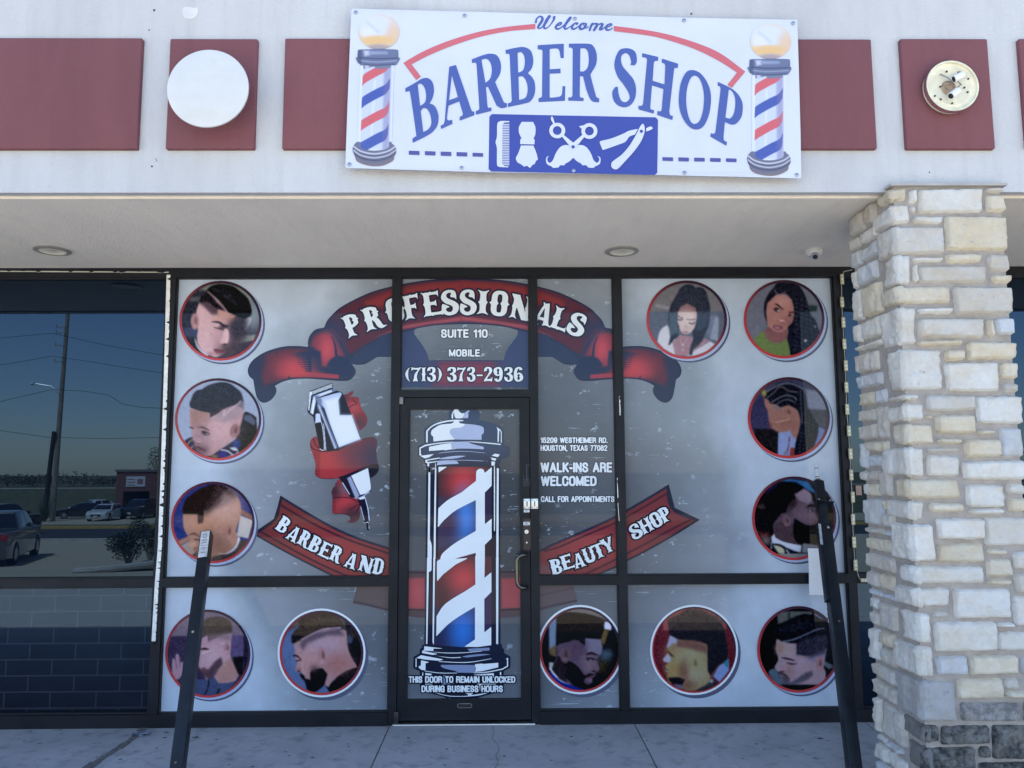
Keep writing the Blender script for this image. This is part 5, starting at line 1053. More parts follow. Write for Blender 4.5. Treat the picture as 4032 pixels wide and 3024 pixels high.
c.poly("250,240! 280,225! 480,170 505,195! 472,250! 485,400! 612,402! 697,645! 475,730! 330,330!",(172,192,226),3); c.poly("330,250! 470,215! 485,400! 612,402! 697,645! 480,725! 380,470!",(208,224,246),30); c.poly("255,235 300,235 310,330 380,520 470,730! 430,745! 340,500 260,330!",(110,126,158),14); c.poly("262,300! 278,300! 380,560! 452,738! 436,742! 350,520!",(170,186,214),6); c.line("305,330 380,500 475,732",4,(40,50,70),2)
c.poly("240,395! 255,382! 285,388! 298,470! 238,480!",(188,206,234),3); c.line("235,480 300,475 330,740 284,745",3.5,(196,212,238),2); c.line("322,490 345,760",3.5,(196,212,238),2); c.poly("240,490! 295,482! 320,738! 285,742!",(26,32,46),3)
c.poly("600,1020! 775,940! 800,1100 800,1165 770,1195 700,1220! 665,1180!",(206,222,245),3); c.poly("562,1045! 600,1022! 690,1215! 665,1248! 640,1235!",(140,156,190),8); c.line("600,1022 640,1110 690,1215",5,(60,60,84),3); c.line("690,1218 760,1200 800,1165",4,(60,72,100),2); c.line("640,1245 700,1240 790,1185",4,(180,198,226),2)
c.poly("675,1255! 740,1225! 748,1250! 700,1262!",W1,2); c.line("745,1240 775,1360 788,1475",5,(190,208,236),2); c.line("700,1335 735,1470",3.5,(180,198,230),2); c.line("515,1090 585,1207",4,(190,206,234),2); c.line("755,1497 782,1497 788,1560",3.5,W1,2)
g.mesh('clipper_print',PM['art'],lay(0),R5,paint=c)
# ---- barber pole on the door glass
R6=thing('barber_pole_decal','large red, white and blue barber pole print on the door glass','window decal')
g=Fld(1600,1595,2040,2770,2.2,m=6); g.tf=TP
g.ell(1990,1700,1,1) if 0 else None
P=[(1640+1150/6.1444,1590+250/6.1444)]
g.tf=TP; g.ell(1150,280,375,280); g.tf=TP
g.add("185,960! 185,640 240,570 400,470 700,390 1000,365 1300,370 1700,430 1950,510 2080,600 2110,690! 2110,960! 2115,1010! 2250,1040! 2250,1280! 2060,1330! 1960,1560! 2010,1560! 2010,1660! 240,1660! 240,1560! 200,1440! 180,1345! 40,1270! 30,1030! 190,950!")
g.tf=TH; g.add("350,740! 1080,740! 1080,1659! 340,1659!")
g.tf=TFd; g.add("335,-20! 1050,-20! 1050,830! 320,830!")
g.tf=TQ; g.add("228,215! 1920,195! 1925,270! 1968,305! 1970,385! 2100,460! 2105,680! 2090,700! 1960,770! 1960,1100! 1930,1210! 1750,1240 1420,1330! 1410,1420! 720,1420! 730,1330! 400,1240 230,1215! 180,1100! 175,770! 50,715! 35,690! 45,460! 175,395! 180,300! 225,270!")
c=Can(1600,1595,2040,2770,2.2,(36,44,62)); c.tf=TP; c.sc=6.14
c.poly("0,0! 2400,0! 2400,1400! 0,1400!",(62,78,104),400,.9) ; c.tf=TFd; c.sc=2.44; c.poly("100,-300! 1300,-300! 1300,600! 100,600!",(44,46,58),150,.5)
g.mesh('pole_outline_print',PM['art'],lay(1),R6,paint=c,clip=pane_clip(g,[QD]))
# coloured body
g=Fld(1700,1820,1960,2560,2.2,m=5); c=Can(1700,1820,1960,2560,2.2,(70,52,62)); c.tf=TH; c.sc=2.5133; g.tf=TH
g.add("468,750! 995,750! 995,1659! 465,1659!"); g.tf=TFd; g.add("437,-10! 966,-10! 966,835! 700,850! 412,830!")
c.ell(720,900,150,170,(186,70,76),1,1.); c.poly("440,1060! 1000,1060! 1000,1560! 440,1560!",(62,66,96),60); c.ell(730,1250,100,230,(74,128,206),1,1.); c.ell(560,1300,100,150,(72,56,74),1,.7)
c.tf=TFd; c.sc=2.44; c.poly("400,0! 1000,0! 1000,480! 400,480!",(96,58,64),60); c.ell(700,190,130,130,(180,74,80),1,1.); c.poly("400,470! 980,470! 980,850! 400,850!",(46,52,84),60); c.ell(690,690,120,220,(52,112,196),1,1.); c.ell(480,380,60,110,(70,54,58),1,.7)
c.tf=TH; c.sc=2.5133; c.poly("925,900! 1000,900! 1000,1460! 925,1460!",(52,50,78),8); c.poly("925,1460! 1000,1440! 1000,1700! 925,1700!",(48,44,56),8); c.tf=TFd; c.sc=2.44; c.poly("895,-20! 970,-20! 970,180! 895,180!",(84,56,66),8); c.poly("895,370! 970,320! 970,700! 895,710!",(56,52,84),8)
g.mesh('pole_stripe_print',PM['art'],lay(2),R6,paint=c)
# white spiral
g=Fld(1690,1820,1960,2560,1.6,m=4); g.tf=TH
g.add("462,1350! 467,1160! 560,1080 700,1000! 840,888! 842,820 850,785 880,768 910,775 927,810! 996,752! 995,935! 927,1005! 927,1318! 995,1262! 995,1455! 927,1522! 927,1700! 837,1700! 838,1600! 480,1700! 500,1620 560,1560 640,1500 740,1440! 838,1383! 838,1078! 640,1180 520,1280!")
g.tf=TFd; g.add("455,10! 730,-6! 730,0! 620,55! 500,150! 441,218! 440,30!"); g.add("808,-25! 900,-25! 897,185! 963,130! 964,318! 895,388! 895,708! 962,655! 962,830! 830,848! 703,845! 806,775! 806,463! 700,525 560,620 434,745! 437,553! 500,455 590,385 700,320! 810,248!")
g.tf=TH; g.add("470,750! 555,748! 470,805!")
g.mesh('pole_white_print',PM['white'],lay(3),R6)
# glass tube lines
g=Fld(1660,1820,2000,2560,1.4,m=4); g.tf=TH
g.add("370,762! 445,754! 425,772 388,772! 382,1659! 360,1659!"); g.add("434,772 447,768! 440,1659! 420,1659!"); g.add("1046,762! 1066,765! 1062,1659! 1040,1659!"); g.add("1018,770 1028,800 1028,1340 1018,1380!"); g.add("375,1455! 392,1490 402,1540 402,1659! 372,1659!")
g.tf=TFd; g.add("345,-10! 388,-10! 388,100 380,120! 362,128! 348,820! 336,820!"); g.add("405,-10! 424,-10! 410,830! 398,800!"); g.add("1008,-10! 1032,-10! 1028,820! 1010,820!")
g.mesh('pole_line_print',PM['white'],lay(3),R6)
# caps: white highlights
g=Fld(1640,1595,2000,1860,1.3,m=4); g.tf=TP
for q in ("850,270! 850,330 865,362! 885,360! 885,290 895,230 915,200! 915,260 925,310 955,352! 1085,352! 1140,300 1165,220! 1100,230 1050,200 1005,140 1010,110 1030,90! 990,90! 930,130 880,190","233,680! 250,640 330,560 480,470 700,410 950,385 1140,395! 1130,415! 1030,425! 960,430! 850,425 700,445 480,505 350,580 272,668! 270,935! 232,935!",
 "925,420! 1010,420! 1060,470 1165,485! 1160,520 1080,570 900,590 830,620 810,680 830,740 880,810 940,860! 700,880 410,912! 405,795! 370,765 350,720 365,650 430,590 560,515 700,490 850,475","68,1250! 70,1060! 210,990! 500,945 885,915! 870,935! 500,970 240,1020! 102,1080! 104,1215! 125,1225! 120,1245!",
 "302,1140! 302,1042! 600,980 860,948! 845,990 850,1040 860,1100! 690,1125! 670,1115!","1258,910! 1500,920 2000,965 2040,985! 2025,995! 1600,950 1300,925 1262,922!","1940,555! 1985,595 2040,640 2062,690! 2060,940! 2040,940! 2040,690 2000,635! 1990,925! 1962,925! 1965,650!",
 "85,1258! 420,1215! 380,1245 300,1300! 195,1320!","215,1355! 560,1300 500,1335! 260,1375! 262,1410! 500,1390! 530,1400! 300,1440! 310,1510! 265,1515! 260,1440! 215,1420!","1820,1255! 1895,1205! 2015,1225! 1970,1290!","1770,1295! 1935,1328! 1905,1380! 1800,1345! 1830,1325!","1812,1392! 1900,1400! 1893,1500! 1815,1492!","290,1655! 292,1555! 480,1530! 475,1550! 335,1580! 335,1655!"): g.add(q)
g.mesh('cap_highlight_print',PM['white'],lay(3),R6,clip=pane_clip(g,[QD]))
g=Fld(1640,1595,2010,1860,1.3,m=4); g.tf=TP
for q in ("1090,345! 1145,300 1170,220! 1220,180 1270,160 1280,185 1250,220 1255,290 1245,345!","815,690! 830,620 900,590 1080,570 1165,500! 1165,485! 1400,505 1560,540 1620,580 1628,680 1610,730! 1575,745! 1572,870! 940,862! 880,810 830,740","850,1000 880,920! 1255,910! 1290,950 1450,1000 1610,1040 1630,1070 1620,1100! 1300,1085 1000,1085 870,1112! 855,1050","485,1485! 510,1420 560,1390 940,1382! 990,1400 1020,1450! 700,1465",
 "500,1330! 800,1275 1050,1255 1200,1262! 1000,1310 800,1335 600,1340","420,1215! 700,1165 1000,1145 1300,1150 1600,1180 1750,1205! 1600,1190 1300,1160 1000,1157 700,1180","250,1400! 700,1368 1100,1358 1500,1370 1800,1395! 1500,1382 1100,1370 700,1382"): g.add(q)
g.mesh('cap_shade_print',PM['silver'],lay(2),R6)
g=Fld(1630,2500,2030,2770,1.2,m=4); g.tf=TQ
for q in ("272,240! 700,290! 470,290! 465,340! 250,335! 272,300!","228,335! 560,405! 450,425! 228,385!","105,490! 205,430! 680,520! 600,550! 300,525!","90,495! 108,500! 108,685! 88,680!","205,538! 380,580! 300,600! 298,750! 220,745! 160,700 160,670 200,650!","240,755! 600,800 970,805! 970,815! 600,815 300,775!",
 "1355,620! 1500,610! 1530,618! 1843,592! 1845,688! 1500,770! 1350,785! 1365,720 1350,650","1320,800! 1600,780 1930,715! 2030,655! 2030,520! 2000,508! 2052,485! 2055,670! 1930,740! 1600,800 1330,812!","232,795! 250,800! 248,870! 232,870!","295,808! 430,825! 430,860! 295,860!","1290,850! 1750,812! 1750,960! 1730,880! 1480,860!","1880,790! 1905,785! 1908,855! 1880,855!","290,1040! 445,1042! 440,1058! 290,1058!","1385,1040! 1790,1032! 1785,1050! 1480,1052! 1460,1200! 1440,1060!",
 "505,1235! 530,1232! 800,1290 1090,1300! 1095,1312! 800,1305","1095,1300! 1200,1290! 1195,1260 1120,1232! 1315,1232! 1265,1280! 1610,1228! 1620,1238! 1400,1290 1095,1314!","800,1345! 828,1345! 824,1400! 785,1400!","1140,1360 1180,1348! 1275,1350! 1278,1395! 1105,1398!","1312,1345! 1335,1345! 1345,1398! 1320,1398!",
 "300,345! 700,375 1100,372 1500,340! 1500,348! 1100,385 700,388","450,430! 800,475 1050,470! 1050,485! 800,488","600,560! 1000,578 1300,565 1700,500! 1700,508! 1300,580 1000,592 600,572"): g.add(q)
g.mesh('base_highlight_print',PM['white'],lay(3),R6)
g=Fld(1630,2500,2030,2770,1.3,m=4); g.tf=TQ
for q in ("625,660 640,635! 1350,640! 1350,780! 1320,805! 970,800! 930,765 700,710","1190,295! 1660,270! 1660,330! 1240,355!","1060,465! 1250,425 1500,405 1700,410! 1500,440 1200,475","680,850! 900,855! 900,1040! 630,1055! 680,1030!","980,1360! 1120,1358! 1105,1398! 980,1398!"): g=Fld(1630,2500,2030,2770,1.3,m=4); g.tf=TQ; g.add(q); g.mesh('base_shade_print',PM['grey'],lay(2),R6)
R7=thing('door_notice_decal','white lettering THIS DOOR TO REMAIN UNLOCKED DURING BUSINESS HOURS low on the door glass','window decal')
plain('THIS DOOR TO REMAIN UNLOCKED',1608.9,2662.3,2028.9,2688.9,lay(5),R7,ink='black',out=4.2); plain('DURING BUSINESS HOURS',1659.7,2698.8,1979.8,2725.8,lay(5),R7,ink='black',out=4.2)
# ================================================================ round portraits
def ring(tfc,cx,cy,rx,ry,rw,sh,label,paint,mode='a',clip=None,h=2.6,bgc=(60,66,80)):
    """cx..: outer circle of the ring in native pixels; sh=(dx,dy) of the white rim and its grey shadow"""
    t=thing('portrait_decal',label,'window decal','round haircut portraits on the shop window')
    R=max(rx,ry)+max(abs(sh[0]),abs(sh[1]))+14
    def circ(k,dx=0,dy=0,hh=2.2):
        g=Fld(cx-R,cy-R,cx+R,cy+R,hh,m=4); g.ell(cx+dx,cy+dy,rx+k,ry+k); return g
    cl=lambda g:(pane_clip(g,[clip]) if clip else None)
    k=0 if mode=='a' else 7
    g=circ(k+1,sh[0],sh[1]); g.mesh('shadow_print',PM['shadow'],lay(1),t,clip=cl(g))
    g=circ(k+.5,sh[0]*.55,sh[1]*.55) if mode=='a' else circ(8); g.mesh('white_rim_print',PM['white'] if mode!='a' else PM['silver'],lay(2),t,clip=cl(g))
    c=Can(cx-R,cy-R,cx+R,cy+R,4.,(176,70,76)); 
    c.ell(cx+rx*.75,cy-ry*.5,rx*1.15,ry*1.1,(48,44,62),1,1.); c.ell(cx+rx*.2,cy-ry*1.05,rx*.9,ry*.7,(56,46,62),1,.8); c.ell(cx-rx*.3,cy+ry*.9,rx*1.,ry*.5,(182,72,74),1,.8)
    g=circ(0); g.ell(cx,cy,rx-rw,ry-rw,True); g.mesh('ring_print',PM['art'],lay(3),t,paint=c,clip=cl(g))
    g=Fld(cx-rx-4,cy-ry-4,cx+rx+4,cy+ry+4,h,m=4); g.ell(cx,cy,rx-rw+.6,ry-rw+.6)
    c=Can(cx-rx-4,cy-ry-4,cx+rx+4,cy+ry+4,h,bgc); c.tf=tfc[0]; c.sc=tfc[1]; paint(c); c.sample_noise=0
    r=np.random.default_rng(int(cx)); n1=r.standard_normal(c.C.shape[:2]); n2=r.standard_normal((c.C.shape[0]//4+2,c.C.shape[1]//4+2)); n2=np.kron(n2,np.ones((4,4)))[:n1.shape[0],:n1.shape[1]]
    for _ in range(3): n2=(n2+np.roll(n2,1,0)+np.roll(n2,-1,0)+np.roll(n2,1,1)+np.roll(n2,-1,1))/5
    b=c.C.copy()
    for _ in range(2): b=(b*2+np.roll(b,1,0)+np.roll(b,-1,0)+np.roll(b,1,1)+np.roll(b,-1,1))/6
    y_=(b@np.array([.3,.59,.11]))[...,None]; b=y_+(b-y_)*.74; c.C=255*(np.clip(b,0,255)/255)**1.14*np.array([1.0,.965,.945]); dk_=np.clip((95-c.C.mean(2))/60,0,1)*np.clip((c.C.mean(2)-18)/25,0,1); n3=np.kron(r.standard_normal((n1.shape[0]//2+1,n1.shape[1]//2+1)),np.ones((2,2)))[:n1.shape[0],:n1.shape[1]]; c.C=np.clip(c.C+n1[...,None]*3+n2[...,None]*2.5+(n3*dk_)[...,None]*6,3,250)
    g.mesh('photo_print',PM['art'],lay(3),t,paint=c,clip=cl(g)); return t
def ear(c,x,y,rx,ry,sk,dk,rot=0):
    c.ell(x,y,rx,ry,sk,.15,1,rot); c.ell(x,y,rx*.74,ry*.80,dk,.7,.42,rot); c.ell(x+rx*.1,y-ry*.05,rx*.34,ry*.4,tuple(int(q*.62) for q in dk),.7,.45,rot); c.ell(x-rx*.25,y-ry*.1,rx*.22,ry*.5,sk,.6,.7,rot); c.ell(x-rx*.05,y+ry*.6,rx*.5,ry*.3,sk,.4,.9,rot)
SK=(206,176,190); SKD=(150,118,130); 
def p1(c):
    c.poly("300,330! 900,100! 1500,300! 1500,1300! 200,1300!",(52,62,84),10); c.poly("520,300! 640,210! 900,170! 1130,230! 1260,400! 1300,640! 1180,600! 1000,300! 640,300!",(118,140,138),20); c.ell(1290,640,150,230,(132,160,180),.8,.9); c.poly("1150,860 1150,760 1190,700 1260,690 1250,760 1190,860",(176,204,220),14)
    c.poly("1060,950! 1320,930! 1300,1010! 1040,1060!",(140,160,158),16); c.poly("400,400! 540,390! 540,460! 370,455!",(90,104,116),14); c.poly("280,830! 520,830! 500,960! 330,960!",(66,82,124),14)
    c.poly("460,970! 500,1080 570,1160 660,1210! 640,1240! 560,1190 490,1110 455,1010",(190,206,230),5); c.poly("340,1000! 450,970! 480,1100 560,1190 650,1250! 500,1250! 360,1100!",(44,50,66),8)
    c.poly("480,600! 530,440! 620,330! 700,340! 900,600! 1080,650! 1150,700 1120,800 1060,900 1020,1000 950,1100 880,1200 760,1250 640,1210 560,1150 500,1060 490,960 500,860 480,720",SK,5)
    c.ell(1050,880,140,290,(88,74,92),.9,1.); c.ell(1080,780,110,200,(58,60,80),.6,.9); c.ell(920,1150,130,120,(92,76,92),.8,.9); c.ell(860,690,150,70,(196,150,140),.8,.7)
    c.poly("520,440! 560,350! 640,310! 780,480! 910,600! 800,570! 780,640! 700,640 600,540 520,480",(84,72,92),30,.9); c.poly("545,370! 640,310! 800,500! 880,590! 770,560 640,470 530,470",(40,42,60),16)
    c.poly("632,290 700,235 800,210 900,215 1020,250 1120,330 1200,400 1250,500 1268,620 1240,670! 1150,700 1050,660 920,610! 800,450 640,310!",(28,34,50),5)
    for i in range(6): c.line(f"{720+i*45},{270+i*12} {790+i*55},{330+i*40}",5,(92,100,122),4,.6)
    c.line("645,320 800,455 915,600",9,(160,140,155),4); c.poly("790,568! 920,605! 1040,660! 1000,700! 780,650!",(192,150,146),8,.8)
    ear(c,460,740,58,115,(190,150,160),(128,90,104)); c.line("700,748 800,755 870,800 930,810",[5,14,18,8],(50,44,60),4); c.line("730,825 790,840 840,850",[4,10,8],(70,52,66),4); c.ell(860,830,60,40,(72,60,78),.7,.8)
    c.poly("880,850 930,860 945,940 930,1040 890,1075 830,1060 810,1020 850,960",(214,184,196),8); c.ell(885,1068,40,14,(92,64,78),.5); c.ell(770,990,70,130,(180,140,154),.9,.5); c.poly("730,1140 800,1135 880,1170 840,1195 760,1190",(140,84,98),5); c.line("725,1140 800,1150 870,1165",5,(84,50,64),3); c.ell(700,1200,60,20,(176,140,154),.8)
ring((T_(640,1060,3.6065),3.6065),868,1263,162,157.5,10,(12,13),'round print of a boy with slick side-parted hair looking down, top left',p1)
def p2(c):
    c.poly("200,100! 1700,100! 1700,1500! 200,1500!",(150,176,212),5); c.poly("1325,700 1440,700 1530,760! 1560,1100! 1250,1350! 1200,1100!",(34,40,56),8); c.poly("1330,720! 1440,720! 1520,820! 1500,900! 1330,800!",(92,110,146),20,.9)
    c.poly("360,1170 430,1100 490,1080! 560,1300! 700,1390! 1000,1250! 1230,1090! 1310,1200! 1200,1350! 900,1460! 500,1400!",(44,46,88),6); c.line("400,1220 440,1160 490,1120",10,(150,160,130),5); c.line("450,1290 490,1230",12,(150,150,120),5)
    c.ell(980,1370,80,50,(40,54,160),.5); c.line("960,1290 1060,1310 1140,1370",12,(196,210,226),4); c.poly("1090,1260! 1200,1240! 1240,1310! 1150,1300!",(190,214,222),5); c.ell(1215,1200,60,60,(36,70,160),.4); c.ell(850,1400,60,30,(120,110,90),.6)
    c.poly("445,640! 480,610! 1320,500! 1330,640 1300,800 1262,920! 1250,1020 1200,1080 1100,1160 960,1270 800,1380 700,1390 620,1340 545,1270 520,1180 490,1080 485,980! 450,900 440,760",(186,150,158),5)
    c.poly("445,640! 740,670! 780,780! 700,1000! 480,900!",(158,124,118),30,.8); c.ell(650,1050,130,180,(150,122,142),.9,.8); c.ell(640,1300,110,90,(118,92,112),.9,.9); c.ell(950,950,250,200,(206,172,182),1,.8); c.poly("800,800! 1000,640! 1280,480! 1320,640! 1200,800! 1000,840!",(164,150,166),40,.9)
    c.poly("455,600 440,540 470,460 500,380 560,320 640,300 740,240 860,200 980,185 1100,210 1200,280 1270,340 1310,430 1325,520! 1290,490! 1180,560! 1000,620! 900,700! 780,760! 770,685! 600,655! 480,610!",(52,62,82),6); c.poly("775,690! 1000,600! 1030,620! 900,720! 780,770!",(76,66,86),14); c.poly("1180,560! 1290,480! 1325,520! 1325,620! 1240,580!",(110,108,130),26,.8)
    c.line("800,765 900,710 1020,630 990,740 1100,640 1180,580 1240,540 1270,490",7,(208,192,206),3); c.line("830,790 910,770 920,810 1000,770",6,(190,160,170),4)
    ear(c,1180,980,78,115,(172,128,136),(112,72,80),.25); c.line("580,925 660,925 760,975",[4,13,6],(70,56,70),4); c.line("450,920 500,940",9,(60,50,66),4)
    c.ell(700,1020,60,32,(66,58,80),.4,.95,.35); c.ell(730,1030,28,14,(150,140,160),.4); c.line("640,985 700,995 775,1030",5,(56,46,62),3); c.ell(580,1140,60,50,(176,146,158),.7); c.ell(600,1165,30,16,(196,166,174),.5); c.line("520,1160 560,1190 620,1180",6,(92,62,76),5)
    c.poly("540,1220 620,1240 700,1300 600,1310 545,1270",(122,84,104),8); c.line("545,1235 620,1265 700,1300",6,(72,50,66),3)
ring((T_(640,1460,4.148),4.148),859,1651,170,162,10,(11,13),'round print of a small boy with curly hair and a shaved zigzag line',p2)
def p3(c):
    c.poly("100,100! 1500,100! 1500,1500! 100,1500!",(44,70,150),5); c.poly("1280,600! 1480,700! 1480,790! 1280,680!",(150,104,92),8); c.poly("1270,700! 1480,790! 1400,1080! 1210,1040!",(190,194,190),5); c.poly("240,1130! 440,1030! 450,1110! 270,1200!",(168,124,104),8); c.poly("300,1200! 460,1110! 620,1250! 540,1420! 420,1330!",(160,160,158),6); c.poly("480,1360! 560,1280! 580,1330! 540,1410!",(60,60,70),5)
    c.poly("335,640! 600,300! 900,230! 1130,300 1240,420 1280,560 1275,700 1230,840 1205,960 1230,1050 1240,1140 1100,1290 950,1400! 700,1450! 560,1400! 560,1310 510,1290 505,1240! 440,1200 450,1130 440,1060 390,1000 345,900 335,800",(184,140,122),5)
    c.ell(1000,560,260,200,(204,168,154),1,.9); c.ell(700,900,200,160,(190,140,112),1,.8); c.ell(800,1250,250,150,(150,112,98),1,.8); c.ell(1130,300,120,120,(130,124,132),1,.7)
    c.poly("330,680! 332,560 390,430 500,340 620,260 760,210 880,190 1000,220 1080,270! 900,420! 800,560! 680,640! 660,820! 580,838! 572,684!",(38,40,50),8); c.poly("900,200! 1130,290! 1180,380! 900,560! 700,700! 680,620!",(72,66,74),60,.8); c.poly("1000,330! 1150,380! 1120,500! 900,600!",(160,138,134),60,.8); c.poly("580,684! 660,700! 655,825! 582,836!",(92,74,80),14,.9)
    ear(c,1080,970,78,140,(196,146,130),(140,92,80),.1); c.line("430,1020 520,1000 600,1050",[6,16,6],(110,80,74),8); c.line("520,1095 600,1105",9,(84,60,60),5); c.ell(500,1180,60,50,(200,154,130),.8); c.ell(540,1240,30,18,(150,100,84),.6); c.poly("560,1310 520,1280 600,1270",(160,100,90),6)
    c.poly("905,1310! 1000,1330 1100,1290 1200,1190 1240,1050! 1262,1070 1255,1160 1170,1270 1060,1330 960,1340!",(214,226,240),3); c.poly("800,1380! 960,1345! 1100,1320 1210,1230 1270,1090! 1380,1130! 1300,1300! 1050,1430! 790,1450!",(76,72,78),5)
ring((T_(640,1860,4.148),4.148),838,2057,165,161,10,(12,13),'round print of a boy in profile behind the top of the left leaning post',p3)
def p4(c):
    c.poly("100,100! 1500,100! 1500,1600! 100,1600!",(66,62,98),5); c.poly("100,100! 1500,100! 1500,570! 100,570!",(128,118,138),20); c.poly("1150,560! 1340,560! 1340,900! 1150,900!",(96,88,140),10); c.poly("1340,560! 1420,560! 1420,1100! 1340,1100!",(40,46,76),10); c.poly("1180,900! 1330,880! 1330,1180! 1200,1150!",(30,34,50),14)
    c.poly("230,940 260,920 285,960 280,870 320,850 345,920 360,980 400,960! 400,1160! 330,1240! 280,1250! 225,1150!",(172,140,164),6); c.line("285,960 300,1080",6,(110,84,112),5); c.line("345,930 350,1040",6,(110,84,112),5)
    c.poly("600,1250! 780,1240 880,1200! 980,1310! 1100,1290 1240,1260! 1100,1420! 900,1500! 560,1500!",(72,92,138),6); c.line("800,1260 780,1400 720,1490",10,(34,42,66),6); c.line("960,1400 930,1460",14,(34,42,66),6)
    c.poly("640,1000! 660,850! 690,600! 780,560! 1000,420! 1155,540! 1145,700 1140,880 1170,980 1260,1180! 1200,1270 1050,1300 950,1300! 880,1200! 760,1250! 690,1130 640,1050",(186,152,168),5); c.poly("900,1180! 1010,1000 1140,900! 1260,1180! 1150,1280! 950,1300!",(176,136,134),16)
    c.ell(900,900,120,170,(200,170,186),1,.7); c.poly("640,1050! 700,1100 800,1080 900,960 990,900! 1010,1000 940,1100 880,1200 800,1240 730,1200 680,1130",(84,66,84),24,.92); c.ell(720,1090,45,30,(120,84,100),.5)
    c.poly("560,1000! 690,570! 780,560! 790,650! 1000,560 1160,520! 1160,400 1100,310 1000,272 880,270 760,300 720,340! 560,400!",(94,84,78),8); c.poly("785,560! 1150,520! 1155,640! 1080,640! 900,600! 800,660!",(140,122,134),44,.8)
    ear(c,1080,760,56,92,(192,152,164),(124,86,100)); c.line("670,775 740,768 810,785",[10,14,6],(52,40,52),4); c.line("690,850 820,785",7,(214,214,226),3); c.line("660,825 690,850 705,905",4,(150,140,156),3); c.line("980,690 1040,680",5,(200,200,214),3)
ring((T_(620,2360,3.95),3.95),818,2574,168,174,10,(12,13),'round print of a man in glasses at bottom left behind the leaning post',p4,clip=QLL)
def p5(c):
    c.poly("100,100! 1600,100! 1600,1600! 100,1600!",(88,120,176),5); c.poly("700,560! 1500,560! 1500,1500! 1150,1500!",(24,30,48),14); c.poly("100,100! 1500,100! 1500,560! 1180,560! 900,200! 300,500! 100,500!",(90,88,96),20); c.poly("1180,250! 1280,250! 1280,700! 1180,560!",(46,50,68),10); c.poly("1280,280! 1450,300! 1450,600! 1280,600!",(62,56,58),10); c.ell(1250,620,50,60,(60,84,110),.6)
    c.poly("870,1340! 1050,1230 1200,1110 1370,1050! 1460,1080! 1300,1300! 950,1460!",(24,30,46),6)
    c.poly("385,690! 500,600! 900,450! 1200,480! 1210,640 1230,780 1280,900 1340,1000 1370,1055! 1250,1090 1100,1170 980,1280 920,1370! 860,1330! 600,1300! 480,1200 520,1140! 410,1110 415,1060 440,970 400,900 395,800",(176,140,146),5)
    c.ell(850,700,260,180,(176,156,178),1,.9); c.ell(620,950,150,160,(190,148,150),1,.7); c.ell(1080,1000,200,150,(170,112,112),1,.7); c.poly("480,720! 500,640! 700,520! 1100,450! 1160,560! 900,560! 600,680! 520,780!",(92,84,108),44,.85)
    c.poly("350,680! 345,600 380,500 460,420 440,330 520,270 640,220 800,195 950,210 1060,260 1130,350 1180,470! 1050,440 850,460 680,530 500,635! 380,688!",(74,66,62),8); c.poly("345,560! 560,565! 440,640! 375,690! 350,660!",(34,36,50),6); c.line("600,420 800,330 1050,330",30,(104,92,72),30,.5); c.line("495,632 650,545 850,460 1110,440",7,(190,166,178),3)
    ear(c,825,880,72,140,(190,150,158),(120,66,78),-.1); c.line("385,875 430,880 490,930",[14,14,5],(46,38,52),4); c.line("425,955 490,945",8,(44,36,50),4); c.ell(450,1090,45,40,(168,128,136),.6); c.ell(460,1115,22,12,(70,40,52),.5); c.line("500,1000 520,1060 540,1160",8,(198,164,174),8,.6)
    c.poly("480,1150 540,1180 560,1230! 640,1250! 640,1130 720,1080 830,1070! 905,1160! 880,1260 860,1330! 780,1400 700,1450 640,1450 590,1400 560,1300 550,1270! 490,1210",(26,32,44),10); c.ell(700,1080,60,60,(100,76,90),1,.7)
ring((T_(1060,2360,3.95),3.95),1266,2571,165.5,167,10,(11,12),'round print of a man with dark beard between left leaning post and door',p5,'b',clip=QLL)
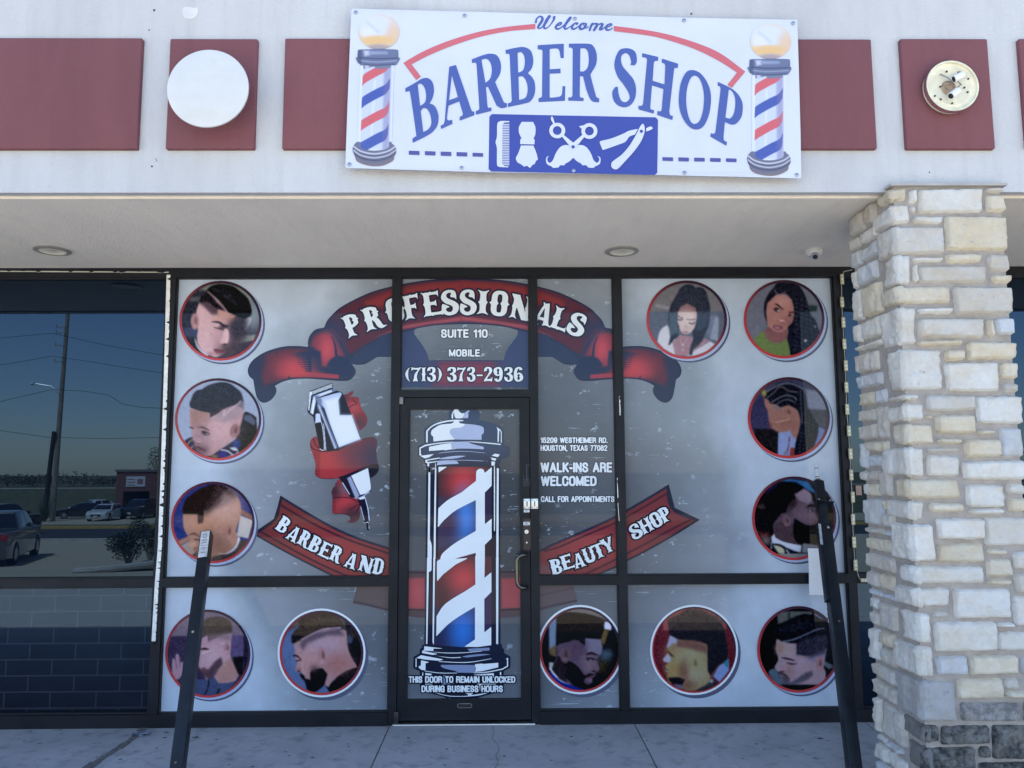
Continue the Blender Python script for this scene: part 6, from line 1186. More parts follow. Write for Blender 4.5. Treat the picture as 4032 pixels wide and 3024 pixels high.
def p6(c):
    c.poly("50,50! 1500,50! 1500,1600! 50,1600!",(18,22,36),5); c.poly("200,100! 1250,100! 1250,330! 1100,320! 800,220! 400,220! 250,360!",(128,124,120),12); c.poly("240,280! 360,260! 350,760! 245,780!",(112,146,180),16); c.poly("240,780! 360,700! 360,900! 250,860!",(110,96,70),20); c.poly("245,980! 320,980! 290,1080! 245,1090!",(170,180,180),6); c.poly("1110,345! 1180,352! 1215,390! 1212,480! 1100,460!",(208,224,250),4); c.poly("1100,470! 1180,480! 1100,720! 1040,640!",(116,100,60),14); c.ell(1130,870,90,110,(84,124,150),.9,.8,.6); c.ell(1060,1050,120,110,(70,66,50),1,.8); c.poly("250,1130! 600,1300! 830,1430! 500,1500! 250,1300!",(22,52,170),6); c.line("265,1080 330,1170 450,1270 620,1320",16,(200,216,240),4)
    c.poly("360,700! 800,600! 1050,620! 1080,760 1040,870 990,930! 1010,1040 1012,1100 960,1130! 955,1180 920,1230 920,1290! 860,1330! 700,1380! 450,1270! 300,1080! 340,950 370,850",(96,84,112),5); c.poly("805,600! 1048,618! 1070,760 1050,860! 850,820! 800,740!",(122,124,154),10); c.ell(870,1000,110,160,(134,116,134),1,.8); c.ell(700,740,120,110,(92,76,104),1,.8); c.poly("300,1080! 380,880! 540,960! 520,1300! 400,1240!",(48,46,62),14)
    c.poly("370,230! 500,200 700,210 900,240 1090,300! 1100,420 1050,618! 806,600! 800,720! 700,640 560,600 440,640 360,720!",(46,44,46),8); c.poly("360,500! 1075,505! 1050,618! 806,600! 800,720! 700,640! 560,600! 440,640! 360,740!",(24,28,44),8)
    ear(c,495,860,82,120,(118,98,116),(66,52,66)); c.line("830,860 900,835 990,865",[10,18,8],(44,38,56),4); c.ell(885,935,60,22,(50,44,64),.5); c.ell(890,945,24,12,(130,140,164),.4); c.line("825,910 900,915 990,940",6,(40,34,50),3); c.ell(985,1080,38,45,(120,102,120),.6); c.ell(940,1120,40,14,(60,46,60),.6)
    c.poly("540,960! 640,1000 720,1080 790,1180! 820,1180! 880,1150 950,1170! 870,1200! 800,1230! 790,1290 850,1330! 830,1420! 620,1340! 500,1200!",(22,24,38),10); c.poly("830,1220 890,1195 955,1190 915,1225 905,1285 850,1270",(132,100,130),5); c.line("835,1225 950,1205",5,(60,44,62),3)
ring((T_(2100,2360,3.95),3.95),2284.5,2558,160,168,9,(10,12),'round print of a man with flat-top hair on the lower narrow pane',p6,'b',clip=QR1L)
def p7(c):
    c.poly("50,50! 1600,50! 1600,1600! 50,1600!",(112,44,62),5); c.poly("320,50! 1300,50! 1300,480! 320,480!",(168,90,92),10)
    c.poly("1100,1200! 1180,1050 1260,990! 1340,920! 1345,1110! 1200,1290!",(120,156,220),8); c.poly("1260,1000! 1280,930! 1335,915! 1335,1080!",(40,140,168),5); c.poly("850,1410! 1060,1240! 1180,1290! 1100,1400! 900,1450!",(54,60,76),8); c.ell(1070,1270,28,28,(150,166,190),.4); c.poly("480,1330! 600,1310! 640,1400! 560,1390!",(90,120,170),8)
    c.poly("400,700! 440,560! 550,600! 1000,700! 1015,900 1020,1100 1055,1220! 1020,1300 900,1370 800,1420 700,1420 630,1380 600,1320! 400,1300! 380,1180 400,1120! 360,1090 350,1040 400,990! 318,930 400,830! 385,760",(150,138,96),5); c.ell(720,850,260,150,(152,158,122),1,.9); c.ell(850,1150,180,150,(158,164,136),1,.8); c.ell(480,1080,110,110,(158,140,84),1,.9); c.ell(640,1130,70,160,(128,88,80),1,.8); c.ell(700,1340,120,80,(130,90,84),1,.7); c.ell(470,780,90,80,(150,128,92),1,.8)
    c.poly("425,560! 550,600! 530,690! 470,680! 400,750! 375,740! 400,650!",(158,170,206),6); c.poly("318,930! 400,840! 440,920! 430,970! 400,980! 330,970!",(170,176,206),6)
    c.poly("420,540! 400,430 400,340 470,270 560,240 640,180 740,150 850,160 950,190 1050,240 1150,290 1210,350 1290,480! 1300,650 1330,800 1320,930! 1150,1050! 1080,1180! 1020,1120! 1015,950 1010,800 1000,700 850,640 700,640 555,620!",(74,68,70),22); c.poly("410,480! 1270,480! 1330,800! 1320,930! 1150,1050! 1060,1180! 1018,1110! 1010,800 1000,700 850,640 700,640 555,620! 430,555!",(34,40,60),14); c.poly("540,640! 800,640! 1000,720! 990,840! 700,760! 540,740!",(124,86,84),36,.9)
    for i in range(11): c.ell(430+i*80,250-abs(5-i)*-18-70*math.sin(i/10*3.14),34,40,(86,76,76),.8,.9)
    ear(c,810,1000,68,105,(158,160,116),(108,104,70)); c.line("400,810 440,860 490,890",[10,16,6],(96,60,50),6); c.poly("400,1215! 560,1210! 660,1250! 620,1330! 470,1310! 410,1270!",(36,38,56),10); c.ell(385,1095,24,34,(180,170,150),.5); c.line("360,1070 400,1105",7,(60,44,40),3)
ring((T_(2530,2360,3.95),3.95),2733,2559,165.5,170,6,(10,13),'round red-backed print of a man with high curls and a yellowish face',p7,'b',clip=QR2L)
def p8(c):
    c.poly("50,50! 1600,50! 1600,1600! 50,1600!",(18,26,44),5); c.poly("430,185! 980,185! 980,330! 600,340! 450,400!",(96,108,108),12); c.poly("600,180! 640,180! 640,330! 600,330!",(60,70,76),8); c.poly("1020,210! 1180,320! 1120,310! 1010,240!",(120,140,176),5); c.poly("300,1140 400,1080 480,1200! 520,1330! 420,1330!",(84,116,140),10); c.poly("440,1100! 1180,1100! 1180,1330! 520,1330!",(70,90,120),14); c.poly("1160,950! 1330,1040! 1240,1090! 1150,1020!",(92,112,130),10)
    c.poly("425,620! 750,640! 1200,560! 1210,760 1180,900! 1160,1050 1190,1130 1190,1230! 1100,1330! 600,1320! 520,1300 490,1220 465,1140! 400,1070 400,1040 450,950! 445,880 415,780",(164,146,162),5); c.ell(600,780,150,100,(166,154,158),1,.8); c.ell(470,760,60,90,(160,128,108),.9,.7); c.ell(760,1050,170,140,(176,154,176),1,.7); c.ell(620,1110,80,90,(150,118,116),1,.6); c.poly("880,820! 1190,800! 1170,1000! 1020,980! 900,940!",(134,134,172),30,.8)
    c.poly("430,600! 420,500 450,390 540,350 660,290 800,235 900,225 1000,250 1120,320 1190,400 1240,520 1250,640 1200,760! 900,880! 780,860! 740,860! 740,690! 620,680! 500,655!",(30,38,56),8); c.poly("740,690! 900,600 1200,560! 1230,700! 1180,840! 960,900! 780,860! 745,860!",(60,66,90),44,.9)
    for i in range(12): c.line(f"{470+i*45},{540-i*9} {500+i*50},{420-i*12}",4,(70,88,118),4,.6)
    c.line("520,662 700,620 850,560 1000,490 1090,460 1165,455",8,(130,150,180),4)
    ear(c,1095,1000,66,115,(180,142,152),(112,74,84)); c.line("500,905 600,925 700,950",[5,14,7],(40,38,56),4); c.line("590,985 660,1005 740,1000",[6,14,5],(60,54,74),5); c.ell(490,1070,70,50,(166,140,156),.7); c.ell(510,1125,40,14,(84,62,76),.6); c.line("455,1130 490,1150 560,1180 620,1230",[8,18,18,10],(84,72,84),8); c.poly("500,1210 560,1205 620,1240 560,1240",(140,100,104),5)
    c.poly("490,1180! 620,1230 640,1290 760,1220 880,1140 980,1110! 980,1190 860,1270 760,1310! 620,1330 530,1310",(88,88,112),24,.9); c.poly("480,1335! 1100,1335! 1000,1420! 560,1420!",(20,26,44),3)
ring((T_(2950,2360,3.95),3.95),3144,2557,163,171,11,(12,13),'round print of a man with slick combed hair beside the right leaning post',p8,clip=QR2L)
def w1(c):
    c.poly("50,50! 1700,50! 1700,1600! 50,1600!",(96,116,144),5); c.poly("100,100! 1600,100! 1600,640! 100,640!",(120,128,140),12); c.poly("300,500! 700,590! 690,650! 300,560!",(140,152,170),10); c.poly("1240,700! 1380,700! 1280,1150! 1180,1000!",(110,132,166),24); c.poly("1340,720! 1400,760! 1380,1150! 1250,1100!",(140,164,194),14)
    c.poly("340,1160! 370,1020 420,930 510,872! 560,960! 640,1100! 800,1390! 640,1390! 450,1280!",(196,212,232),5); c.poly("800,1400! 1050,1270 1250,1150! 1330,1200! 1200,1330! 950,1410!",(196,210,230),5)
    c.poly("600,1170! 740,1040! 950,1080! 1140,1100! 1245,1140! 1000,1300! 850,1400! 650,1390!",(168,138,158),8)
    c.poly("680,640! 740,540 860,510 980,550 1030,640 1010,800 960,950 900,1010 830,1030 760,1000 720,920 690,820",(202,194,200),6); c.poly("690,650! 700,560! 860,500! 1010,560! 1030,648!",(150,120,128),14); c.ell(840,760,140,120,(216,216,222),1,.7)
    c.poly("530,700! 560,560 620,440 680,340 720,260 780,200 870,170 960,190 990,235! 1060,220 1130,240 1190,320 1220,440 1250,560 1245,700 1220,900 1160,1020 1120,1140! 1040,1230! 960,1290! 940,1390! 890,1390! 900,1280! 960,1100! 940,980! 1000,900! 1030,700! 1000,580! 860,500! 740,560! 690,660! 680,820! 720,900! 700,1060! 640,1110! 560,1210! 530,1220! 565,1080! 550,900! 520,800!",(54,68,92),8)
    c.poly("540,660! 680,650! 690,850! 720,1000! 560,1060! 545,860!",(88,124,146),30,.85); c.poly("1020,650! 1250,650! 1200,900! 1000,1000!",(78,104,134),40,.6)
    for i in range(9): c.line(f"{620+i*62},{560-abs(i-4)*-30} {640+i*58},{330+abs(i-4)*20}",4,(92,104,126),4,.5)
    c.line("690,700 730,740 780,755",7,(110,96,112),4); c.line("850,775 920,782 990,770",7,(120,104,116),4); c.line("690,770 740,790 770,775",10,(100,92,112),5); c.line("890,835 940,855 980,830",10,(100,92,112),5); c.ell(835,900,40,34,(196,184,188),.6); c.poly("770,985 820,975 880,990 830,1015",(176,140,156),5); c.ell(778,1215,17,17,(214,222,234),.3); c.line("735,1120 778,1210 860,1100",3,(196,200,214),2); c.ell(778,1300,12,16,(200,206,220),.4)
ring((T_(2510,1080,4.365),4.365),2704,1259,159,155,11,(12,13),'round print of a woman with long twists looking down beside the scroll end',w1)
def w2(c):
    c.poly("50,50! 1700,50! 1700,1600! 50,1600!",(112,126,150),5); c.poly("1240,530! 1390,540! 1370,640! 1250,640!",(44,78,84),10)
    c.poly("300,1100! 470,970! 560,1130 700,1190 850,1120! 900,1060! 960,1420! 600,1410! 350,1250!",(108,142,86),5); c.poly("480,960! 560,900! 870,900! 880,1060! 820,1140 700,1180 580,1150 500,1060",(140,100,108),8)
    c.poly("520,500! 560,420 650,380 800,350 950,420! 990,600! 990,780 920,880 840,950 780,990 680,985 600,930 540,880 510,700",(178,130,128),6); c.ell(780,470,140,80,(192,150,148),1,.8); c.ell(880,820,90,90,(150,102,108),1,.7)
    c.poly("480,700! 470,560 490,450 550,330 640,220 700,140! 850,90 960,130! 1080,200 1150,300 1200,420 1240,540 1270,680 1350,780 1400,900 1440,1020! 1400,1150! 1250,1300! 1050,1400! 930,1410! 900,1230! 870,1100 890,1000 880,900! 960,830! 990,700! 980,560! 950,440! 850,330! 680,350! 600,430! 530,500! 510,650! 530,880! 500,780!",(38,48,70),7)
    for j in range(5):
        for i in range(13): c.line(f"{1010+j*85+8*math.sin(i)+(i>7)*(i-7)*6*(j-1)},{420+i*72+j*26} {1055+j*85+(i>7)*(i-7)*6*(j-1)},{442+i*72+j*26}",6,(84,100,130),5,.75)
    c.line("660,260 690,330 760,340 840,300",7,(140,110,120),5); c.line("650,505 710,530 800,605",[5,13,7],(52,40,50),3); c.line("900,655 980,650",8,(56,42,52),3); c.ell(695,610,58,36,(60,50,66),.3,1,.3); c.ell(712,618,32,18,(214,214,226),.3,1,.3); c.ell(700,608,15,17,(36,32,44),.3); c.ell(930,710,46,26,(60,50,66),.3,1,.2); c.ell(938,714,30,13,(200,200,212),.3); c.ell(928,710,12,13,(36,32,44),.3)
    c.ell(775,810,50,26,(202,168,168),.7); c.line("700,800 760,830 820,830",6,(110,70,78),5); c.poly("630,880 690,865 740,880 800,915 770,950 700,960 640,930",(136,90,108),5); c.poly("650,900 700,890 750,920 700,935",(190,150,170),6); c.line("640,895 720,910 795,915",4,(80,48,60),3); c.ell(1185,1142,24,24,(176,190,196),.3); c.ell(1350,900,12,20,(150,166,186),.3)
ring((T_(2900,1080,4.365),4.365),3087.5,1257,159.5,155,11,(13,13),'round print of a woman in a green top with long wavy twists',w2)
def w3(c):
    c.poly("50,50! 1700,50! 1700,1600! 50,1600!",(66,78,112),5); c.poly("150,500! 450,350! 450,1000! 150,1000!",(62,68,112),30); c.poly("200,950! 620,950! 620,1400! 300,1400!",(40,46,58),20); c.poly("1050,300! 1400,350! 1420,650! 1080,620!",(122,138,166),30); c.poly("1100,640! 1430,640! 1400,930! 1200,900!",(78,84,100),14); c.ell(370,365,40,52,(150,150,70),.5)
    c.poly("600,1010! 790,960! 900,1120! 880,1400! 590,1400!",(132,162,220),6); c.poly("1250,910! 1370,960! 1290,1180! 1180,1260!",(110,138,196),6); c.poly("800,1250! 870,1260! 870,1390! 780,1390!",(148,66,66),5); c.line("780,1080 760,1250 700,1370",6,(120,70,80),3); c.line("790,1080 760,1300 740,1380",5,(120,70,80),3)
    c.poly("370,450! 600,480! 900,560! 960,800! 950,1000 900,1130! 820,1050 800,970! 700,1000 600,1000 530,960! 490,930 480,880 450,830! 420,640! 380,560",(158,118,112),6); c.ell(700,860,170,100,(150,106,96),1,.7); c.poly("500,540! 700,540! 640,640! 520,620!",(130,122,138),24,.8)
    c.poly("385,440! 420,350 500,270 600,200 730,175 860,195 960,270 1030,370 1060,470 1065,580! 1120,660 1200,800 1250,900 1255,980 1230,1100 1160,1300! 1100,1400! 860,1390! 880,1180 940,960 960,800 920,660 850,600! 760,560! 640,600! 560,550! 460,530! 440,480!",(34,44,64),7)
    for k in range(22):
        t=k/21; c.ell(430+560*t,330-150*math.sin(t*2.6)+40*t,11,16,(130,144,168),.5,.9)
    for k in range(16): c.ell(960+10*k*.2,330+38*k*.9,10,13,(112,128,156),.5,.8); 
    c.line("420,440 520,360 640,260 780,330 920,350",5,(150,146,150),3); c.line("480,520 600,450 720,400 860,430 900,480",6,(140,150,166),3); c.line("560,560 640,500 760,470 880,520",5,(130,140,156),4)
    for j in range(4):
        for k in range(11): c.ell(985+j*62-k*4,700+k*62+j*20,9,16,(82,98,126),.5,.85)
    ear(c,760,680,72,90,(164,124,118),(108,72,68),-.2); c.poly("450,830! 500,880 490,930! 520,950! 470,930!",(140,84,88),4)
    c.line("560,840 700,810 790,780",6,(206,196,180),4,.8)
ring((T_(2920,1460,4.1475),4.1475),3106,1645,162,160.5,11,(12,13),'round print of a woman with braided cornrows seen in profile',w3)
def w4(c):
    c.poly("50,50! 1700,50! 1700,1600! 50,1600!",(30,36,52),5); c.poly("540,185! 700,140! 1000,190! 1150,400! 1000,330! 800,200!",(48,116,180),8); c.poly("280,350! 450,230! 600,220! 400,400!",(40,48,92),24); c.ell(240,600,60,36,(76,66,72),.8); c.ell(270,1080,90,60,(130,66,72),1,.9); c.ell(320,1160,70,60,(128,130,134),1,.8)
    c.poly("430,860! 780,400! 940,310! 1040,370 1080,500! 1130,600! 1120,700 1170,800 1160,870! 900,1000! 860,1220! 700,1180! 480,1120! 440,980",(96,84,106),6); c.poly("780,400! 940,305! 1050,400 1070,500! 1000,560! 860,500!",(140,128,152),14); c.ell(960,740,160,100,(124,108,130),1,.8); c.ell(900,640,120,90,(112,100,112),1,.6); c.poly("440,860! 580,860! 780,900! 880,1220! 620,1170! 460,1100!",(84,72,88),20)
    c.poly("440,870! 360,800 320,660 330,520 370,400 440,300 560,220 700,195 830,220 945,290! 860,350 780,400! 800,480 760,560 680,620 640,700! 560,720! 500,800!",(26,32,46),10); c.poly("760,470! 830,520! 800,600! 650,720! 640,640!",(66,60,76),24,.9)
    ear(c,650,830,62,100,(130,108,126),(76,58,72),-.3); c.line("985,610 1050,580 1120,600",[8,20,12],(30,30,44),5); c.ell(1050,665,46,26,(60,54,72),.4); c.ell(1040,668,18,15,(150,160,180),.4); 
    c.poly("780,790! 880,850 960,900 1080,905 1170,870! 1180,1230! 960,1190 900,1220! 820,1180 770,1080 760,950",(20,24,38),12)
    c.poly("400,1100! 450,1040! 480,1110 600,1170 760,1210 900,1235! 880,1350! 700,1300 560,1220 420,1200!",(186,206,232),5); c.poly("340,1240! 400,1190! 700,1290! 870,1365! 500,1365!",(34,44,64),5); c.poly("430,1230! 540,1250 610,1300 620,1365! 520,1360!",(176,190,160),5); c.line("410,1180 400,1290",8,(150,170,190),4); c.line("650,1310 690,1365",10,(180,200,220),4); c.poly("500,1368! 1000,1368! 1000,1500! 600,1500!",(132,140,146),3); c.poly("920,1200! 1180,1230! 1180,1370! 900,1350!",(128,136,146),10)
ring((T_(2940,1850,4.1475),4.1475),3127,2041,166,165.5,11,(13,14),'round print of a man with full black beard behind the right leaning post',w4,clip=QR2)
# WALK-IN banner seen edge-on on the right post
# narrow black walk-in sign strapped to the right post, seen almost edge-on
a=[(3250,2348),(3262,2340),(3280,2560),(3272,2562)]
T8=thing('walk_in_sign','narrow black sign with white WALK-IN letters seen edge-on beside the right leaning post','sign')
g=Fld(3235,2335,3300,2570,1.,m=4); g.add(np.array([(3251,2350),(3266,2345),(3290,2560),(3272,2562),(3264,2480)],float)); g.mesh('sign_panel',PM['black'],-.16,T8)
g=Fld(3240,2340,3300,2570,.7,m=3)
Q0=np.array([3253.,2364.]); Q1=np.array([3278.,2545.]); ax=(Q1-Q0); Lx=np.hypot(*ax); ax=ax/Lx; up=np.array([ax[1],-ax[0]])
x=0; txt='WALK-IN'; hw=.09; tot=sum(SANS[q][0]+2*hw+.14 for q in txt)
for ch in txt:
    wd,sk=SANS[ch]
    for pl in sk.split('|'):
        P=np.array([float(q) for q in pl.split()]).reshape(-1,2); s=(x+hw+P[:,0])/tot*Lx; t=(1-P[:,1])*11-1.5
        R_=Q0+s[:,None]*ax+t[:,None]*up; g.F=np.maximum(g.F,sd_stroke(g.X,g.Y,R_,1.7))
    x+=wd+2*hw+.14
g.mesh('lettering',PM['white'],-.1625,T8)
# ================================================================ the street opposite the shop (seen mirrored in the glass)
def GH(u,v,dz=0.):
    rx,rz=ray(u,v); Ls=np.arange(9,300,.25); z=CAM[2]+rz*Ls; g=np.array([gh(l-5.32) for l in Ls]); k=np.argmax(z<=g)
    l=float(Ls[k]) if z[k]<=g[k] else 90.; return Vector((float(rx)*l,-(l-5.32),gh(l-5.32)+dz)),l
glassc=simple('car_glass',(.012,.014,.018),.06,0,.1,coat=1); tyre=simple('tyre_rubber',(.018,.018,.018),.8); rimm=simple('alloy_rim',(.5,.5,.52),.3,.9)
redl=simple('red_tail_lamp',(.42,.015,.02),.2,coat=1); headl=simple('clear_headlamp',(.72,.74,.78),.1,coat=1); plate=simple('number_plate',(.65,.65,.62),.5); trim=simple('black_trim',(.02,.02,.022),.5)
def car(name,label,cat,pos,head,paint,Lc,Wc,Hc,kind,grp=None):
    t=thing(name,label,cat,grp,pos); t.rotation_euler=(0,0,math.atan2(head[1],head[0])); w=Wc/2
    suv=kind!='sedan'; wr=.33 if not suv else .39; hb=.62*Hc if suv else .60*Hc; gc=.20 if not suv else .26
    def section(prof,name_,m,par,wf,bev=.05):
        """prof: list of (x,z); wf(z): half width"""
        bm=bmesh.new(); n=len(prof); A=[bm.verts.new((x,-wf(x,z),z)) for x,z in prof]; Bv=[bm.verts.new((x,wf(x,z),z)) for x,z in prof]
        bm.faces.new(A); bm.faces.new(Bv[::-1])
        for i in range(n): j=(i+1)%n; bm.faces.new((A[j],A[i],Bv[i],Bv[j]))
        bmesh.ops.recalc_face_normals(bm,faces=bm.faces)
        if bev: bmesh.ops.bevel(bm,geom=[e for e in bm.edges],offset=bev,segments=3,affect='EDGES',profile=.6,clamp_overlap=True)
        me=bpy.data.meshes.new(name_); bm.to_mesh(me); bm.free(); o=link(name_,me,m,par,True); me.set_sharp_from_angle(angle=math.radians(50)); return o
    h=Lc/2
    def arch(cx): return [(cx+1.18*wr*math.cos(a),wr+1.18*wr*math.sin(a)) for a in np.linspace(-.25,math.pi+.25,9)]
    fa=h-.17*Lc-.05; ra=-h+.19*Lc
    low=[(-h+.10,gc+.05)]+arch(ra)[::-1]+arch(fa)[::-1]+[(h-.12,gc+.03)]
    if kind=='sedan': top=[(h,.42*Hc),(h-.06,.52*Hc),(h-.5,.60*Hc),(h-1.15,.655*Hc),(-h+.9,.68*Hc),(-h+.12,.68*Hc),(-h,.55*Hc)]; cab=[(h-1.2,.64*Hc),(h-1.95,.97*Hc),(h-2.5,Hc),(-h+1.5,.99*Hc),(-h+.55,.67*Hc)]
    elif kind=='suv': top=[(h,.45*Hc),(h-.06,.56*Hc),(h-.4,.60*Hc),(h-1.1,.62*Hc),(-h+.1,.63*Hc),(-h,.5*Hc)]; cab=[(h-1.15,.61*Hc),(h-1.7,.95*Hc),(h-2.2,Hc),(-h+.35,.98*Hc),(-h+.08,.62*Hc)]
    else: top=[(h,.48*Hc),(h-.05,.60*Hc),(h-.4,.63*Hc),(h-1.3,.65*Hc),(-h+.05,.66*Hc),(-h,.5*Hc)]; cab=[(h-1.35,.64*Hc),(h-1.95,.96*Hc),(h-2.4,Hc),(-h+1.95,.99*Hc),(-h+1.75,.65*Hc)]
    body=section([p for p in low]+top,'body',paint,t,lambda x,z:w-.04*max(0,(z-.5*Hc))/Hc-(.10 if abs(x)>h-.25 else 0),.035)
    section(cab,'cabin',paint,t,lambda x,z:w-.06-.26*max(0,z-.64*Hc)/(.36*Hc)*.9,.05)
    # glazing set just proud of the cabin sides
    zt,zb=.945*Hc,.69*Hc; xf,xr=cab[0][0],cab[-1][0]
    for s in (-1,1):
        def gy(z): return s*(w-.06-.26*max(0,z-.64*Hc)/(.36*Hc)*.9+.006)
        L0=xf-.42; R0=xr+.42; md=(L0+R0)/2
        for a,b,c_,d_ in ((L0,md+.04,L0-.55,md+.04),(md-.04,R0,md-.04,R0+.35)):
            mb=MB(); mb.v=[(a,gy(zb),zb),(b,gy(zb),zb),(d_,gy(zt),zt),(c_,gy(zt),zt)]+[(a,gy(zb)-s*.02,zb),(b,gy(zb)-s*.02,zb),(d_,gy(zt)-s*.02,zt),(c_,gy(zt)-s*.02,zt)]
            mb.f=[(0,1,2,3),(7,6,5,4),(0,4,5,1),(1,5,6,2),(2,6,7,3),(3,7,4,0)]; mb.build('side_window',glassc,t)
        mb=MB(); mb.box(xf-.30,xf-.12,*sorted((s*(w-.03),s*(w+.16))),.66*Hc,.76*Hc); mb.build('mirror',trim,t,bevel=.03)
        for cx in (fa,ra):
            mb=MB(); mb.cyl((cx,s*(w-.22),wr),(cx,s*(w+.0),wr),wr,wr,24); wh=mb.build('wheel',tyre,t,smooth=True); mb=MB(); mb.cyl((cx,s*(w-.0),wr),(cx,s*(w+.012),wr),wr*.62,wr*.58,20); mb.build('rim',rimm,wh,smooth=True)
        mb=MB(); mb.box(h-.30,h-.035,*sorted((s*(w-.52),s*(w-.10))),.455*Hc,.515*Hc); mb.build('headlight',headl,t,bevel=.02)
        mb=MB(); mb.box(-h-.012,-h+.25,*sorted((s*(w-.34),s*(w-.045))),.50*Hc,.62*Hc); mb.build('tail_light',redl,t,bevel=.03)
    a,b=cab[0],cab[1]; q=cab[-2],cab[-1]
    def slab(p,r,wb,wt,name_,off):
        d=Vector((r[0]-p[0],0,r[1]-p[1])); n_=Vector((d.z,0,-d.x)).normalized()*off; p0=Vector((p[0],0,p[1]))+d*.12+n_; p1=Vector((p[0],0,p[1]))+d*.90+n_
        mb=MB(); mb.v=[(p0.x,-wb,p0.z),(p0.x,wb,p0.z),(p1.x,wt,p1.z),(p1.x,-wt,p1.z)]; i_=-n_*.5; mb.v+=[(x+i_.x,y,z+i_.z) for x,y,z in mb.v]; mb.f=[(0,1,2,3),(7,6,5,4),(0,4,5,1),(1,5,6,2),(2,6,7,3),(3,7,4,0)]; mb.build(name_,glassc,t)
    slab(a,b,w-.16,w-.30,'windscreen',.012); slab(q[1],q[0],w-.16,w-.30,'rear_window',-.012)
    mb=MB(); mb.box(h-.02,h+.012,-w+.5,w-.5,.30*Hc,.44*Hc); mb.build('grille',trim,t,bevel=.01); mb=MB(); mb.box(h+.012,h+.02,-.16,.16,.27*Hc,.36*Hc); mb.build('number_plate',plate,t)
    return t
wp=simple('white_car_paint',(.75,.75,.75),.25,0,.03,coat=1); bp=simple('black_car_paint',(.012,.013,.016),.2,0,.1,coat=1); gp=simple('grey_car_paint',(.13,.135,.145),.3,.3,.06,coat=1)
p,_=GH(418,2048); car('parked_car','white sedan facing the shop on the far parking lot, mirrored in the left window','car',p,(.10,.995),wp,4.8,1.84,1.45,'sedan','cars parked across the road')
p,_=GH(325,2040); car('parked_car','black sedan parked sideways across the road, mirrored left of the white sedan','car',p,(-.88,.46),bp,4.7,1.8,1.45,'sedan','cars parked across the road')
p,_=GH(372,2026); car('parked_car','white car half hidden behind the black sedan across the road','car',p,(-.6,.8),wp,4.6,1.8,1.5,'sedan','cars parked across the road')
p,_=GH(552,2040); car('parked_car','black off-roader in front of the red brick building across the road','car',p,(.02,1),bp,4.7,1.9,1.8,'suv','cars parked across the road')
p,l=GH(30,2236); hd=Vector((-.34,-.94,0)); rt=Vector((hd.y,-hd.x,0)); c0=p+hd*2.75+rt*.95*(1 if rt.x<0 else -1); c0.z=gh(-c0.y)+.0
car('pickup_truck','grey crew-cab truck seen from behind at the left edge of the dark window reflection','truck',c0,(hd.x,hd.y),gp,5.6,1.95,1.88,'pickup')
p,_=GH(-10,2110); car('parked_car','black off-roader behind the grey truck at the edge of the left window reflection','car',p,(.2,-1),bp,4.8,1.9,1.85,'suv')
# brick building with a banner
p0,l=GH(452,2015); z0=p0.z; zt=float(CAM[2]+ray(455,1858)[1]*l); x0=p0.x; y0=p0.y
brm,nt_,pp_,oo_=newmat('dark_red_brick'); v_=coords(nt_); bk=N(nt_,'TexBrick'); mp=N(nt_,'Mapping'); mp.inputs['Rotation'].default_value=(math.pi/2,0,0); L(nt_,v_,mp.inputs[0]); L(nt_,mp.outputs[0],bk.inputs['Vector']); bk.inputs['Scale'].default_value=3; bk.inputs['Color1'].default_value=(.16,.05,.045,1); bk.inputs['Color2'].default_value=(.21,.07,.06,1); bk.inputs['Mortar'].default_value=(.25,.2,.18,1); L(nt_,bk.outputs[0],pp_.inputs['Base Color']); pp_.inputs['Roughness'].default_value=.9
t=thing('brick_building','low dark red brick building with a wide dark opening across the road','building')
XX=lambda u: float(ray(u,1950)[0]*l)
a,b=XX(484),XX(588); zo=float(CAM[2]+ray(500,1935)[1]*l); m=MB(); m.box(x0,a,y0-12,y0,z0-1,zt); m.box(b,x0+26,y0-12,y0,z0-1,zt); m.box(a,b,y0-12,y0,zo,zt); m.box(a,b,y0-12,y0-5,z0-1,zo); m.build('wall',brm,t)
MB().box(x0-.1,x0+26.1,y0-12,y0+.12,zt,zt+.25).build('parapet',simple('grey_coping',(.2,.18,.17),.8),t); MB().box(a,b,y0-5,y0-4.9,z0-.5,zo).build('opening',MAT['darkhole'],t)
t=thing('banner_sign','small pale banner hanging on the red brick building across the road','sign')
za,zb=float(CAM[2]+ray(530,1876)[1]*l),float(CAM[2]+ray(530,1916)[1]*l); MB().box(XX(495),XX(570),y0+.02,y0+.06,zb,za).build('banner_cloth',MAT['paper'],t)
m=MB(); 
for q in range(3): m.box(XX(500),XX(530),y0+.06,y0+.07,za-.35-.3*q,za-.25-.3*q)
m.box(XX(540),XX(562),y0+.06,y0+.07,zb+.25,za-.25); m.build('banner_print',simple('grey_red_print',(.35,.18,.2),.6),t)
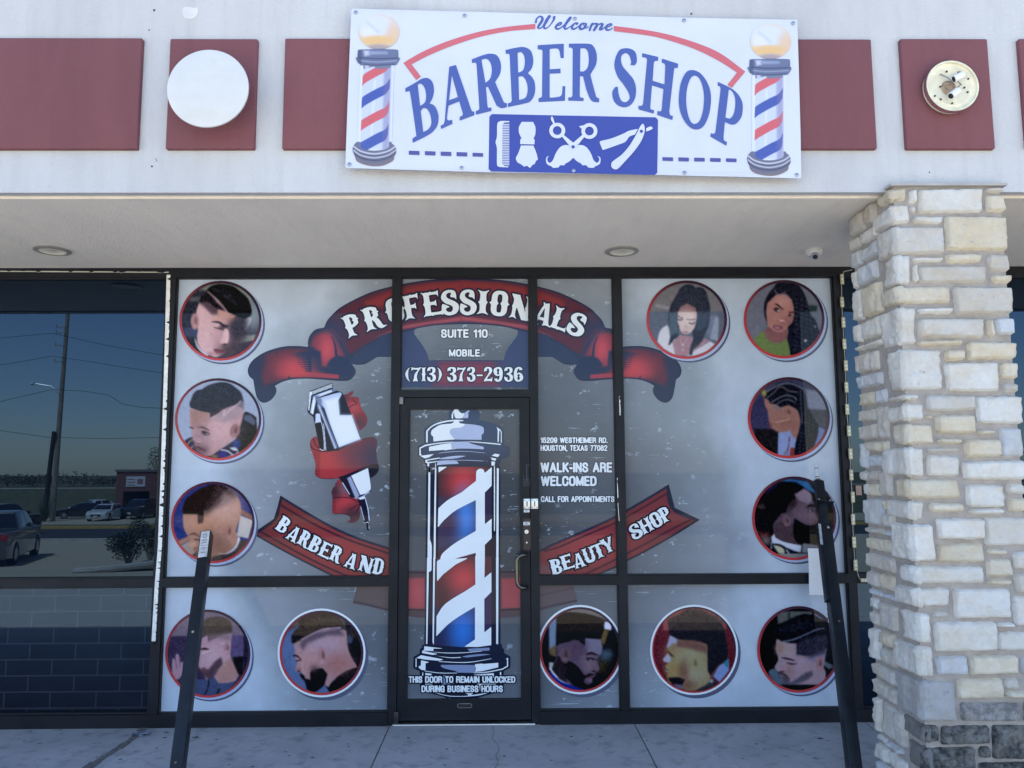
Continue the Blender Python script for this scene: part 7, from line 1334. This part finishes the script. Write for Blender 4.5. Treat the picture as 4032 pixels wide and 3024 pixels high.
# utility pole, leaning stub, lamp arm, wires
p,l=GH(205,2052); woodm=simple('weathered_wood',(.30,.245,.19),.9,0,.3,3)
t=thing('utility_pole','tall wooden utility pole with a street lamp arm across the road','utility pole')
m=MB(); m.tube([(p.x,p.y,p.z-.3),(p.x+.15,p.y,p.z+9),(p.x+.35,p.y,p.z+19.5)],[.25,.21,.16],12); m.build('pole',woodm,t,smooth=True)
for v in (1290,1312,1362,1425): 
    z=float(CAM[2]+ray(200,v)[1]*l); m=MB(); m.box(p.x-.55,p.x+.3,p.y+.15,p.y+.25,z-.05,z+.05); m.cyl((p.x-.5,p.y+.2,z+.05),(p.x-.5,p.y+.2,z+.3),.06,.04,8); m.build('insulator_arm',simple('grey_insulator',(.4,.4,.42),.4),t)
z=float(CAM[2]+ray(200,1540)[1]*l); lx=float(ray(135,1512)[0]*l); lz=float(CAM[2]+ray(135,1512)[1]*l)
m=MB(); m.tube([(p.x+.1,p.y+.2,z-.3),(p.x-.6,p.y+.25,lz-.25),(lx+.3,p.y+.3,lz)],.05,8); m.build('lamp_arm',MAT['alum'],t,smooth=True); m=MB(); m.lathe([(.001,.1),(.18,.08),(.22,-.02),(.1,-.14),(.001,-.16)],(lx,p.y+.3,lz),'z',14); m.build('lamp_head',MAT['white_paint'],t,smooth=True)
def wire(pts,lab,l=69.):
    P=[]
    for u,v in pts: rx,rz=ray(u,v); P.append((float(rx*l),-(l-5.32),float(CAM[2]+rz*l)))
    tag(MB().tube(P,.020,5).build('overhead_wire',simple('black_cable',(.02,.02,.02),.6)),lab,'cable','overhead wires across the road')
wire([(-200,1475),(-60,1445),(60,1428),(205,1402),(330,1420),(480,1445),(650,1470),(1200,1530)],'overhead wire fixed highest on the utility pole with a dip at both sides')
wire([(-200,1620),(-60,1596),(90,1560),(205,1534),(330,1540),(430,1556),(480,1590),(560,1604),(650,1608),(1200,1640)],'overhead wire with a kink right of the utility pole')
wire([(-200,1670),(0,1695),(190,1722),(420,1727),(650,1722),(1200,1700)],'lowest overhead wire across the road'); wire([(-200,1350),(205,1312),(420,1360),(650,1400),(1200,1480)],'thin overhead wire just under the soffit reflection')
q,_=GH(172,2050); t=thing('leaning_stub_pole','short dark wooden stub pole leaning on the utility pole','utility pole'); m=MB(); m.tube([(q.x,q.y,q.z-.2),(p.x-.05,p.y+.4,float(CAM[2]+ray(195,1700)[1]*l))],[.24,.18],12); m.build('pole',simple('tarred_wood',(.05,.045,.04),.9,0,.3,3),t,smooth=True)
# foliage
def leaves(cl,n,s,seed=0):
    R=random.Random(seed); m=MB()
    for _ in range(n):
        cx,cy,cz,rx,ry,rz=R.choice(cl)
        while True:
            a,b,c=R.uniform(-1,1),R.uniform(-1,1),R.uniform(-1,1)
            if .15<a*a+b*b+c*c<1: break
        P=Vector((cx+a*rx,cy+b*ry,cz+c*rz)); d=Vector((R.gauss(0,1),R.gauss(0,1),R.gauss(0,1))).normalized(); e=d.orthogonal().normalized(); k=s*R.uniform(.6,1.3); i=len(m.v)
        m.v+=[tuple(P+d*k),tuple(P+e*k*.45),tuple(P-d*k),tuple(P-e*k*.45)]; m.f.append((i,i+1,i+2,i+3))
    return m
leafm=simple('dark_green_leaf',(.045,.075,.028),.6,0,.45,6); leaf2=simple('haze_paled_leaf',(.27,.26,.19),.8,0,.4,2)  # leaf2: distance haze of the far crowns is put into the pale leaf colour
for (u,v,w_,h_,lab,s) in ((505,2236,1.05,1.35,'round leafy shrub on the kerbed island, nearer and smaller of the two',1),(590,2215,1.2,1.85,'taller leafy shrub at the right edge of the window reflection',2)):
    p,_=GH(u,v); t=thing('shrub',lab,'shrub','shrubs on the kerbed island')
    cl=[(p.x+random.Random(s*9+i).uniform(-.5,.5)*w_,p.y+random.Random(s*19+i).uniform(-.4,.4)*w_,p.z+h_*random.Random(s*29+i).uniform(.35,.85),w_*.32,w_*.32,h_*.22) for i in range(11)]
    leaves(cl,2600,.05,s).build('foliage',leafm,t); m=MB()
    for i in range(5): m.tube([(p.x,p.y,p.z-.05),(p.x+(i-2)*.1*w_,p.y+.05*(i%2),p.z+.35*h_),(p.x+(i-2)*.2*w_,p.y,p.z+.7*h_)],[.035,.025,.01],6)
    m.build('stems',woodm,t)
p,_=GH(290,2258); q,_=GH(640,2235); m=MB(); n=16
pts=[(p.x+(q.x-p.x+1.5)*i/n,p.y+(q.y-p.y)*(i/n)**1.6,gh(-p.y)+.05) for i in range(n+1)]; m.tube(pts,.11,8); tag(m.build('island_kerb',MAT['lot'],smooth=True),None,kind='structure')
m=MB(); m.v=[(x,y-.05,gh(-y)+.05) for x,y,z in pts]+[(x,y-3.2,gh(-y+3.2)+.07) for x,y,z in pts]; k=len(pts); m.f=[(i,i+1,k+i+1,k+i) for i in range(k-1)]; tag(m.build('island_grass',MAT['drygrass']),None,kind='structure')
p,_=GH(186,2054); t=thing('spiky_plant','spiky green plant at the foot of the utility pole','plant'); R=random.Random(3); m=MB()
for i in range(70):
    a=R.uniform(0,6.283); r=R.uniform(.4,1.); h_=R.uniform(.9,2.6); i0=len(m.v); m.v+=[(p.x-.04,p.y+.5,p.z),(p.x+.04,p.y+.5,p.z),(p.x+math.cos(a)*r,p.y+.5+math.sin(a)*r,p.z+h_)]; m.f.append((i0,i0+1,i0+2))
m.build('leaf_blades',leafm,t)
# trees behind the levee
R=random.Random(8); specs=[(30,1875,6),(85,1868,7),(130,1880,6),(290,1862,8),(330,1880,6),(400,1885,6),(440,1880,7),(520,1885,5),(-60,1870,7),(-160,1875,7),(700,1870,7),(900,1865,8),(1200,1870,8),(1500,1870,7),(1900,1866,8),(2300,1872,8),(2700,1868,8)]
for i,(u,v,r) in enumerate(specs):
    l=112+R.uniform(-6,8); x=float(ray(u,v)[0]*l); z=float(CAM[2]+ray(u,v)[1]*l); y=-(l-5.32); g0=gh(-y); lab='hazy tree on the levee crest, number %s from the left'%i
    t=thing('distant_tree','leafless-looking tree in haze-paled colour beyond the levee, part of the far tree line','tree','trees beyond the levee')
    cl=[(x+R.uniform(-.6,.6)*r*.5,y+R.uniform(-.5,.5)*r*.4,g0+(z-g0)*R.uniform(.45,.85),r*.30,r*.3,(z-g0)*.22+.3) for _ in range(7)]
    leaves(cl,360,.20,i).build('crown',leaf2,t); MB().tube([(x,y,g0-.3),(x,y,g0+(z-g0)*.6)],[.2,.1],6).build('trunk',woodm,t)
l=104; x=float(ray(628,1790)[0]*l); y=-(l-5.32); t=thing('roadside_tree','sparse bare-branched tree behind the red brick building','tree'); zt_=float(CAM[2]+ray(620,1750)[1]*l)
leaves([(x+R.uniform(-1.5,2),y+R.uniform(-1,1),zt_-1.8+R.uniform(-1.8,.8),.9,.9,.9) for _ in range(9)],900,.14,77).build('crown',leaf2,t)
m=MB(); m.tube([(x,y,-3),(x,y,zt_-3)],[.3,.15],8)
for i in range(14): m.tube([(x,y,zt_-4),(x+R.uniform(-2,2),y,zt_-R.uniform(0,2.4))],[.08,.02],5)
m.build('trunk',woodm,t)
EXPO=1.5
# ================================================================ light
w=bpy.data.worlds.new('World'); S.world=w; w.use_nodes=True; nt=w.node_tree; bg=nt.nodes['Background']
sk=nt.nodes.new('ShaderNodeTexSky'); sk.sky_type='NISHITA'; sk.sun_disc=False
EL,AZ=math.radians(60),math.radians(-22)      # azimuth from +Y towards +X
sk.sun_elevation=EL; sk.sun_rotation=AZ; sk.air_density=1.0; sk.dust_density=.35; sk.ozone_density=1.5; sk.altitude=20
mx=nt.nodes.new('ShaderNodeMix'); mx.data_type='RGBA'; mx.blend_type='MULTIPLY'; mx.inputs[0].default_value=1; mx.inputs[7].default_value=(1.0,1.0,1.03,1); nt.links.new(sk.outputs[0],mx.inputs[6]); nt.links.new(mx.outputs[2],bg.inputs[0]); bg.inputs[1].default_value=.15
sl=bpy.data.lights.new('sun','SUN'); sl.energy=5; sl.angle=math.radians(.53); sl.color=(1,.94,.83)
so=bpy.data.objects.new('sun',sl); COL.objects.link(so)
d=Vector((math.sin(AZ)*math.cos(EL),math.cos(AZ)*math.cos(EL),math.sin(EL))); so.rotation_euler=d.to_track_quat('Z','Y').to_euler(); so.location=(-6,8,14)
S.view_settings.view_transform='Standard'; S.view_settings.look='None'; S.view_settings.exposure=EXPO; S.view_settings.gamma=1
S.render.engine='CYCLES'; S.cycles.max_bounces=8; S.cycles.diffuse_bounces=4; S.cycles.glossy_bounces=4
